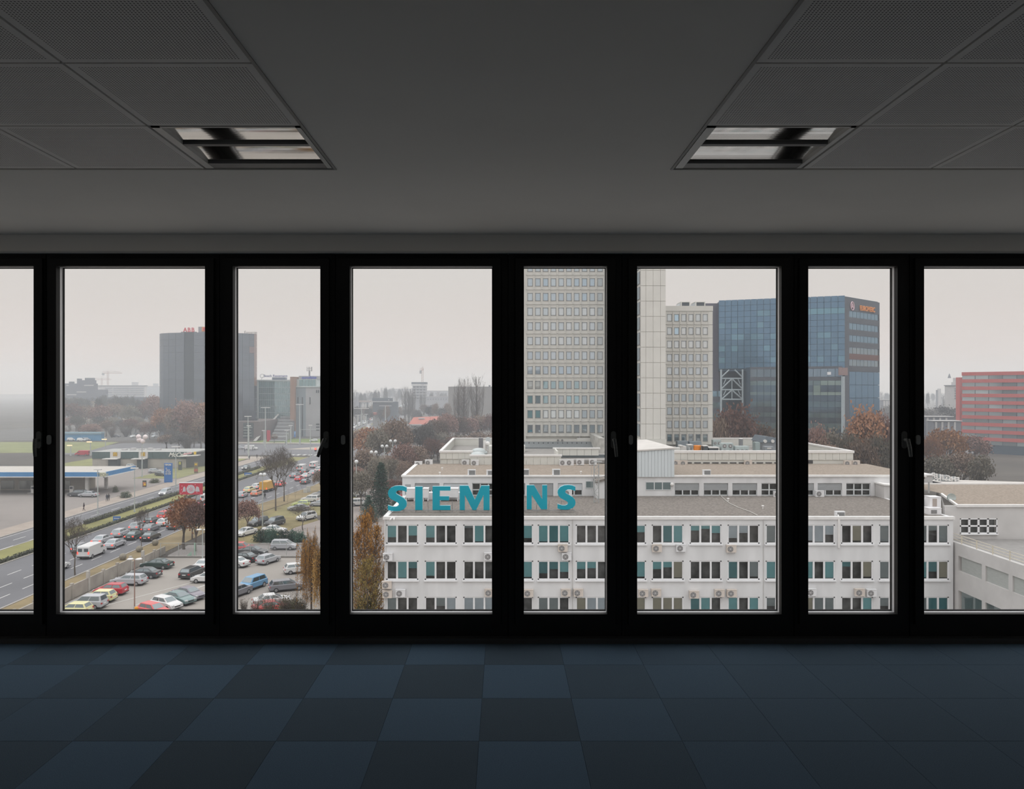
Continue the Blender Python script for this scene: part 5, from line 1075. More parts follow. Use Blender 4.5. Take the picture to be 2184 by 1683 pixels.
for k in range(6): MB().box(X(878, y), X(909, y), y-2, y+16, Z(823+k*6, y), Z(821.5+k*6, y)).obj('floor_slab', M('raw_concrete_pale', (0.42, 0.42, 0.43)), r)
for k in range(5):
    for c in range(4): MB().box(X(882+c*7, y), X(886+c*7, y), y-0.4, y, Z(828+k*6, y), Z(824+k*6, y)).obj('opening', M('dark_opening', (0.08, 0.085, 0.1)), r)
MB().box(X(878, y), X(909, y), y-2, y+16, Z(820, y), Z(815, y)).obj('scaffold_top', dm, r)
def crane(px, py_top, py_base, y, jl, jr, name_label, tilt=0.0):
    r = thing('tower_crane', name_label, 'crane', (X(px, y), y, GZ)); cm = M('crane_paint', (0.42, 0.25, 0.18), 0.6)
    w = 0.9
    q = MB(); z0, z1 = GZ, Z(py_top, y)
    for sx_ in (-w, w): q.cyl((X(px, y)+sx_, y, z0), (X(px, y)+sx_, y, z1), 0.28, n=4)
    z = z0; k = 0
    while z < z1: q.cyl((X(px, y)-w, y, z), (X(px, y)+w, y, z+3), 0.15, n=4); z += 3
    q.obj('mast', cm, r); zj = Z(py_top+4, y); q = MB()
    q.cyl((X(px-jl, y), y, zj-tilt), (X(px+jr, y), y, zj+tilt), 0.5, n=4).cyl((X(px-jl, y), y, zj+1.8-tilt), (X(px+jr*0.9, y), y, zj+1.8+tilt), 0.3, n=4).cyl((X(px, y), y, z1+2), (X(px+jr*0.7, y), y, zj+2), 0.12, n=3).cyl((X(px, y), y, z1+2), (X(px-jl*0.8, y), y, zj+2), 0.12, n=3)
    q.obj('jib', cm, r); MB().box(X(px-jl, y), X(px-jl+4, y), y-1, y+1, zj-3-tilt, zj).obj('counterweight', sm2, r)
crane(901, 786, 815, 905, 6, 3, 'tall tower crane standing over the unfinished concrete frame', 0.8)
crane(230, 792, 815, 1100, 12, 30, 'larger red-brown tower crane with long jib over the hazy white block')
crane(217, 806, 815, 1250, 20, 20, 'smaller tower crane with a lower jib behind the larger one')
# ---- far left skyline
r = thing('dark_apartment_block', 'stepped dark blue-grey apartment block on the hazy skyline', 'building', (X(141, 760), 760, GZ)); y = 760
bm2 = M('slate_blue_wall', (0.115, 0.12, 0.15), 0.9, var=0.06)
MB().box(X(100, y), X(203, y), y, y+5, GZ, Z(818, y)).obj('wall', bm2, r)
MB().box(X(147, y), X(153, y), y, y+5, Z(818, y), Z(814, y)).obj('roof_block', bm2, r); MB().box(X(164, y), X(200, y), y, y+5, Z(818, y), Z(811, y)).obj('roof_block', bm2, r); MB().box(X(164, y), X(169, y), y, y+5, Z(811, y), Z(807.5, y)).obj('roof_block', bm2, r); MB().box(X(181, y), X(197, y), y, y+5, Z(811, y), Z(806, y)).obj('roof_block', bm2, r)
MB().box(X(203, y), X(225, y), y, y+5, GZ, Z(831, y)).obj('wing', bm2, r)
for k in range(13): 
    rr_, cc_ = (821, 835, 841)[k % 3], 142+(k*37) % 58
    MB().box(X(cc_, y), X(cc_+5, y), y-0.5, y, Z(rr_+2.2, y), Z(rr_, y)).obj('balcony', pale, r)
r = thing('white_slab_block', 'long white slab block with dark window bands under the cranes', 'building', (X(205, 950), 950, GZ)); y = 950; wp = M('white_far_wall', (0.58, 0.58, 0.60), 0.9)
MB().box(X(205, y), X(309, y), y, y+5, GZ, Z(823.5, y)).obj('wall', wp, r); MB().box(X(203, y), X(311, y), y-1, y+5, Z(823.5, y), Z(822, y)).obj('roof', drk, r)
for k in range(5):
    for a, b_ in ((224, 240), (242, 276), (277, 307)): MB().box(X(a, y), X(b_, y), y-0.6, y, Z(829.5+k*4.4, y), Z(827.5+k*4.4, y)).obj('window_band', M('mid_blue_band', (0.26, 0.28, 0.32)), r)
MB().box(X(280, y), X(292, y), y+1, y+4, Z(822, y), Z(815, y)).obj('roof_block', wp, r)
for i, (x0, x1, t_, y, c, l) in enumerate(((165, 220, 855, 620, (0.5, 0.44, 0.36), 'first pale buff shed among the red-brown trees'), (260, 288, 855, 620, (0.50, 0.44, 0.36), 'second pale buff shed among the red-brown trees'), (141, 330, 848, 690, (0.17, 0.19, 0.23), 'long dark flat-roofed hall behind the pale buff sheds'), (311, 345, 824, 1500, (0.36, 0.40, 0.46), 'faint blue tower blocks far off beside the dark curved tower'), (757, 770, 846, 900, (0.3, 0.3, 0.33), 'faint block beside the mullion left of the dark hall'.replace(' left of', ' near')), (835, 880, 830, 1350, (0.46, 0.45, 0.45), 'faint pale housing before the building site'), (909, 956, 834, 1150, (0.42, 0.42, 0.45), 'faint row of pale flats between building site and warehouse'), (909, 956, 846, 800, (0.36, 0.37, 0.4), 'low pale hall in front of the faint row of flats'))):
    r = thing('distant_building', l, 'building', (X(x0, y), y, GZ)); mm_ = M('distant_wall_%s' % 'abcdefgh'[i], c, 0.9, var=0.06); MB().box(X(x0, y), X(x1, y), y, y+5, GZ, Z(t_, y)).obj('wall', mm_, r)
    MB().box(X(x0, y)-0.5, X(x1, y)+0.5, y-0.5, y+5, Z(t_, y), Z(t_-0.8, y)).obj('roof', drk if i < 3 else pale, r)
    if i >= 5:
        for k in range(8): MB().box(X(x0+3+k*(x1-x0)/8.5, y), X(x0+5+k*(x1-x0)/8.5, y), y-0.4, y, Z(t_+7, y), Z(t_+4, y)).obj('window', drk, r)
    if i == 3: MB().box(X(326, y), X(336, y), y+1, y+5, Z(824, y), Z(818, y)).obj('upper_block', mm_, r)
r = thing('red_roofed_hall', 'hall with a large dull red pitched roof beside the jammed avenue', 'building', (X(872, 500), 500, GZ)); y = 500; rr2 = M('dull_red_roof', (0.40, 0.12, 0.085), 0.8, var=0.1, scale=0.2)
MB().box(X(876, y), X(940, y), y, y+20, GZ, Z(905, y)).obj('wall', M('grey_hall_wall', (0.3, 0.29, 0.28)), r); MB().poly((X(872, y), y-2, Z(905, y)), (X(945, y), y-2, Z(905, y)), (X(935, y+18), y+18, Z(888, y+18)), (X(882, y+18), y+18, Z(890, y+18))).obj('roof', rr2, r); MB().box(X(872, y), X(900, y), y-2.4, y-2, Z(907, y), Z(904.5, y)).obj('fascia', pale, r); MB().box(X(893, y+12), X(906, y+12), y+10, y+12, Z(895, y), Z(892.5, y)).obj('roof_light', pale, r)
r = thing('red_white_kiosk', 'small red and white roadside building in the haze by the lamp posts', 'building', (X(795, 560), 560, GZ)); y = 560; MB().box(X(795, y), X(812, y), y, y+6, GZ, Z(885, y)).obj('wall', M('grey_hall_wall', (0.3, 0.29, 0.28)), r); MB().box(X(794, y), X(813, y), y-0.5, y+6.5, Z(885, y), Z(880, y)).obj('roof', rr2, r)
r = thing('blue_market_hall', 'long low bright blue hall beyond the lawn and parked cars', 'building', (X(100, 402), 402, GZ)); y = 402; bb = M('bright_blue_sheet', (0.06, 0.24, 0.44), 0.6, var=0.08)
for k in range(8): MB().box(X(100+k*14.5, y)+0.03, X(114.5+k*14.5, y)-0.03, y, y+3, GZ, Z(926, y)).obj('wall_panel', bb, r); 
MB().box(X(98, y), X(217, y), y-0.4, y+3, Z(926, y), Z(922, y)).obj('roof', M('blue_grey_roof', (0.20, 0.33, 0.42), 0.6), r)
# ================================================================ STREETS AND GROUND
def ground(name, pts, z, col, var=0.12, scale=0.15, th=0.06, rough=0.95, mat=None):
    m = mat or M(name+'_surface', col, rough, var=var, scale=scale, detail=8)
    return struct(MB().slab(pts, GZ+z-th, GZ+z).obj(name, m))
struct(MB().slab([(-2600, 8), (2600, 8), (2600, 5200), (-2600, 5200)], GZ-0.5, GZ).obj('ground', M('ground_earth', (0.085, 0.074, 0.062), 0.95, var=0.3, scale=0.03, detail=8)))
asph = M('asphalt', (0.145, 0.145, 0.155), 0.9, var=0.10, scale=0.1, detail=8)
road = ground('road_near', [(-77, 60), (-61.6, 60), (-61.6, 152), (-56, 188), (-53, 215), (-53, 306), (-64, 385), (-92, 700), (-118, 1000), (-170, 1800), (-186, 1800), (-137, 1000), (-107, 700), (-84, 385), (-77, 306)], 0.03, None, mat=asph)
road2 = ground('road_far', [(-91, 60), (-84, 60), (-84, 306), (-90, 385), (-110, 700), (-140, 1000), (-190, 1800), (-206, 1800), (-156, 1000), (-124, 700), (-99, 385), (-92.5, 306)], 0.03, None, mat=asph)
ground('road_crossing', [(-190, 318), (-30, 312), (40, 330), (40, 372), (-50, 372), (-190, 384)], 0.02, None, mat=asph)
ground('lawn_median', [(-83.9, 60), (-77.1, 60), (-77.1, 304), (-83.9, 304)], 0.10, (0.215, 0.205, 0.075), var=0.25, scale=0.12)
ground('lawn_median_far', [(-89, 388), (-85, 388), (-107.5, 695), (-109.5, 695)], 0.10, (0.17, 0.16, 0.07))
ground('path_pavement', [(-95.8, 100), (-91.1, 100), (-92.6, 305), (-98, 305)], 0.08, (0.33, 0.28, 0.24), var=0.10, scale=0.4)
ground('path_forecourt', [(-220, 120), (-95.9, 120), (-98.2, 262), (-220, 262)], 0.02, (0.24, 0.215, 0.20), var=0.10, scale=0.08)
ground('lawn_restaurant', [(-112, 232), (-98.2, 232), (-98.6, 275), (-112, 275)], 0.06, (0.20, 0.20, 0.09), var=0.2)
ground('lawn_verge', [(-61.5, 60), (-56, 60), (-56, 152), (-50, 188), (-44, 215), (-44, 260), (-52.9, 260), (-52.9, 215), (-55.9, 188), (-61.5, 152)], 0.07, (0.225, 0.175, 0.095), var=0.25, scale=0.2)
ground('road_parking', [(-55.2, 6), (-5, 6), (-5, 122.8), (-55.2, 122.8)], 0.02, (0.30, 0.275, 0.25), var=0.10, scale=0.12)
ground('road_bounce_yard', [(-4.8, 6), (60, 6), (60, 69.8), (-4.8, 69.8)], 0.015, (0.24, 0.23, 0.22), var=0.1)  # unseen paving, added to bounce daylight up to the ceiling
ground('road_access', [(-54.5, 124.6), (-5, 124.6), (-5, 133), (-54.5, 133)], 0.025, (0.26, 0.24, 0.23), var=0.08)
ground('lawn_strip', [(-52, 133.3), (-43, 133.3), (-40.5, 150), (-38, 158), (-50, 186), (-55.5, 152)], 0.06, (0.20, 0.165, 0.075), var=0.3, scale=0.2)
ground('lawn_wedge', [(-50, 160), (-35.5, 166), (-38, 215), (-43.5, 260), (-44, 215), (-50, 188)], 0.065, (0.215, 0.19, 0.085), var=0.25, scale=0.2)
ground('road_carpark', [(-42.5, 133.3), (-8, 133.3), (-8, 215), (-37.5, 215), (-35, 164), (-40, 151)], 0.04, (0.27, 0.235, 0.215), var=0.15, scale=0.15)
ground('path_terrace', [(-44, 142), (-38.5, 142), (-37, 158), (-43, 158)], 0.03, (0.32, 0.27, 0.25), var=0.1)
ground('lawn_corner', [(-160, 268), (-98.3, 268), (-99.5, 304), (-160, 304)], 0.05, (0.20, 0.205, 0.075), var=0.2)
ground('path_corner', [(-114, 300), (-93, 296), (-93.5, 306), (-114, 309)], 0.09, (0.38, 0.335, 0.29))
ground('lawn_blue', [(-260, 325), (-178, 325), (-196, 392), (-260, 392)], 0.05, (0.195, 0.21, 0.085), var=0.2)
ground('lawn_office', [(-128, 390), (-78, 386), (-80, 412), (-128, 420)], 0.06, (0.145, 0.20, 0.055), var=0.15)
ground('path_office', [(-150, 385), (-60, 378), (-60, 385), (-150, 391)], 0.05, (0.36, 0.33, 0.29))
ground('road_left_carpark', [(-330, 402), (-105, 402), (-105, 640), (-330, 640)], 0.02, (0.11, 0.105, 0.10), var=0.2)
ground('road_island', [(-98, 345), (-80, 342), (-76, 352), (-86, 362)], 0.05, (0.36, 0.32, 0.28))
# lane paint
wpaint = M('white_road_paint', (0.62, 0.61, 0.59), 0.8, var=0.1)
def dashes(root, x0, y0, x1, y1, ln, gap, w=0.14, name='lane_dash'):
    d = Vector((x1-x0, y1-y0)); L = d.length; d /= L; n = Vector((-d.y, d.x))*w/2; s = 0
    while s < L:
        a = Vector((x0, y0))+d*s; b = a+d*min(ln, L-s)
        MB().slab([tuple(a-n), tuple(a+n), tuple(b+n), tuple(b-n)], GZ+0.03, GZ+0.036).obj(name, wpaint, root); s += ln+gap
dashes(road, -64.95, 98, -64.95, 152, 3.2, 2.6); dashes(road, -68.4, 98, -68.4, 152, 3.2, 2.6); dashes(road, -72, 100, -72, 152, 3.2, 2.6)
dashes(road, -58.8, 185, -57.0, 232, 3.2, 2.6); dashes(road, -62.2, 160, -62, 235, 3.2, 2.6)
dashes(road2, -87.5, 120, -87.5, 250, 3.6, 5.0); dashes(road2, -84.5, 120, -84.5, 290, 4.0, 4.5); dashes(road2, -90.6, 110, -90.6, 300, 190, 1, 0.12, 'edge_line')
for k in range(7): MB().slab([(-87+k*2.4, 313), (-85.8+k*2.4, 313), (-85.8+k*2.4, 317), (-87+k*2.4, 317)], GZ+0.036, GZ+0.042).obj('crossing_bar', wpaint, road)
pk = bpy.data.objects['road_parking']
for a, b in (((-38, 98), (-36.5, 103.5)), ((-41.5, 104), (-40, 109.5)), ((-30, 104), (-28.5, 109.5)), ((-31, 112), (-29, 118)), ((-44, 113), (-40, 113)), ((-46, 96), (-40, 108)), ((-50, 95), (-42, 110))): dashes(pk, a[0], a[1], b[0], b[1], 50, 1, 0.12, 'bay_line')
ac_ = bpy.data.objects['road_access']; dashes(ac_, -42, 128.8, -24, 128.8, 1.6, 2.2)
dashes(bpy.data.objects['road_carpark'], -40.5, 148, -36.5, 156, 30, 1, 0.2, 'bay_line')
for k in range(5): dashes(bpy.data.objects['road_carpark'], -41.5+k*1.1, 145+k*0.2, -38.5+k*1.0, 151+k*0.3, 30, 1, 0.25, 'bay_line')
# kerbs
kb = M('kerb_stone', (0.36, 0.34, 0.32), 0.9)
def kerb(name, pts, w=0.25, z=0.16):
    q = MB()
    for (a, b_) in zip(pts, pts[1:]):
        a, b_ = Vector(a), Vector(b_); n = (b_-a).normalized(); n = Vector((-n.y, n.x))*w/2; q.slab([tuple(a-n), tuple(b_-n), tuple(b_+n), tuple(a+n)], GZ, GZ+z)
    return struct(q.obj(name, kb))
kerb('kerb_verge', [(-61.6, 60), (-61.6, 152), (-56, 188), (-53, 215), (-53, 306)]); kerb('kerb_median_near', [(-77.1, 60), (-77.1, 304)]); kerb('kerb_median_far', [(-83.9, 60), (-83.9, 304)]); kerb('kerb_pavement', [(-91.1, 100), (-92.6, 305)]); kerb('kerb_access', [(-52, 133.2), (-24, 133.2)]); kerb('kerb_fence', [(-54, 123.8), (-16, 123.8)], 0.4, 0.2)
# ---- concrete boundary wall, built of panels and piers
bw = thing('boundary_wall', 'weathered beige concrete wall with piers between car park and avenue verge', 'wall', (-55.6, 60, GZ)); bwm = M('weathered_beige_concrete', (0.36, 0.33, 0.295), 0.95, var=0.18, scale=0.5, detail=8)
for k in range(17):
    y0 = 60+k*3.9; hgt = 1.75 if k < 14 else 1.2
    MB().box(-55.7, -55.5, y0+0.2, y0+3.85, GZ, GZ+hgt).obj('wall_panel', bwm, bw); MB().box(-55.78, -55.42, y0-0.2, y0+0.2, GZ, GZ+hgt+(0.9 if k in (14, 15, 11) else 0.25)).obj('pier', M('pale_pier', (0.45, 0.43, 0.40), 0.9) if k in (14, 15, 11) else bwm, bw)
# ---- wire fence along the end of the car park
fn = thing('wire_fence', 'wire mesh fence with slim pale posts across the end of the car park', 'fence', (-55.4, 124.2, GZ)); fm2 = M('fence_post_grey', (0.42, 0.43, 0.41), 0.6)
for k in range(12):
    px = -55.4+k*2.9; MB().cyl((px, 124.2, GZ), (px, 124.2, GZ+2.15), 0.06, n=6).obj('post', fm2, fn)
MB().cyl((-55.4, 124.2, GZ+2.12), (-23.5, 124.2, GZ+2.12), 0.035, n=5).obj('rail', fm2, fn)
q = MB(); wm_ = M('wire', (0.30, 0.31, 0.30), 0.6)
for k in range(9): q.cyl((-55.4, 124.2, GZ+0.15+k*0.24), (-23.5, 124.2, GZ+0.15+k*0.24), 0.008, n=3, cap=False)
for k in range(128): q.cyl((-55.4+k*0.25, 124.2, GZ+0.1), (-55.4+k*0.25, 124.2, GZ+2.1), 0.008, n=3, cap=False)
q.obj('wire_mesh', wm_, fn, kind='stuff')
for x_, l in ((-49.8, 'pale green gate post'),): MB().cyl((x_, 124.0, GZ), (x_, 124.0, GZ+2.2), 0.12, n=8).obj('gate_post', M('pale_green_paint', (0.32, 0.47, 0.38)), fn); MB().prism([(-51.2, GZ), (-50.2, GZ), (-50.2, GZ+0.9)], 123.7, 123.75).obj('gate_stay', MATS['pale_green_paint'], fn)
# ---- filling station
ina = thing('filling_station', 'filling station with blue-edged flat canopy and pale roof beside the avenue', 'filling station', (-101.5, 196, GZ))
xc, zc0, zc1 = -101.5, GZ+4.75, GZ+5.85; blu = M('canopy_blue', (0.055, 0.22, 0.46), 0.5, var=0.06, scale=0.2)
for k in range(9): MB().box(-146+k*4.95, -146+(k+1)*4.95-0.03, 195.6, 195.8, zc0, zc1).obj('fascia_panel', blu, ina)
for k in range(4): MB().box(xc-0.2, xc, 195.7+k*4.1, 195.7+(k+1)*4.1-0.03, zc0, zc1).obj('fascia_panel', blu, ina)
MB().box(-146, xc-0.2, 195.8, 212, zc0, zc0+0.4).obj('canopy_deck', M('canopy_soffit', (0.5, 0.49, 0.47)), ina); MB().box(-146, xc-0.2, 195.8, 212, zc1-0.25, zc1-0.1).obj('canopy_roof', M('canopy_roof_grey', (0.47, 0.445, 0.41), 0.9, var=0.08), ina)
MB().box(-146, xc, 195.5, 195.9, zc0-0.22, zc0).box(xc-0.25, xc+0.05, 195.5, 212, zc0-0.22, zc0).obj('fascia_edge', M('white_edge', (0.7, 0.7, 0.7)), ina)
MB().box(X(210, 195), X(224, 195), 195.4, 195.6, zc0+0.02, zc1).obj('name_board', M('cream_board', (0.66, 0.65, 0.52)), ina); text('letter', 'TIFON', 1.0, M('olive_letter', (0.35, 0.36, 0.25)), ina, (X(217, 195), 195.35, zc0+0.2), depth=0.03, bold=0.03)
for px in (-140, -130.5, -118, -107.5): 
    for yy in (198.5, 208): MB().box(px-0.35, px+0.35, yy-0.35, yy+0.35, GZ, zc0).obj('column', M('white_column', (0.62, 0.61, 0.59)), ina)
MB().box(-146, -112, 205, 211, GZ, GZ+3.6).obj('shop', M('beige_shop', (0.38, 0.34, 0.28), 0.8, var=0.15, scale=0.3), ina)
for k in range(6): MB().box(-144+k*5, -140.5+k*5, 204.85, 205, GZ+0.4, GZ+2.6).obj('shop_window', COAT('shop_glass', 0.2, (0.6, 0.65, 0.6), 0.1, own=False, base=(0.14, 0.13, 0.11)), ina)
for k, (px, py) in enumerate(((-133, 199.5), (-122, 199.5), (-112, 199.5))):
    r = thing('fuel_pump', ('first', 'second', 'third')[k]+' fuel pump under the blue-edged canopy, counted from the road end' if False else ('white fuel pump deepest under the canopy', 'white fuel pump in the middle of the canopy', 'white fuel pump by the canopy end next to the avenue')[k], 'fuel pump', (px, py, GZ), 0, 'fuel pumps'); MB().box(px-0.45, px+0.45, py-0.3, py+0.3, GZ+0.15, GZ+1.9).obj('cabinet', M('white_column', (0.62, 0.61, 0.59)), r); MB().box(px-0.35, px+0.35, py-0.33, py-0.3, GZ+1.1, GZ+1.7).obj('display', M('dark_display', (0.05, 0.05, 0.06), 0.3), r); MB().box(px-1.2, px+1.2, py-0.6, py+0.6, GZ, GZ+0.15).obj('plinth', kb, r)
r = thing('price_pylon', 'tall blue fuel price pylon with white figures beside the avenue', 'sign', (X(358.5, 222), 222, GZ)); y = 222
x0, x1, z1 = X(350, y), X(366.5, y), Z(988, y); MB().box(x0, x1, y, y+0.5, GZ, z1).obj('pylon', M('pylon_blue', (0.035, 0.16, 0.44), 0.5, var=0.05), r)
text('letter', 'TIFON', 0.62, wpaint, r, ((x0+x1)/2, y-0.05, z1-0.68), depth=0.03, bold=0.04)
for k, (a, b_, t_) in enumerate(((0.18, 0.42, 1.45), (0.15, 0.85, 1.95), (0.55, 0.85, 2.5), (0.2, 0.42, 2.5), (0.55, 0.85, 3.05), (0.2, 0.42, 3.05), (0.15, 0.85, 5.0))):
    text('figure', ('D', '10,24', '9,87', 'BS', '9,95', 'ED', '- - - -')[k], 0.5, wpaint if k != 6 else M('pale_blue_letter', (0.25, 0.42, 0.68)), r, (x0+(x1-x0)*(a+b_)/2, y-0.05, z1-t_-0.2), depth=0.03, bold=0.02)
for px, t_, b_, y, l, cols in ((308, 1025, 1039, 212, 'small poster stand with orange and yellow picture at the forecourt edge', 1), (384, 984, 1003, 256, 'dark vertical banner with a yellow sign on the restaurant lawn', 2), (418, 986, 1010, 247, 'low menu board with yellow arches and red foot on the lawn', 3)):
    r = thing('poster_stand', l, 'sign', (X(px, y), y, GZ)); z0 = GZ+0.05; MB().box(X(px-4, y), X(px+4, y), y, y+0.15, z0, Z(t_, y)).obj('panel', M('dark_panel', (0.09, 0.10, 0.09)) if cols != 3 else M('brown_panel', (0.2, 0.17, 0.12)), r)
    if cols == 1: MB().box(X(px-3, y), X(px+3, y), y-0.04, y, z0+0.2, z0+1.3).obj('poster', M('orange_poster', (0.62, 0.26, 0.10)), r); MB().ball((X(px+1, y), y-0.05, z0+0.6), 0.3, 8, 4).obj('poster_motif', M('yellow_sign', (0.8, 0.55, 0.05)), r)
    if cols == 2: MB().box(X(px-2.5, y), X(px+2, y), y-0.04, y, Z(t_+7, y), Z(t_+1, y)).obj('poster', M('olive_yellow', (0.42, 0.40, 0.10)), r)
    if cols == 3: text('letter', 'M', 1.0, MATS['yellow_sign'], r, (X(px, y), y-0.05, Z(t_+7, y)), depth=0.03, bold=0.05); MB().box(X(px-4, y), X(px+4, y), y-0.05, y, z0+0.5, z0+1.3).obj('panel', M('red_panel', (0.40, 0.13, 0.10)), r)
# ---- restaurant
mc = thing('restaurant', 'low restaurant with dark green fascia, yellow arches and flat roof', 'building', (X(196, 263), 263, GZ)); y = 263.0
grn = M('dark_green_fascia', (0.065, 0.105, 0.10), 0.7, var=0.06, scale=0.1); zt0, zt1 = Z(978.5, y), Z(964, y)
for k in range(14):
    a, b_ = 196+k*14.4, 196+(k+1)*14.4; MB().box(X(a, y)+0.02, X(b_, y)-0.02, y, y+0.3, zt0, zt1).obj('fascia_panel', grn, mc)
MB().box(X(196, y), X(397, y), y+0.3, y+15, GZ, zt1-0.3).obj('wall', M('stone_wall_cream', (0.41, 0.39, 0.34), 0.9, var=0.12, scale=0.4), mc)
MB().box(X(196, y), X(415, y), y+0.2, y+15, zt1-0.3, zt1).obj('roof', M('restaurant_roof', (0.36, 0.365, 0.35), 0.9, var=0.1), mc)
MB().slab([(X(397, y), y), (X(436, y+6), y+6), (X(436, y+6), y+15), (X(397, y), y+15)], GZ, zt1-0.4).obj('glazed_end', COAT('dark_shop_glass', 0.15, (0.5, 0.55, 0.55), 0.1, own=False, base=(0.085, 0.085, 0.085)), mc)
for a, b_ in ((236, 258), (297, 316)):
    MB().box(X(a, y), X(b_, y), y-0.4, y, Z(977, y), Z(963, y)).obj('sign_panel', M('pale_sign_panel', (0.56, 0.55, 0.53)), mc); m_ = (a+b_)/2
    MB().box(X(m_-4.5, y), X(m_+4.5, y), y-0.5, y-0.4, Z(973, y), Z(964.5, y)).obj('sign_back', M('dark_gold', (0.32, 0.20, 0.04)), mc)
    q = MB()                               # twin arches
    for s_ in (-1, 1):
        pv = None
        for k in range(9):
            t_ = PI*k/8; p_ = Vector((X(m_, y)+s_*0.28-0.27*math.cos(t_), y-0.55, Z(972.3, y)+1.15*math.sin(t_)**0.7))
            if pv is not None: q.cyl(pv, p_, 0.085, n=5)
            pv = p_
    q.obj('arches', MATS['yellow_sign'], mc)
    MB().box(X(a-9, y), X(b_-1, y), y-3, y, Z(978.5, y), Z(977, y)).obj('canopy', M('white_canopy', (0.62, 0.61, 0.58)), mc); MB().box(X(a+1, y), X(b_-1, y), y-2, y, GZ, Z(978, y)).obj('drive_window_bay', M('dark_bay', (0.05, 0.065, 0.065)), mc)
text('letter', 'McCafé', 2.0, M('white_letter', (0.72, 0.72, 0.66)), mc, (X(379, y), y-0.15, Z(974, y)), depth=0.06, bold=0.05, shear=0.35)
ag = 0.26; MB().prism([(X(390, y), Z(973, y)), (X(428, y), Z(971, y)), (X(428, y), Z(969.5, y)), (X(390, y), Z(971.8, y))], y-3, y).obj('canopy', MATS['white_canopy'], mc)
MB().prism([(X(399, y), Z(969.8, y)), (X(415, y), Z(966.5, y)), (X(415, y), Z(962.5, y)), (X(399, y), Z(965.5, y))], y-2.6, y-2.4).obj('sign_panel', M('white_panel', (0.8, 0.8, 0.82)), mc)
text('letter', "McDonald's", 0.62, redl, mc, (X(407, y), y-2.7, Z(967.2, y)), rot=(PI/2, -0.2, 0), depth=0.02)
MB().box(X(420, y), X(424.5, y), y-2.6, y-2.4, Z(968, y), Z(962, y)).obj('arch_sign', MATS['yellow_sign'], mc)
for k in range(5): MB().box(X(262+k*18, y+8), X(270+k*18, y+8), y+7, y+9, zt1, zt1+0.5+0.25*(k % 2)).obj('roof_unit', pale, mc)
# ---- red billboard
y = 147.5; bb_ = thing('billboard', 'red billboard with a big white festive ball and bells over the verge', 'billboard', (X(407, y), y, GZ)); x0, x1, z0, z1 = X(382.5, y), X(431.5, y), Z(1055, y), Z(1030.5, y)
MB().box(x0, x1, y, y+0.25, z0, z1).obj('panel', M('festive_red', (0.55, 0.045, 0.075), 0.6, var=0.05), bb_); MB().box(x0-0.05, x1+0.1, y-0.05, y+0.3, z1, z1+0.12).obj('top_rail', M('white_panel', (0.8, 0.8, 0.82)), bb_)
sv = M('silver_print', (0.56, 0.53, 0.57), 0.6, var=0.25, scale=9); cx, cz = X(407, y), Z(1043.5, y)
q = MB(); q.cyl((cx, y-0.03, cz), (cx, y, cz), 0.84, n=28); q.obj('ornament', sv, bb_)
q = MB(); q.cyl((cx, y-0.05, cz), (cx, y-0.03, cz), 0.42, n=16); q.obj('ornament_print', M('pink_print', (0.60, 0.36, 0.42), 0.6, var=0.3, scale=12), bb_)
for sx_, w_s in ((-1.25, 0.30), (1.28, 0.42)): MB().prism([(cx+sx_-w_s, cz-0.45), (cx+sx_+w_s, cz-0.45), (cx+sx_+w_s*0.7, cz+0.3), (cx+sx_, cz+0.55), (cx+sx_-w_s*0.7, cz+0.3)], y-0.03, y).obj('bell', sv, bb_)
for k in range(12): MB().ball((x0+0.3+(k*1.37) % 4.0, y-0.02, z0+0.25+(k*0.83) % 1.8), 0.07, 6, 4).obj('snowflake', MATS['white_panel'], bb_)
MB().cyl((cx-0.9, y+0.3, GZ), (cx-0.9, y+0.3, z1), 0.12, n=8).obj('post', M('grey_steel2', (0.3, 0.3, 0.3)), bb_); MB().cyl((cx+0.9, y+0.3, GZ), (cx+0.9, y+0.3, z1), 0.12, n=8).obj('post', MATS['grey_steel2'], bb_)
# road signs
for px, py, base, y, l in ((249, 1106.5, 1117, 157, 'blue road name sign standing on the green median near the jam'), (529, 1013, 1024, 240, 'blue road name sign standing on the green median further away')):
    r = thing('road_sign', l, 'sign', (X(px, y), y, GZ)); MB().box(X(px-8, y), X(px+8, y), y, y+0.06, Z(py+5, y), Z(py-5, y)).obj('panel', M('sign_blue', (0.045, 0.15, 0.44), 0.5), r)
    for k in range(2): MB().cyl((X(px-5+k*10, y), y+0.1, GZ), (X(px-5+k*10, y), y+0.1, Z(py-4, y)), 0.05, n=5).obj('post', MATS['grey_steel2'], r)
    MB().box(X(px-6, y), X(px+6, y), y-0.02, y, Z(py-0.2, y), Z(py-1.6, y)).obj('letter_line', wpaint, r)
y = 395; r = thing('totem', 'tall red advertising totem at the foot of the pale steps', 'sign', (X(572, y), y, GZ)); MB().box(X(569, y), X(575.5, y), y, y+1, GZ, Z(918, y)).obj('totem', M('totem_red', (0.42, 0.03, 0.05)), r)
y = 400; r = thing('flag_banner', 'slim blue upright banner before the brick pier', 'banner', (X(629, y), y, GZ)); MB().box(X(627, y), X(631, y), y, y+0.3, GZ+2, Z(920, y)).obj('banner', M('sign_blue', (0.045, 0.15, 0.44)), r); MB().cyl((X(631, y), y, GZ), (X(631, y), y, Z(917, y)), 0.08, n=5).obj('pole', MATS['grey_steel2'], r)
MB().box(X(628, y), X(630, y), y-0.05, y, Z(927, y), Z(920.5, y)).obj('banner_print', M('pale_blue_letter', (0.25, 0.42, 0.68)), r)
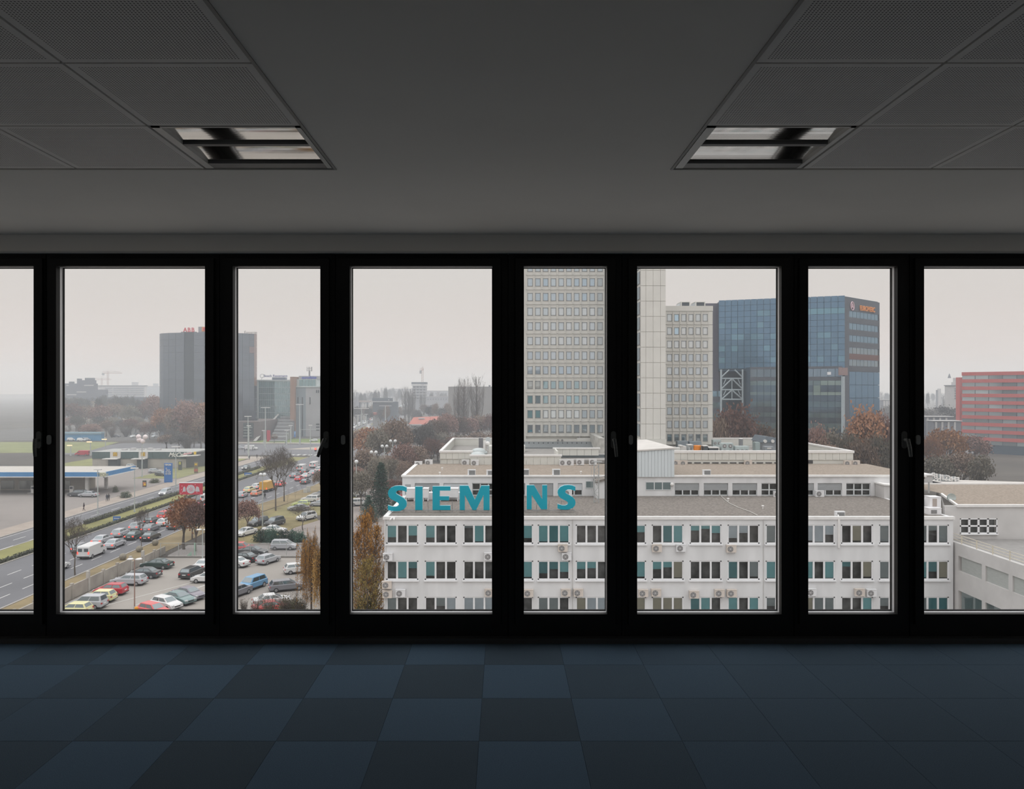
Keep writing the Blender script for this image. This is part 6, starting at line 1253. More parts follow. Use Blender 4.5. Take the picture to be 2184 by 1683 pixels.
# electric cabinets, bin
for k, (px, b_, t_) in enumerate(((651, 1052, 1043), (657.5, 1050.5, 1037))):
    p_ = G(px, b_); h_ = (b_-t_)/F*p_.y; r = thing('electric_cabinet', ('small pale roadside electric cabinet on the grass', 'large pale roadside electric cabinet beside the smaller one')[k], 'cabinet', p_); MB().box(p_.x-0.5, p_.x+0.5, p_.y, p_.y+0.4, GZ+0.1, GZ+h_).obj('cabinet', M('pale_cabinet', (0.5, 0.5, 0.48)), r); MB().box(p_.x-0.47, p_.x-0.01, p_.y-0.03, p_.y, GZ+0.3, GZ+h_-0.1).obj('door', M('pale_cabinet', (0.5, 0.5, 0.48)), r); MB().box(p_.x-0.55, p_.x+0.55, p_.y-0.05, p_.y+0.45, GZ, GZ+0.1).obj('plinth', kb, r)
p_ = G(293, 1312); r = thing('waste_bin', 'orange waste bin at the foot of a rusty lamp post in the car park', 'bin', p_); MB().cyl((p_.x, p_.y, GZ), (p_.x, p_.y, GZ+0.85), 0.26, 0.33, n=12).obj('body', M('orange_bin', (0.62, 0.27, 0.03)), r); MB().cyl((p_.x, p_.y, GZ+0.85), (p_.x, p_.y, GZ+0.98), 0.35, 0.3, n=12).obj('lid', MATS['orange_bin'], r)
# ================================================================ CARS
paint = M('car_paint', (1, 1, 1), 0.35, var=0.02, own=True); bt = MATS['car_paint'].node_tree.nodes['Principled BSDF']
bt.inputs['Coat Weight'].default_value = 0.4; bt.inputs['Coat Roughness'].default_value = 0.1
cgl = COAT('car_glass', 0.22, (0.75, 0.85, 0.88), 0.06, own=False, base=(0.035, 0.045, 0.05))
tyre = M('tyre_rubber', (0.025, 0.025, 0.027), 0.9); rim = M('wheel_rim', (0.33, 0.33, 0.34), 0.4, metal=0.4)
tl_on = EM('tail_light_lit', (1.0, 0.10, 0.07), 1.0); tl_off = M('tail_light_red', (0.42, 0.03, 0.04), 0.3); hl_on = EM('head_light_lit', (1.0, 0.96, 0.85), 1.6); hl_off = M('head_light_clear', (0.55, 0.57, 0.58), 0.25)
plate = M('number_plate_white', (0.75, 0.75, 0.75), 0.5); trimb = M('black_bumper_trim', (0.04, 0.04, 0.042), 0.7)
KINDS_ = {  # L, W, roof, lower outline relative to half length, cabin base rear/front, cabin top rear/front
 'sedan': (4.6, 1.78, 1.45, [(0, .30), (0, .72), (.10, .96), (.80, 1.0)], [(1.30, .97), (.40, .82), (.05, .64), (0, .30)], .62, 1.15, 1.35, 2.0),
 'hatch': (4.0, 1.72, 1.48, [(0, .30), (-.02, .68), (.08, .98)], [(1.05, .98), (.28, .82), (.02, .62), (0, .30)], .07, .95, .42, 1.72),
 'estate': (4.6, 1.78, 1.48, [(0, .30), (-.02, .70), (.08, .97)], [(1.25, .97), (.35, .82), (.03, .62), (0, .30)], .07, 1.15, .45, 1.95),
 'mpv': (4.2, 1.76, 1.66, [(0, .32), (-.01, .75), (.06, 1.02)], [(.85, 1.02), (.22, .86), (.02, .66), (0, .32)], .05, .75, .25, 1.6),
 'suv': (4.4, 1.85, 1.68, [(0, .38), (-.01, .78), (.07, 1.06)], [(1.15, 1.06), (.25, .95), (.02, .72), (0, .38)], .06, 1.05, .35, 1.7)}
def shell(mb, pts, W, k=0.10, drop=0.05):
    n = len(pts); i = len(mb.v)
    for s, inn in ((-1, 0), (-1, 1), (1, 1), (1, 0)):
        for x, z in pts:
            y = s*(W/2-(k if inn else 0)); mb.v.append((x*(1 if inn else .985), y, z if inn or z < .5 else z-drop))
    for c in range(3):
        for a in range(n-1): mb.f.append((i+c*n+a, i+c*n+a+1, i+(c+1)*n+a+1, i+(c+1)*n+a))
    mb.f.append(tuple(i+a for a in range(n))); mb.f.append(tuple(i+3*n+a for a in range(n-1, -1, -1)))
    mb.f.append((i, i+3*n, i+4*n-1, i+n-1))
def wheels(L, W, r, xr, xf):
    out = []
    for x in (xr, xf):
        for s in (-1, 1):
            a = MB().cyl((x, s*(W/2-.2), r), (x, s*(W/2+.012), r), r, n=14); b = MB().cyl((x, s*(W/2), r), (x, s*(W/2+.02), r), r*.62, n=12)
            out.append((a.mesh('wheel', tyre), b.mesh('wheel_rim', rim)))
    return out
def lerp(a, b, t): return tuple(a[i]+(b[i]-a[i])*t for i in range(3))
def panel(mb, A, B, C, D, u0, u1, v0, v1, n):     # inset quad on a quad (A bottom-left, B bottom-right, C top-right, D top-left), lifted along n
    def q(u, v):
        p = lerp(lerp(A, B, u), lerp(D, C, u), v); return (p[0]+n[0], p[1]+n[1], p[2]+n[2])
    mb.poly(q(u0, v0), q(u1, v0), q(u1, v1), q(u0, v1))
PROTO = {}
def proto(kind):
    if kind in PROTO: return PROTO[kind]
    P_ = []
    if kind in KINDS_:
        L, W, Rf, rear, front, cbr, cbf, ctr, ctf = KINDS_[kind]; h = L/2
        pts = [(-h+a, z) for a, z in rear]+[(h-a, z) for a, z in front]
        b = MB(); shell(b, pts, W)
        zb = max(z for a, z in rear)-.03; wb, wt = W/2-.09, W/2-.26
        B0, B1, T0, T1 = -h+cbr, h-cbf, -h+ctr, h-ctf
        i = len(b.v); zt = Rf-.05
        v = [(B0, -wb, zb), (B1, -wb, zb), (B1, wb, zb), (B0, wb, zb), (T0, -wt, zt), (T1, -wt, zt), (T1, wt, zt), (T0, wt, zt), (T0+.12, -wt+.14, Rf), (T1-.15, -wt+.14, Rf), (T1-.15, wt-.14, Rf), (T0+.12, wt-.14, Rf)]
        b.v += v; b.f += [tuple(i+a for a in q) for q in ((0,1,5,4),(1,2,6,5),(2,3,7,6),(3,0,4,7),(4,5,9,8),(5,6,10,9),(6,7,11,10),(7,4,8,11),(8,9,10,11))]
        P_.append(('body', b.mesh('body', paint), None))
        g = MB(); panel(g, v[1], v[2], v[6], v[5], .06, .94, .08, .95, (.012, 0, .008)); P_.append(('windscreen', g.mesh('windscreen', cgl), None))
        g = MB(); panel(g, v[3], v[0], v[4], v[7], .07, .93, .15, .92, (-.012, 0, .008)); P_.append(('rear_window', g.mesh('rear_window', cgl), None))
        for s, (A, B, C, D) in ((-1, (v[0], v[1], v[5], v[4])), (1, (v[2], v[3], v[7], v[6]))):
            for u0, u1 in ((.08, .49), (.53, .93)):
                g = MB(); panel(g, A, B, C, D, u0, u1, .14, .88, (0, s*.012, .004)); P_.append(('side_window', g.mesh('side_window', cgl), None))
        r = .31 if kind != 'suv' else .35
        for wa, wr_ in wheels(L, W, r, -h+.78, h-.85): P_.append(('wheel', wa, wr_))
        zl = .74 if kind != 'suv' else .85
        for s in (-1, 1):
            P_.append(('tail_light', MB().box(-h-.03, -h+.12, s*(W/2-.02)-(.30 if s > 0 else 0), s*(W/2-.02)+(.30 if s < 0 else 0), zl-.09, zl+.10).mesh('tail_light', tl_off), None))
            P_.append(('head_light', MB().box(h-.20, h+.01, s*(W/2-.06)-(.34 if s > 0 else 0), s*(W/2-.06)+(.34 if s < 0 else 0), .58, .73).mesh('head_light', hl_off), None))
        P_.append(('number_plate', MB().box(-h-.05, -h, -.26, .26, .60, .71).mesh('number_plate', plate), None))
        P_.append(('front_grille', MB().box(h-.05, h+.02, -.40, .40, .46, .58).mesh('front_grille', trimb), None))
        P_.append(('bumper_trim', MB().box(-h-.02, h+.015, -W/2-.004, W/2+.004, .24, .34).mesh('bumper_trim', trimb), None))
    else:
        if kind == 'van':
            L, W = 5.4, 1.95; h = L/2
            b = MB(); shell(b, [(-h, .38), (-h, 1.95), (-h+.12, 2.12), (h-1.75, 2.14), (h-1.45, 2.0), (h-.72, 1.22), (h-.10, .98), (h, .70), (h, .38)], W, .12, .08); P_.append(('body', b.mesh('body', paint), None))
            g = MB().poly((h-.74, -.80, 1.27), (h-.74, .80, 1.27), (h-1.42, .74, 1.98), (h-1.42, -.74, 1.98)); g.v = [(a+.02, y, z+.02) for a, y, z in g.v]; P_.append(('windscreen', g.mesh('windscreen', cgl), None))
            for s in (-1, 1):
                g = MB().poly((h-1.0, s*(W/2+.01), 1.25), (h-1.9, s*(W/2+.01), 1.25), (h-1.9, s*(W/2-.01), 1.85), (h-1.55, s*(W/2-.01), 1.85)); P_.append(('side_window', g.mesh('side_window', cgl), None))
            for s in (-1, 1): P_.append(('rear_window', MB().box(-h-.015, -h, s*.48-.33, s*.48+.33, 1.25, 1.75).mesh('rear_window', cgl), None))
        else:                              # box truck: cab and body
            L, W = 6.2, 2.1; h = L/2
            b = MB(); shell(b, [(h-1.75, .45), (h-1.75, 2.0), (h-1.2, 2.15), (h-.62, 1.35), (h-.08, 1.1), (h, .75), (h, .45)], W-.1, .12, .06); P_.append(('cab', b.mesh('cab', M('truck_cab_paint', (0.55, 0.22, 0.14), .5) if kind == 'boxtruck' else paint), None))
            P_.append(('box_body', MB().box(-h, h-1.8, -W/2, W/2, .75, 2.75).mesh('box_body', paint), None))
            P_.append(('chassis', MB().box(-h, h-1, -.5, .5, .45, .75).mesh('chassis', trimb), None))
            g = MB().poly((h-.62, -.85, 1.4), (h-.62, .85, 1.4), (h-1.18, .78, 2.08), (h-1.18, -.78, 2.08)); g.v = [(a+.03, y, z+.01) for a, y, z in g.v]; P_.append(('windscreen', g.mesh('windscreen', cgl), None))
            for s in (-1, 1): P_.append(('side_window', MB().poly((h-.85, s*(W/2-.03), 1.35), (h-1.6, s*(W/2-.03), 1.35), (h-1.6, s*(W/2-.06), 1.95), (h-1.2, s*(W/2-.06), 1.95)).mesh('side_window', cgl), None))
        for wa, wr_ in wheels(L, W, .36, -h+1.0, h-.95): P_.append(('wheel', wa, wr_))
        for s in (-1, 1):
            P_.append(('tail_light', MB().box(-h-.03, -h+.06, s*(W/2-.12)-.1, s*(W/2-.12)+.1, .85, 1.25).mesh('tail_light', tl_off), None)); P_.append(('head_light', MB().box(h-.10, h+.02, s*(W/2-.3)-.18, s*(W/2-.3)+.18, .72, .92).mesh('head_light', hl_off), None))
        P_.append(('number_plate', MB().box(-h-.04, -h, -.26, .26, .55, .66).mesh('number_plate', plate), None)); P_.append(('bumper_trim', MB().box(-h-.05, h+.03, -W/2+.01, W/2-.01, .34, .52).mesh('bumper_trim', trimb), None))
    PROTO[kind] = P_; return P_
LIT = {}
def car(kind, col, x, y, deg, label, group=None, lit=0, z=0.035, small=False):
    nm = {'van': 'van', 'boxtruck': 'box_truck', 'truck': 'box_truck'}.get(kind, 'car')
    o = thing(nm, label, {'van': 'van', 'box_truck': 'truck'}.get(nm, 'car'), (x, y, GZ+z), math.radians(deg), group)
    for n_, me, sub in proto(kind):
        if small and n_ in ('side_window', 'number_plate', 'front_grille', 'bumper_trim') : continue
        if lit == 1 and n_ == 'tail_light' or lit == 2 and n_ == 'head_light':
            if me.name not in LIT: LIT[me.name] = me.copy(); LIT[me.name].materials[0] = tl_on if lit == 1 else hl_on
            me = LIT[me.name]
        c = local(n_, me, o, col)
        if sub and not small: local('wheel_rim', sub, c)
    return o
C = {'black': (.022, .026, .028), 'dgreen': (.025, .05, .045), 'dgrey': (.07, .075, .08), 'grey': (.20, .20, .22), 'silver': (.44, .45, .48), 'white': (.68, .68, .68), 'red': (.48, .03, .05), 'coral': (.62, .10, .10), 'yellow': (.70, .66, .36), 'blue': (.12, .30, .50), 'green': (.17, .25, .25), 'purple': (.22, .20, .24), 'brown': (.20, .13, .11), 'orange': (.60, .26, .14), 'gold': (.62, .33, .02), 'lime': (.55, .62, .25)}
lot = [('sedan', 'dgreen', 335, 1212, 172, 'dark green saloon nose to the concrete wall at the head of its row'),
 ('sedan', 'dgrey', 307, 1232, 176, 'dark grey saloon parked between the green saloon and the silver estate'),
 ('estate', 'silver', 275, 1247, 176, 'silver estate car nose to the wall next to the lamp post'),
 ('hatch', 'red', 236, 1268, 178, 'deep red hatchback nose to the wall between silver and yellow cars'),
 ('hatch', 'yellow', 211, 1283, 178, 'pale yellow hatchback parked right beside the deep red hatchback'),
 ('mpv', 'silver', 188, 1297, 178, 'silver-white people carrier parked between two pale yellow cars'),
 ('hatch', 'yellow', 157, 1311, 178, 'pale yellow hatchback cut off by the lower window frame in the corner'),
 ('sedan', 'purple', 403, 1276, -28, 'purple-grey saloon facing out of the second row, furthest from the camera'),
 ('sedan', 'green', 381, 1286, -28, 'grey-green saloon between the purple-grey saloon and the white hatchback'),
 ('hatch', 'white', 355, 1298, -28, 'white hatchback with grey roof in the second row behind a red car'),
 ('hatch', 'coral', 328, 1313, -28, 'coral red car nearest the lower frame beside the orange bin'),
 ('estate', 'black', 411, 1229, 82, 'black estate car with white rear plate by the window stile'),
 ('hatch', 'white', 441, 1242, 176, 'white hatchback poking out from behind the window stile'),
 ('sedan', 'white', 438, 1212, 84, 'white saloon half hidden by the window stile beyond the black estate'),
 ('sedan', 'black', 520, 1197, 160, 'black saloon nosing behind the stile beside a white car'),
 ('sedan', 'white', 500, 1208, 160, 'white car boot showing past the stile below the black saloon'),
 ('sedan', 'dgrey', 540, 1184, -8, 'dark saloon with pale bonnet behind the wire fence'),
 ('suv', 'coral', 513, 1178, 5, 'red-roofed car behind the wire fence next to the dark saloon'),
 ('mpv', 'silver', 606, 1172, 0, 'silver people carrier side-on before the evergreen hedge'),
 ('hatch', 'silver', 572, 1201, 68, 'silver hatchback seen from behind in the middle of the car park'),
 ('suv', 'blue', 537, 1256, -112, 'sky blue car facing the camera in the car park'),
 ('sedan', 'grey', 502, 1272, -112, 'grey car cut off by the stile near the sky blue car'),
 ('estate', 'grey', 612, 1259, 24, 'dull grey estate car half covered by bare shrubs'),
 ('sedan', 'white', 580, 1291, 24, 'white car roof just above the coral car near the shrubs'),
 ('sedan', 'coral', 580, 1306, 24, 'bright coral car among shrubs at the lower frame'),
 ('hatch', 'white', 636, 1222, 24, 'white car partly behind the golden willow'),
 ('suv', 'dgrey', 551, 1121, -115, 'dark grey car facing the camera on the lawn edge by a globe lamp'),
 ('suv', 'dgrey', 586, 1121, -112, 'dark car facing the camera under the big bare tree'),
 ('sedan', 'white', 524, 1142, -112, 'white saloon facing the camera beside the hedge and a thin trunk'),
 ('sedan', 'white', 584, 1137, 0, 'white car roof showing above the evergreen hedge'),
 ('suv', 'white', 662, 1071, 172, 'white off-roader parked on the far side of the grassy car park'),
 ('sedan', 'silver', 637, 1089, 178, 'silver-brown saloon side-on behind a small bare tree'),
 ('hatch', 'lime', 642, 1081, 178, 'pale lime car roof just above the silver-brown saloon'),
 ('sedan', 'silver', 682, 1080, 176, 'silver car by the stile beside the white off-roader'),
 ('suv', 'white', 654, 1109, -118, 'white car with frosted front facing out among bare twigs'),
 ('sedan', 'silver', 684, 1059, 176, 'pale car furthest up the grassy car park against the stile'),
 ('hatch', 'silver', 331, 1009, 10, 'silver-blue car turning in front of the restaurant'),
 ('sedan', 'dgrey', 345, 1015, -30, 'dark car close to the blue price pylon'),
 ('sedan', 'silver', 189, 1060, 176, 'silver saloon pulling out from under the blue-edged canopy'),
 ('suv', 'dgrey', 166, 1059, 176, 'dark green-grey car under the blue-edged canopy'),
 ('hatch', 'white', 283, 998, 5, 'white car at the restaurant drive-through behind the canopy'),
 ('hatch', 'silver', 252, 996, 5, 'silver car under the second arches sign at the drive-through'),
 ('van', 'red', 176, 972, 185, 'dull red van parked on the lawn side beyond the restaurant'),
 ('van', 'white', 536, 960, 0, 'white van with dark cab windows crossing by the brown podium'),
 ('hatch', 'silver', 512, 958, 0, 'silver car behind the white van at the crossing'),
 ('hatch', 'white', 669, 942, 190, 'white car with lights turning in at the grey office')]
for k, c_, px, py, a, l in lot:
    p_ = G(px, py); car(k, C[c_], p_.x, p_.y, a, l, lit=2 if 'lights' in l else 0)
jam = [  # lane x, rear z, kind, colour, label
 (-66.4, 121.4, 'van', 'white', 'big white panel van in the jam behind a bare roadside tree'), (-66.4, 112.5, 'hatch', 'white', 'white car behind the panel van, mostly hidden by the window stile'),
 (-66.4, 129.0, 'sedan', 'silver', 'silver-white saloon directly ahead of the white panel van'), (-66.6, 136.6, 'sedan', 'dgreen', 'dark green-grey saloon ahead of the silver-white saloon'),
 (-63.3, 135.6, 'sedan', 'black', 'black hatch-backed saloon alone in the kerbside lane'), (-70.2, 126.0, 'hatch', 'grey', 'grey car with lit brake lamp behind the roadside tree and panel van'),
 (-70.3, 132.5, 'sedan', 'silver', 'silver estate in the median lane beside the panel van'), (-70.3, 139.2, 'hatch', 'silver', 'pale silver car with bright brake lamps in the median lane'),
 (-70.4, 146.0, 'hatch', 'silver', 'greenish silver car in the median lane ahead of two silver ones'), (-67.0, 143.7, 'sedan', 'grey', 'grey saloon with glowing brake lamps ahead of the dark green-grey one'),
 (-63.6, 147.0, 'sedan', 'dgrey', 'charcoal car with twin red lamps near the double tree trunk'), (-70.5, 152.3, 'hatch', 'dgrey', 'dark hatchback with one vivid red lamp in the median lane'),
 (-67.2, 150.5, 'hatch', 'white', 'white car with red lamps in the middle lane by the slim lamp mast'), (-70.7, 158.6, 'mpv', 'coral', 'pinkish red car in the median lane past the dark hatchback'),
 (-67.3, 157.5, 'sedan', 'grey', 'grey car in the middle lane before the pair of tree trunks'), (-70.8, 165.5, 'sedan', 'silver', 'silver car half seen past the pinkish red car'),
 (-67.4, 165.0, 'sedan', 'silver', 'pale car showing between the two tree trunks'), (-70.8, 173.5, 'hatch', 'red', 'small red car glimpsed between tree trunks under the billboard'), (-66.8, 174.0, 'suv', 'brown', 'brown-red car by the window stile under the billboard'), (-70.6, 181.5, 'van', 'white', 'white van top against the stile beside the billboard'),
 (-65.2, 190.0, 'hatch', 'silver', 'silver-white car with red corner at the window stile behind the orange car'), (-62.6, 193.0, 'hatch', 'orange', 'orange hatchback with silver roof in the jam'), (-66.6, 199.5, 'hatch', 'yellow', 'yellow car with sloping tail between orange and white cars'), (-66.8, 206.5, 'hatch', 'white', 'white hatchback beside the golden box truck'),
 (-62.4, 200.2, 'boxtruck', 'gold', 'golden yellow box truck behind a globe lamp post'), (-65.8, 215.0, 'hatch', 'white', 'white car ahead of the golden box truck, behind branches'), (-62.0, 212.0, 'hatch', 'coral', 'bright red car nose by the golden box truck cab'),
 (-56.6, 217.4, 'sedan', 'dgrey', 'charcoal car in the turning lane past the roadside cabinets'), (-60.1, 224.5, 'hatch', 'red', 'dark red car with wide lit lamps in the jam near bare branches'), (-63.7, 232.5, 'sedan', 'grey', 'blue-grey car beside the dark red one'), (-60.2, 232.3, 'sedan', 'white', 'white car with red trim just ahead of the dark red car'),
 (-57.0, 236.0, 'hatch', 'dgrey', 'dark car ahead of the charcoal car in the turning lane'), (-63.6, 244.0, 'sedan', 'dgrey', 'dark saloon in front of the blue-grey car'), (-60.2, 240.5, 'sedan', 'silver', 'silver saloon, second behind the pinkish white car'), (-60.2, 249.0, 'mpv', 'white', 'pinkish white car in the middle of the far queue'), (-57.2, 243.5, 'hatch', 'silver', 'silver hatchback at the edge of the far queue by the stile'),
 (-66.8, 252.5, 'van', 'white', 'first of two white vans at the head of the queue'), (-65.0, 262.0, 'van', 'white', 'second white van, further on and higher in the queue'), (-58.0, 252.0, 'sedan', 'brown', 'rusty brown car by the stile with an amber lamp'), (-60.6, 266.0, 'hatch', 'silver', 'silver car near the traffic light by the stile'), (-62.5, 275.0, 'van', 'silver', 'pale grey van roof below the red traffic light')]
for lx, zr, k, c_, l in jam:
    L = KINDS_[k][0] if k in KINDS_ else (5.4 if k == 'van' else 6.2); car(k, C[c_], lx, zr+L/2, 90-(4 if zr > 190 else 0), l, 'cars in the avenue jam', lit=1, z=0.04)
for lx, z_, k, c_, l in ((-86.2, 196, 'mpv', 'silver', 'silver car with headlights coming along the empty carriageway'), (-86.4, 258, 'hatch', 'dgrey', 'dark car with bright headlights coming along the empty carriageway further off')): car(k, C[c_], lx, z_, -90, l, lit=2, z=0.04)
rc = random.Random(9)
names = ['white', 'silver', 'grey', 'dgrey', 'red', 'white', 'silver', 'blue', 'black']
def rdx(y): # far carriageway centre
    t = [(306, -88.2), (385, -94.5), (700, -117), (1000, -148), (1800, -198)]
    for (a, b), (c, d) in zip(t, t[1:]):
        if a <= y <= c: return b+(d-b)*(y-a)/(c-a)
    return -88
k = 0; y = 470
while y < 1500:
    for ln in (-2, 1.8):
        if rc.random() < .82:
            car('hatch' if rc.random() < .7 else 'mpv', C[rc.choice(names)], rdx(y)+ln, y+rc.uniform(-2, 2), -92, 'distant oncoming car with lit headlights on the hazy avenue', 'distant cars on the hazy avenue', 2, small=True); k += 1
    y += 9+y*0.012
for x0, z_, kd, c_, l in ((-92.5, 528, 'truck', (.62, .60, .58), 'white-cabbed lorry with an orange side in the far jam'), (-88, 590, 'truck', (.10, .12, .26), 'dark blue lorry in the far jam beyond the orange one')): car(kd, c_, x0, z_, -92, l, lit=2)
q = bpy.data.objects['box_truck.001'] if 'box_truck.001' in bpy.data.objects else None
if q: MB_ = MB().box(-2.9, 1.2, -1.08, -1.06, .9, 2.6); local('side_panel', MB_.mesh('side_panel', M('orange_tarpaulin', (0.55, 0.20, 0.14))), q)
for r_ in range(7):                       # the far car park beyond the lawn
    for c_ in range(11):
        if rc.random() < .62: car(rc.choice(['hatch', 'sedan', 'mpv']), C[rc.choice(names)], -215+c_*9.5+rc.uniform(-2, 2), 408+r_*22+rc.uniform(-3, 3) if r_ else 415, rc.choice([90, -90, 0]), 'distant parked car beyond the lawn and blue hall', 'distant cars in the far car park', 0, small=True)
for px, py, c_ in ((146, 938, 'white'), (153, 940, 'white'), (160, 938, 'silver'), (174, 941, 'white'), (186, 940, 'silver')):
    p_ = G(px, py); car('mpv', C[c_], p_.x, p_.y, 0, 'pale car parked in the row before the bright blue hall', 'pale cars before the blue hall', small=True)
for px, py, c_, l in ((925, 1006, 'red', 'dark red car under the trees behind the roof air conditioner'), (872, 977, 'silver', 'pale car glimpsed under the dark trees'), (768, 1072, 'white', 'white car under the tree by the white window frame'), (765, 1052, 'white', 'white car roof higher up among the bare branches'), (852, 1044, 'gold', 'yellow van roof peeping above the conifer'), (851, 1056, 'coral', 'pinkish red car beside the corner of the white block'), (2008, 943, 'white', 'white car under the orange tree'), (2075, 938, 'silver', 'pale car beyond the orange tree at the edge of view'), (2070, 962, 'silver', 'pale van parked under trees at the edge of view')):
    p_ = G(px, py+7); car('suv', C[c_], p_.x, p_.y, 10, l)

# ================================================================ STREET LAMPS
lm = M('lamp_post_grey', (0.42, 0.45, 0.44), 0.6); lw = M('lamp_head_white', (0.70, 0.69, 0.68), 0.5); lrust = M('rusty_brown_post', (0.30, 0.20, 0.17), 0.8); warm = EM('lamp_glow_warm', (1.0, 0.72, 0.42), 0.8); glob = M('white_globe', (0.70, 0.71, 0.72), 0.35, var=0.02)
def lamp(px, base, top, style, label, y=None, hw=1.0, rust=False):
    p_ = G(px, base) if y is None else Vector((X(px, y), y, GZ)); y = p_.y; x = p_.x; zt = Z(top, y)
    r = thing('street_lamp', label, 'street lamp', (x, y, GZ), 0, 'street lamps'); pr = max(0.07, 0.0011*y*0.6)
    MB().cyl((x, y, GZ), (x, y, zt), pr*1.2, pr*0.75, n=8).obj('pole', lrust if rust else lm, r); MB().cyl((x, y, GZ), (x, y, GZ+0.5), pr*1.9, n=8).obj('base', lm, r)
    if style == 'twin':
        for s in (-1, 1):
            q = MB(); q.ball((x+s*hw*0.62, y, zt+0.02), hw*0.5, 10, 4, 0.28); q.obj('lamp_head', lw, r, smooth=True)
        MB().cyl((x-hw*.4, y, zt), (x+hw*.4, y, zt), 0.035, n=5).obj('arm', lm, r)
    elif style == 'tee':
        MB().box(x-hw*1.6, x+hw*1.6, y-0.2, y+0.2, zt, zt+0.28).obj('lamp_bar', lw, r)
    elif style == 'globe':
        for s in (-1, 1): MB().ball((x+s*hw, y, zt+0.15), 0.0023*y if y < 230 else 0.0021*y, 12, 8).obj('globe', glob, r, smooth=True)
        MB().cyl((x-hw, y, zt-0.1), (x+hw, y, zt-0.1), 0.05, n=5).obj('arm', lm, r)
    elif style == 'one':
        MB().ball((x, y, zt), 0.0026*y, 12, 8).obj('globe', glob, r, smooth=True)
    elif style == 'warm':
        MB().box(x-1.4, x+0.4, y-0.3, y+0.3, zt, zt+0.35).obj('lamp_head', warm, r)
    elif style == 'cluster':
        for s, dz in ((-1.1, .5), (1.0, .4), (-0.9, -.5), (.2, -.9)): MB().ball((x+s, y, zt+dz), 0.75, 10, 6).obj('lamp_head', M('pink_white_head', (0.75, 0.66, 0.66), 0.4), r, smooth=True)
lamp(287, 1302, 1193, 'twin', 'low twin-headed car park lamp on a rusty brown post by the orange bin', hw=0.85, rust=True)
lamp(432, 1212, 1130, 'twin', 'low twin-headed car park lamp on a pale post by the window stile', hw=0.85)
lamp(303, 1018, 935, 'cluster', 'tall mast with a cluster of pinkish lamp heads before the restaurant')
lamp(375, 1041, 954, 'tee', 'slim avenue lamp rising past the restaurant lettering', hw=0.7); lamp(208.5, 1097, 1003, 'tee', 'slim grey avenue lamp in front of the blue-edged canopy', hw=0.5); lamp(287, 1093, 1000, 'tee', 'slim grey avenue lamp crossing the pavement near the poster stand', hw=0.5)
lamp(560, 1124, 1014, 'globe', 'tall twin-globe lamp at the evergreen hedge', hw=0.36)
lamp(566, 957, 870, 'tee', 'tallest T-headed lamp before the teal glass office', hw=1.3); lamp(529, 968, 889, 'tee', 'T-headed lamp against the brown podium near the stile', hw=0.9); lamp(530.6, 975, 909, 'tee', 'short lamp just under the T-headed one at the podium', hw=0.5, y=300); lamp(639, 948, 863.5, 'tee', 'thin T-headed lamp in front of the brick pier', hw=1.2); lamp(563, 951, 919, 'tee', 'short lamp beside the red totem', hw=0.6); lamp(620, 945, 908, 'tee', 'first short lamp on the green strip by the brick pier', hw=0.6); lamp(611, 950, 919, 'tee', 'second short lamp at the junction corner', hw=0.6); lamp(662, 978, 908, 'tee', 'thin lamp at the junction before the grey office', hw=0.4)
lamp(797, 1042, 966, 'globe', 'nearest twin-globe lamp beside the conifer', hw=0.62); lamp(820, 1015, 953, 'globe', 'shorter twin-globe lamp among brown trees', hw=0.72); lamp(838, 1016, 942, 'globe', 'furthest tall twin-globe lamp among brown trees', hw=0.72); lamp(760, 1075, 985, 'one', 'single globe lamp by the pale window edge')
lamp(771, 935, 872, 'tee', 'T-headed avenue lamp by the window stile in the haze', hw=2.6, y=430); lamp(822, 925, 866, 'tee', 'T-headed avenue lamp further off before the dark hall', hw=2.6, y=520); lamp(762, 940, 886, 'tee', 'thin hazy lamp against the stile', hw=1, y=480); lamp(781, 925, 884, 'tee', 'thin hazy lamp before the lorries', hw=0.8, y=520)
for px, b_, t_, l in ((151, 972, 951, 'first warm-glowing lamp over the lawn'), (193, 972, 943.5, 'second warm-glowing lamp over the lawn'), (225, 972, 938, 'third warm-glowing lamp near the blue hall')): lamp(px, b_, t_, 'warm', l)
# traffic light
p_ = G(673, 985); r = thing('traffic_light', 'red traffic light at the junction by the window stile', 'traffic light', p_); MB().cyl(p_, (p_.x, p_.y, Z(955, p_.y)), 0.09, n=6).obj('pole', lm, r); MB().box(p_.x-.35, p_.x+.35, p_.y-.2, p_.y+.2, Z(963, p_.y), Z(955, p_.y)).obj('signal_box', trimb, r); MB().ball((p_.x, p_.y-.25, Z(957.5, p_.y)), .42, 10, 6).obj('red_lamp', EM('signal_red', (1, .12, .08), 1.2), r)
for px0, px1, py, y, l in ((641, 690, 916.5, 380, 'long thin signal gantry arm before the grey office'), (580, 612, 930, 372, 'signal gantry arm at the junction corner')):
    r = thing('signal_arm', l, 'traffic light', (X(px0, y), y, GZ)); MB().cyl((X(px0, y), y, Z(py, y)), (X(px1, y), y, Z(py-1, y)), .12, n=5).obj('arm', lm, r); MB().cyl((X(px0 if px0 > 600 else px1, y), y, GZ), (X(px0 if px0 > 600 else px1, y), y, Z(py-2, y)), .13, n=5).obj('pole', lm, r)

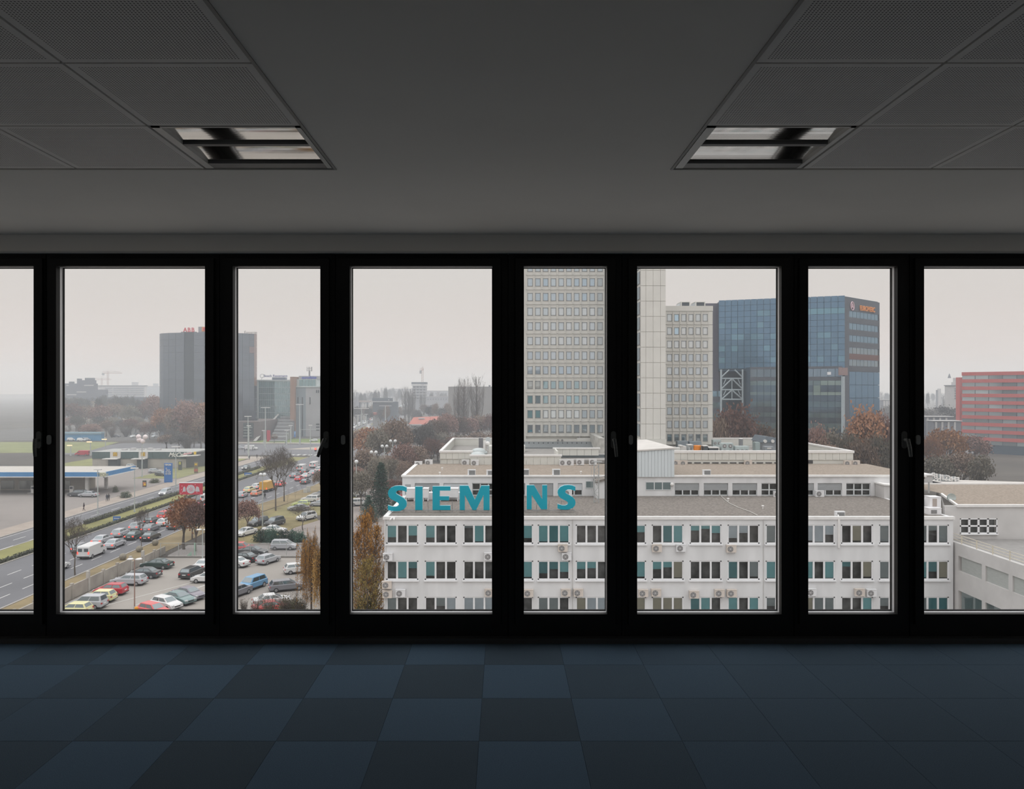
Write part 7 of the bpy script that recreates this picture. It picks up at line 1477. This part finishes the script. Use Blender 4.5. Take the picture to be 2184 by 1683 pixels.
# ================================================================ PEOPLE
def person_mesh(seed):
    bm = bmesh.new(); v = {}
    pts = {'pel': (0, 0, .95), 'che': (0, .02, 1.30), 'nek': (0, .02, 1.47), 'hd0': (0, .03, 1.56), 'hd1': (0, .03, 1.72), 'hl': (.09, 0, .90), 'kl': (.11, .16, .50), 'fl': (.11, .22, .06), 'tl': (.11, .38, .04), 'hr': (-.09, 0, .90), 'kr': (-.11, -.02, .50), 'fr': (-.11, -.30, .10), 'tr': (-.11, -.16, .04), 'sl': (.19, .02, 1.40), 'el': (.25, -.08, 1.13), 'wl': (.24, .06, .90), 'sr': (-.19, .02, 1.40), 'er': (-.25, -.02, 1.13), 'wr': (-.24, .16, .92)}
    ed = ['pel che', 'che nek', 'nek hd0', 'hd0 hd1', 'pel hl', 'hl kl', 'kl fl', 'fl tl', 'pel hr', 'hr kr', 'kr fr', 'fr tr', 'che sl', 'sl el', 'el wl', 'che sr', 'sr er', 'er wr']
    R = {'pel': .15, 'che': .17, 'nek': .06, 'hd0': .09, 'hd1': .085, 'hl': .10, 'kl': .065, 'fl': .045, 'tl': .04, 'hr': .10, 'kr': .065, 'fr': .045, 'tr': .04, 'sl': .075, 'el': .05, 'wl': .04, 'sr': .075, 'er': .05, 'wr': .04}
    sk = bm.verts.layers.skin.verify()
    for n_, p in pts.items(): v[n_] = bm.verts.new(p); v[n_][sk].radius = (R[n_], R[n_])
    for e_ in ed: a, b = e_.split(); bm.edges.new((v[a], v[b]))
    v['pel'][sk].use_root = True
    me = bpy.data.meshes.new('person_skeleton'); bm.to_mesh(me); bm.free(); o = bpy.data.objects.new('person_tmp', me); COL.objects.link(o)
    o.modifiers.new('s', 'SKIN'); m = o.modifiers.new('d', 'SUBSURF'); m.levels = 1
    dg = bpy.context.evaluated_depsgraph_get(); out = bpy.data.meshes.new_from_object(o.evaluated_get(dg)); bpy.data.objects.remove(o)
    out.name = 'person'; out.materials.clear(); out.materials.append(M('dark_coat', (1, 1, 1), .9, var=.1, own=True)); return out
pme2 = person_mesh(1)
hair = MB().ball((0, .01, 1.69), .105, 10, 6).mesh('hair', M('dark_hair', (.03, .022, .02), .9)); shoe = None
for px, py, deg, col, l in ((179, 1090, 100, (.05, .025, .03), 'person in dark coat walking alone on the pavement by the forecourt'), (228, 1070, 190, (.025, .03, .045), 'person in dark navy walking first of two on the tan pavement'), (232, 1069, 190, (.05, .05, .05), 'person in dark grey walking second of two on the tan pavement'), (532, 981, 200, (.06, .05, .06), 'person in dark clothes walking nearest the camera on the corner path'), (548, 979, 200, (.07, .05, .05), 'person standing further along the corner path'), (522, 966, 90, (.04, .04, .05), 'person on the lawn edge below the white van'), (539, 963, 90, (.04, .04, .05), 'person by the white van near a short lamp'), (565, 1066, 160, (.03, .03, .03), 'person in black walking beside the kerb by the globe lamp'), (609, 949, 90, (.07, .12, .12), 'person in teal jacket waiting at the junction')):
    p_ = G(px, py); o = bpy.data.objects.new('person', pme2); COL.objects.link(o); o.location = (p_.x, p_.y, GZ+0.06); o.rotation_euler = (0, 0, math.radians(deg)); o.color = col+(1,); tag(o, l, 'person'); local('hair', hair, o)

# ================================================================ TREES
bark = M('bark_grey_brown', (0.115, 0.095, 0.08), 0.95, var=0.2, scale=3); leafm = M('leaves', (1, 1, 1), 0.9, var=0.35, scale=0.35, own=True, detail=4, spec=.2)
def tube(mb, a, b, r0, r1, n=3): mb.cyl(a, b, r0, r1, n=n, cap=False)
def norm(parts):
    vs = [v for m in parts for v in m.v]; x0 = min(v[0] for v in vs); x1 = max(v[0] for v in vs); y0 = min(v[1] for v in vs); y1 = max(v[1] for v in vs); z1 = max(v[2] for v in vs)
    sx_, sy_ = 1/max(abs(x0), abs(x1))/2, 1/max(abs(y0), abs(y1))/2
    for m in parts: m.v = [(v[0]*sx_, v[1]*sy_, v[2]/z1) for v in m.v]
def leaf(mb, p, s, R):
    u = Vector((R.gauss(0, 1), R.gauss(0, 1), R.gauss(0, 1))).normalized(); w = u.orthogonal().normalized(); p = Vector(p)
    mb.poly(p-u*s, p+w*s*.6, p+u*s, p-w*s*.6)
def tree_proto(kind, seed):
    R = random.Random(seed); T, B, Lf = MB(), MB(), MB(); tips = []
    if kind in ('brown', 'bare', 'young'):
        lv = 5 if kind != 'young' else 4
        def br(p, d, ln, r, l):
            m = p+d*ln*.5+Vector((R.uniform(-1, 1), R.uniform(-1, 1), R.uniform(-.3, .5)))*ln*.06; e = p+d*ln
            t = T if l == 0 else B; n = 6 if l < 2 else 3
            tube(t, p, m, r, r*.85, n); tube(t, m, e, r*.85, r*.62, n)
            if l >= lv: tips.append(e); return
            if l >= 3: tips.append(m)
            k = 4 if l in (0, 1) else 3
            for i in range(k):
                a = 2*PI*(i+R.random())/k; sp = R.uniform(.42, .80) if l > 0 else R.uniform(.35, .7); side = d.orthogonal().normalized(); side.rotate(Matrix.Rotation(a, 3, d))
                nd = (d*math.cos(sp)+side*math.sin(sp)+Vector((0, 0, .10))).normalized(); br(e if i else e, nd, ln*R.uniform(.62, .80), r*.56, l+1)
            if l == 1 and kind != 'young': br(e, (d+Vector((R.uniform(-.2, .2), R.uniform(-.2, .2), .5))).normalized(), ln*.8, r*.6, l+1)
        br(Vector((0, 0, 0)), Vector((0, 0, 1)), (.42 if kind == 'brown' else .9) if kind != 'young' else 1.1, .055 if kind != 'young' else .025, 0)
        n = {'brown': 5, 'bare': 0, 'young': 0}[kind]
        for p in tips:
            for k in range(n): leaf(Lf, p+Vector((R.gauss(0, .10), R.gauss(0, .10), R.gauss(0, .08))), R.uniform(.028, .055), R)
        if kind == 'bare':
            for p in tips: 
                d = Vector((R.gauss(0, .5), R.gauss(0, .5), R.uniform(.2, 1))).normalized(); tube(B, p, p+d*.16, .006, .003, 3)
                d = Vector((R.gauss(0, .6), R.gauss(0, .6), R.uniform(0, 1))).normalized(); tube(B, p, p+d*.14, .006, .003, 3)
    elif kind == 'poplar':
        tube(T, (0, 0, 0), (0, 0, .3), .02, .018, 6); tube(T, (0, 0, .3), (0.01, 0, .99), .018, .003, 5)
        for k in range(150):
            z = R.uniform(.10, .93); a = R.uniform(0, 2*PI); ln = .30*(1-z)**.6+.05; rr_ = .055*math.sin(PI*min(1, (z-.02)/.98))**.6+.02
            p = Vector((0, 0, z)); m = Vector((math.cos(a)*rr_, math.sin(a)*rr_, z+ln*.45)); e = m+Vector((math.cos(a)*rr_*.35, math.sin(a)*rr_*.35, ln*.55))
            if e.z > 1: continue
            tube(B, p, m, .0024, .0015); tube(B, m, e, .0015, .0006)
            for q in range(5): d = Vector((R.gauss(0, .012), R.gauss(0, .012), R.uniform(.01, .07))); s = m.lerp(e, R.random()); tube(B, s, s+d, .0008, .0004); leaf(Lf, s+d, .0045, R)
    elif kind == 'conifer':
        tube(T, (0, 0, 0), (0, 0, .98), .02, .003, 6)
        for k in range(260):
            z = .06+.92*(k/260); a = k*2.4; r = .26*(1-z)**.85*R.uniform(.75, 1.1)+.008; e = Vector((math.cos(a)*r, math.sin(a)*r, z-.10*r/.26+R.uniform(-.02, .02))); p = Vector((0, 0, z))
            tube(B, p, e, .004, .001)
            for q in range(12): s = p.lerp(e, R.uniform(.2, 1.05)); leaf(Lf, s+Vector((R.gauss(0, .014), R.gauss(0, .014), R.gauss(0, .008)-.005)), R.uniform(.010, .022), R)
    elif kind == 'willow':
        tube(T, (0, 0, 0), (0, 0, .5), .03, .022, 7)
        for k in range(26):
            a = R.uniform(0, 2*PI); r = R.uniform(.1, .42); h0 = Vector((0, 0, R.uniform(.4, .6))); e = Vector((math.cos(a)*r, math.sin(a)*r, .97-.9*r*r-R.uniform(0, .1))); tube(B, h0, e, .012, .004, 4)
            for q in range(18):
                s = h0.lerp(e, R.uniform(.6, 1))+Vector((R.gauss(0, .03), R.gauss(0, .03), R.uniform(0, .03))); ln = R.uniform(.3, .75)*s.z; o = s
                for w in range(4):
                    n_ = s+Vector(((e.x*.10)*(w+1)/4+R.gauss(0, .004), (e.y*.10)*(w+1)/4+R.gauss(0, .004), .03*math.sin(w)-ln*(w+1)/4)); tube(B, o, n_, .0016, .0012); 
                    for z in range(7): leaf(Lf, o.lerp(n_, R.random())+Vector((R.gauss(0, .006), R.gauss(0, .006), 0)), R.uniform(.006, .012), R)
                    o = n_
    elif kind == 'birch':
        tube(T, (0, 0, 0), (.01, 0, .95), .014, .003, 6)
        for k in range(90):
            z = R.uniform(.10, .92); a = R.uniform(0, 2*PI); ln = .30*math.sin(PI*min(1, z*1.05+.05))**.7+.05; p = Vector((0, 0, z)); e = p+Vector((math.cos(a)*ln, math.sin(a)*ln, ln*R.uniform(.2, .7))); tube(B, p, e, .004, .0015)
            for q in range(9):
                s = p.lerp(e, R.uniform(.25, 1)); d = Vector((R.gauss(0, .05), R.gauss(0, .05), R.uniform(-.10, .04))); tube(B, s, s+d, .0015, .0008)
                for z_ in range(4): leaf(Lf, s+d*R.random()+Vector((R.gauss(0, .012), R.gauss(0, .012), R.gauss(0, .012))), R.uniform(.007, .016), R)
    elif kind == 'bush':
        for k in range(60):
            d = Vector((R.gauss(0, .5), R.gauss(0, .5), abs(R.gauss(.5, .35)))).normalized(); e = d*R.uniform(.35, .5); tube(T if k < 4 else B, (0, 0, 0), e, .008, .003)
            for q in range(26): leaf(Lf, e*R.uniform(.45, 1.05)+Vector((R.gauss(0, .06), R.gauss(0, .06), R.gauss(0, .05))), R.uniform(.018, .04), R)
    elif kind == 'twigs':
        for k in range(60):
            a = R.uniform(0, 2*PI); d = Vector((math.cos(a)*R.uniform(.1, .6), math.sin(a)*R.uniform(.1, .6), 1)).normalized(); e = d*R.uniform(.5, 1); tube(T if k < 3 else B, (math.cos(a)*.04, math.sin(a)*.04, 0), e, .008, .003)
            for q in range(8): s = e*R.uniform(.35, 1); tube(B, s, s+Vector((R.gauss(0, .12), R.gauss(0, .12), R.uniform(0, .2))), .004, .0015); leaf(Lf, s+Vector((R.gauss(0, .05), R.gauss(0, .05), R.gauss(0, .05))), .02, R)
    norm([T, B, Lf])
    return (T.mesh('trunk', bark), B.mesh('branches', bark), Lf.mesh('foliage', leafm) if Lf.f else None)
TP = {}
def tree(kind, px, base, top, wpx, col, label, y=None, group=None, name='tree', cat='tree', var=0):
    key = (kind, var)
    if key not in TP: TP[key] = tree_proto(kind, 100+var*7+len(kind))
    p_ = G(px, base) if y is None else Vector((X(px, y), y, GZ)); y = p_.y; hgt = (Z(top, y)-GZ); w = wpx/F*y
    o = thing(name, label, cat, (p_.x, p_.y, GZ-0.02), rc.uniform(0, 6.28), group); o.scale = (w, w, hgt)
    t, b, l = TP[key]
    local('trunk', t, o); q = local('branches', b, o); q['kind'] = 'stuff'
    if l: q = local('foliage', l, o, col); q['kind'] = 'stuff'
    return o
OR, RB, BR, GB, DK = (.36, .185, .105), (.27, .16, .13), (.23, .165, .125), (.205, .18, .14), (.13, .12, .11)
GO = (.52, .27, .08); EV = (.045, .085, .06); OL = (.20, .195, .115)
A = 'brown'
# beyond the restaurant, in front of the dark tower
wood = [(150, 918, 857, 60, RB), (180, 915, 862, 58, BR), (214, 918, 860, 62, RB), (246, 914, 858, 56, BR), (276, 917, 862, 58, GB), (305, 914, 860, 60, RB), (331, 916, 840, 62, RB), (352, 938, 866, 60, OR), (374, 944, 868, 58, BR), (398, 944, 849, 70, RB), (420, 940, 852, 64, BR), (441, 942, 850, 60, OR), (462, 930, 856, 60, BR), (405, 958, 880, 50, RB), (428, 962, 884, 55, BR), (160, 900, 845, 60, DK), (260, 898, 846, 70, DK), (515, 905, 872, 36, RB)]
for i, (px, b_, t_, w, c_) in enumerate(wood):
    tree(A, px, b_, t_, w, c_, ('red-brown' if c_ == RB else 'orange-brown' if c_ == OR else 'grey-brown')+' bare-crowned tree in the woods behind the restaurant and below the dark tower', group='trees behind the restaurant: '+str('r' if c_ == RB else 'o' if c_ == OR else 'g').replace('r', 'red').replace('o', 'orange').replace('g', 'grey') if False else None or {RB: 'red-brown trees behind the restaurant', OR: 'orange-brown trees behind the restaurant'}.get(c_, 'grey-brown trees behind the restaurant'), var=i % 3)
for i, (px, b_, t_, w, k, c_, l) in enumerate(((160, 1229, 1098, 88, 'bare', BR, 'bare roadside tree at the stile in front of the white panel van'), (302, 1169, 1078, 44, 'bare', BR, 'slim bare tree on the verge before the jammed cars'), (392, 1172, 1052, 92, A, OR, 'double-trunked tree with reddish crown below the billboard'), (418, 1176, 1060, 70, A, RB, 'rusty tree against the stile below the billboard'), (410, 1150, 1080, 60, A, BR, 'thin brown tree behind the double-trunked one'), (588, 1090, 946, 100, 'bare', BR, 'biggest bare tree, its forked trunk in front of the jam'), (606, 1070, 962, 84, 'bare', RB, 'second bare tree with a reddish trunk behind the biggest one'), (528, 1135, 1062, 62, A, RB, 'low reddish bare tree by the white saloon and the stile'), (520, 1152, 1096, 26, 'young', BR, 'thin trunked sapling in front of the white saloon'), (630, 1078, 1032, 14, 'young', BR, 'first thin sapling on the grass by the cabinets'), (645, 1066, 1020, 14, 'young', BR, 'second thin sapling on the grass by the cabinets'), (613, 1086, 1040, 14, 'young', BR, 'third thin sapling on the grass near the big bare tree'), (646, 1132, 1072, 64, 'bare', RB, 'small spreading bare tree over the frosted white car'), (684, 1050, 1000, 40, A, BR, 'brown bare crown at the stile beside the far queue'), (585, 945, 925, 20, A, BR, 'small brown street tree at the junction'))):
    tree(k, px, b_, t_, w, c_, l, var=i % 3)
tree('willow', 664, 1335, 1122, 66, (.62, .34, .10), 'golden weeping willow against the window stile', var=0)
tree('willow', 690, 1345, 1150, 70, (.64, .38, .12), 'second golden willow crown cut by the window stile', var=1)
for i, (px, b_, t_, w, c_, l) in enumerate(((575, 1330, 1262, 60, OL, 'first bare olive shrub at the lower frame'), (610, 1328, 1258, 64, OL, 'second bare olive shrub beside the willow'), (640, 1330, 1255, 60, OL, 'third olive shrub under the willow'), (520, 1318, 1268, 40, BR, 'thin twiggy shrub by the grey car'), (545, 1325, 1270, 36, BR, 'thin twiggy shrub before the sky blue car'))): tree('twigs', px, b_, t_, w, c_, l, name='shrub', cat='shrub', var=i % 2)
tree('bush', 620, 1318, 1268, 80, OL, 'greyish green shrub mound at the foot of the willow', name='shrub', cat='shrub')
# evergreen hedge
for i, (px, b_, t_, w) in enumerate(((556, 1156, 1121, 44), (580, 1158, 1119, 46), (604, 1160, 1122, 46), (626, 1158, 1124, 44), (642, 1156, 1128, 36))): tree('bush', px, b_, t_, w, (.05, .105, .075), ('end shrub of the dark evergreen hedge by the globe lamp', 'second shrub along the dark evergreen hedge', 'middle shrub of the dark evergreen hedge above the silver people carrier', 'fourth shrub along the dark evergreen hedge', 'last shrub of the dark evergreen hedge beside the willow')[i], name='evergreen_shrub', cat='shrub', group='evergreen hedge shrubs', var=i % 2)
# clipped hedges of the median
hm = (.11, .115, .08)
def hedge(x0, x1, y0, y1, h, label):
    o = thing('hedge', label, 'hedge', ((x0+x1)/2, y0, GZ)); MB().box(x0+.1, x1-.1, y0, y1, GZ, GZ+h-.1).obj('hedge_core', M('hedge_dark', (.04, .04, .03), .95), o); R = random.Random(int(y0)); q = MB()
    for k in range(int((y1-y0)*34)):
        s = R.random(); p = (R.uniform(x0, x1), R.uniform(y0, y1), GZ+h+R.gauss(0, .05)) if s < .45 else ((x0 if s < .6 else x1)+R.gauss(0, .05), R.uniform(y0, y1), GZ+R.uniform(0, h)) ; leaf(q, p, R.uniform(.09, .17), R)
    o2 = q.obj('foliage', leafm, o, kind='stuff', color=hm)
hedge(-83.7, -82.8, 153, 262, .8, 'dark clipped hedge along the empty carriageway side of the median'); hedge(-78.1, -77.4, 118, 262, .6, 'dark clipped hedge along the jam side of the median')
for px, b_ in ((297, 1182), (262, 1199), (331, 1168)):
    p_ = G(px, b_-4); o = MB().ball((p_.x, p_.y, GZ+.55), .55, 12, 8).obj('stone_ball', M('mossy_stone', (.24, .22, .18), .95, var=.2)); tag(o, 'round mossy stone ball on the verge '+{297: 'in the middle of three', 262: 'nearest the camera', 331: 'furthest along'}[px], 'stone ball')
# gas station greenery
tree('bush', 268, 1062, 1045, 34, (.10, .12, .08), 'low dark bush at the end of the filling station forecourt', name='shrub', cat='shrub'); tree('bush', 246, 1050, 1034, 16, (.11, .12, .07), 'small bush under the canopy end', name='shrub', cat='shrub', var=1)
tree('young', 300, 1003, 974, 26, OL, 'thin green-brown tree before the restaurant wall'); tree('bush', 330, 1030, 1019, 30, (.15, .16, .08), 'straggly grass clump by the price pylon', name='shrub', cat='shrub')
# scrub filling the wood behind the restaurant
for i in range(30):
    px = 140+i*10.6+rc.uniform(-4, 4); b_ = rc.uniform(918, 938) if px < 345 else rc.uniform(935, 962)
    tree('twigs' if i % 3 == 0 else A, px, b_, b_-rc.uniform(28, 44), rc.uniform(38, 54), (BR, RB, GB, DK)[i % 4], 'low scrubby tree in the undergrowth behind the restaurant', group='scrub behind the restaurant', var=i % 2)
for i in range(34):
    px = 925+(i % 17)*8.5 if i < 17 else 758+(i-17)*10.5; b_ = rc.uniform(962, 985) if i < 17 else rc.uniform(985, 1075)
    tree(A, px, b_, b_-rc.uniform(38, 56), rc.uniform(46, 64), (BR, RB, GB, BR)[i % 4], 'low tree in the thicket behind the white block' if i < 17 else 'low tree in the thicket around the globe lamps', group='thicket behind the white block' if i < 17 else 'thicket around the globe lamps', var=i % 3)
# woods in the middle window
mid = [(768, 985, 912, 66, BR), (786, 1000, 906, 70, OR), (806, 1010, 908, 72, GB), (826, 990, 898, 66, GB), (846, 1000, 886, 74, BR), (868, 990, 905, 56, DK), (892, 985, 906, 56, DK), (912, 992, 898, 44, DK), (932, 965, 890, 66, BR), (955, 955, 878, 64, RB), (975, 952, 884, 64, BR), (1000, 950, 886, 66, RB), (1026, 948, 882, 64, BR), (1050, 950, 880, 64, RB), (860, 1025, 940, 70, RB), (890, 1020, 946, 64, BR), (920, 1000, 930, 60, RB), (780, 1040, 950, 66, BR), (806, 1060, 968, 60, GB), (835, 1045, 975, 56, GB), (770, 1085, 1000, 66, GB), (862, 1050, 980, 44, BR), (925, 935, 893, 40, DK), (958, 930, 880, 50, DK)]
for i, (px, b_, t_, w, c_) in enumerate(mid): tree(A, px, b_, t_, w, c_, {BR: 'brown winter tree in the woods between avenue and white block', RB: 'reddish winter tree in the woods between avenue and white block', OR: 'orange-tinged tree in the woods next to the window frame', GB: 'greyish winter tree in the woods around the globe lamps', DK: 'dark winter tree in the woods before the red-roofed hall'}[c_], group={BR: 'brown woods trees', RB: 'reddish woods trees', OR: None, GB: 'greyish woods trees', DK: 'dark woods trees'}[c_], var=i % 3)
tree('conifer', 813, 1100, 985, 74, EV, 'tall dark green conifer beside the corner of the white block'); tree('conifer', 786, 1112, 1055, 60, EV, 'lower spreading dark conifer by the window frame', var=1); tree('conifer', 846, 1085, 1040, 40, EV, 'small dark conifer tip beside the pinkish red car', var=1)
tree('poplar', 989, 941, 802, 34, (.20, .17, .14), 'slightly shorter of two tall bare poplars before the taupe warehouse', y=380); tree('poplar', 1017, 941, 796, 42, (.20, .17, .14), 'taller of two bare poplars before the taupe warehouse', y=380, var=1); tree('poplar', 977, 941, 816, 26, (.20, .17, .14), 'shortest bare poplar, beside the two tall ones', y=386)
for i, (px, t_, w) in enumerate(((864, 822, 20), (872, 830, 20), (880, 826, 18))): tree('poplar', px, 900, t_, w, (.17, .15, .14), 'dark hazy poplar in the clump before the building site', y=600, group='clump of hazy poplars', var=i % 2)
for i, (px, b_, t_, w, c_, l) in enumerate(((778, 1360, 1082, 86, GO, 'orange birch right beside the black window stile'), (802, 1370, 1108, 80, (.42, .22, .07), 'orange birch against the corner of the white block'), (764, 1350, 1120, 60, (.40, .20, .08), 'rusty birch cut off by the window stile'), (790, 1330, 1070, 50, (.36, .20, .10), 'thin rusty birch crown reaching up to the first letter'), (784, 1390, 1180, 90, (.34, .25, .09), 'olive-gold birch lowest in the clump'))): tree('birch', px, b_, t_, w, c_, l, var=i % 2)
tree('bush', 782, 1385, 1240, 80, (.16, .15, .075), 'olive green shrub under the orange birches', name='shrub', cat='shrub')
# trees before and beside the blue glass block
for i, (px, t_, w, y, c_, l) in enumerate(((1566, 850, 118, 190, RB, 'broad reddish brown tree before the truss bay of the blue glass block'), (1532, 880, 60, 186, BR, 'brown tree tucked behind the lower concrete tower'), (1622, 890, 80, 192, BR, 'brown tree behind the roof chillers'), (1648, 905, 70, 196, GB, 'grey-brown tree beside the mullion behind the roof hut'), (1740, 896, 80, 178, RB, 'reddish tree at the mullion before the banded wing'), (1772, 905, 80, 182, GB, 'olive-brown tree in front of the dark glass'), (1848, 853, 100, 176, OR, 'tallest orange-brown tree at the end of the blue glass block'), (1880, 868, 80, 180, RB, 'reddish tree by the white window stile'), (1810, 908, 80, 170, GB, 'grey-green tree before the glass corner'), (1835, 925, 90, 165, BR, 'brown tree with pale twigs behind the cream parapet'), (1875, 915, 90, 168, GB, 'grey bare tree in front of the pale pavilion'), (1760, 930, 90, 160, BR, 'low brown tree along the sloping parapet'), (1905, 895, 60, 190, RB, 'reddish tree mostly behind the stile'), (2016, 908, 96, 235, (.38, .19, .085), 'wide orange tree in the end window'), (1985, 925, 60, 225, OR, 'small orange tree by the stile in the end window'), (2075, 925, 80, 260, RB, 'reddish tree below the red-banded block'), (2050, 960, 90, 190, BR, 'brown tree row behind the back-to-front letters'), (2000, 965, 90, 185, GB, 'grey-brown tree behind the pale wall block in the end window'), (2090, 965, 70, 180, GB, 'greyish tree at the very edge of the end window'))): tree(A, px, 1000, t_, w, c_, l, y=y, var=i % 3)
for i, (px, b_, t_, w) in enumerate(((1980, 930, 868, 80), (2015, 928, 862, 90), (2050, 930, 872, 80), (1900, 915, 862, 60))): tree(A, px, b_, t_, w, DK, 'dark hazy tree in the woods below the stepped pale block', group='hazy woods by the stepped block', var=i % 3)
# the tree line at the horizon
for i in range(44):
    px = (755+i*7.5) if i < 28 else (1880+(i-28)*11); y = 950+rc.uniform(-150, 500) if i < 28 else 900+rc.uniform(-100, 300); tree(A if i % 4 else 'poplar', px, 0, rc.uniform(822, 836) if i < 14 else rc.uniform(832, 842), rc.uniform(9, 16), DK, 'faint misty tree on the far horizon beyond the avenue' if i < 28 else 'faint misty tree on the far horizon past the blue glass block', y=y, group='misty horizon trees' if i < 28 else 'misty horizon trees past the blue block', var=i % 2)
for i in range(26):
    px = 138+i*12; tree(A, px, 0, rc.uniform(838, 850), rc.uniform(18, 26), DK, 'faint misty tree before the skyline blocks', y=560+rc.uniform(-40, 80), group='misty trees before the skyline', var=i % 3)
for i in range(16):
    px = 760+i*13; tree(A, px, 0, rc.uniform(856, 872), rc.uniform(20, 30), BR if i % 2 else DK, 'hazy tree along the far side of the avenue', y=620+rc.uniform(-100, 60), group='hazy avenue trees', var=i % 3)

# ================================================================ WINTER HAZE
hz = bpy.data.materials.new('winter_haze'); hz.use_nodes = True; t = hz.node_tree; t.nodes.clear(); o_ = t.nodes.new('ShaderNodeOutputMaterial'); vs = t.nodes.new('ShaderNodeVolumeScatter')
vs.inputs['Color'].default_value = (0.87, 0.925, 1.0, 1); vs.inputs['Density'].default_value = 0.00075; vs.inputs['Anisotropy'].default_value = 0.0; t.links.new(vs.outputs[0], o_.inputs['Volume'])
try: hz.cycles.homogeneous_volume = True
except Exception: pass
q = MB().box(-1500, 1500, 66, 3000, GZ-3, GZ+75); hzo = q.obj('haze', hz); hzo['kind'] = 'stuff'; tag(hzo, 'thin winter haze lying over the whole town outside', 'haze')
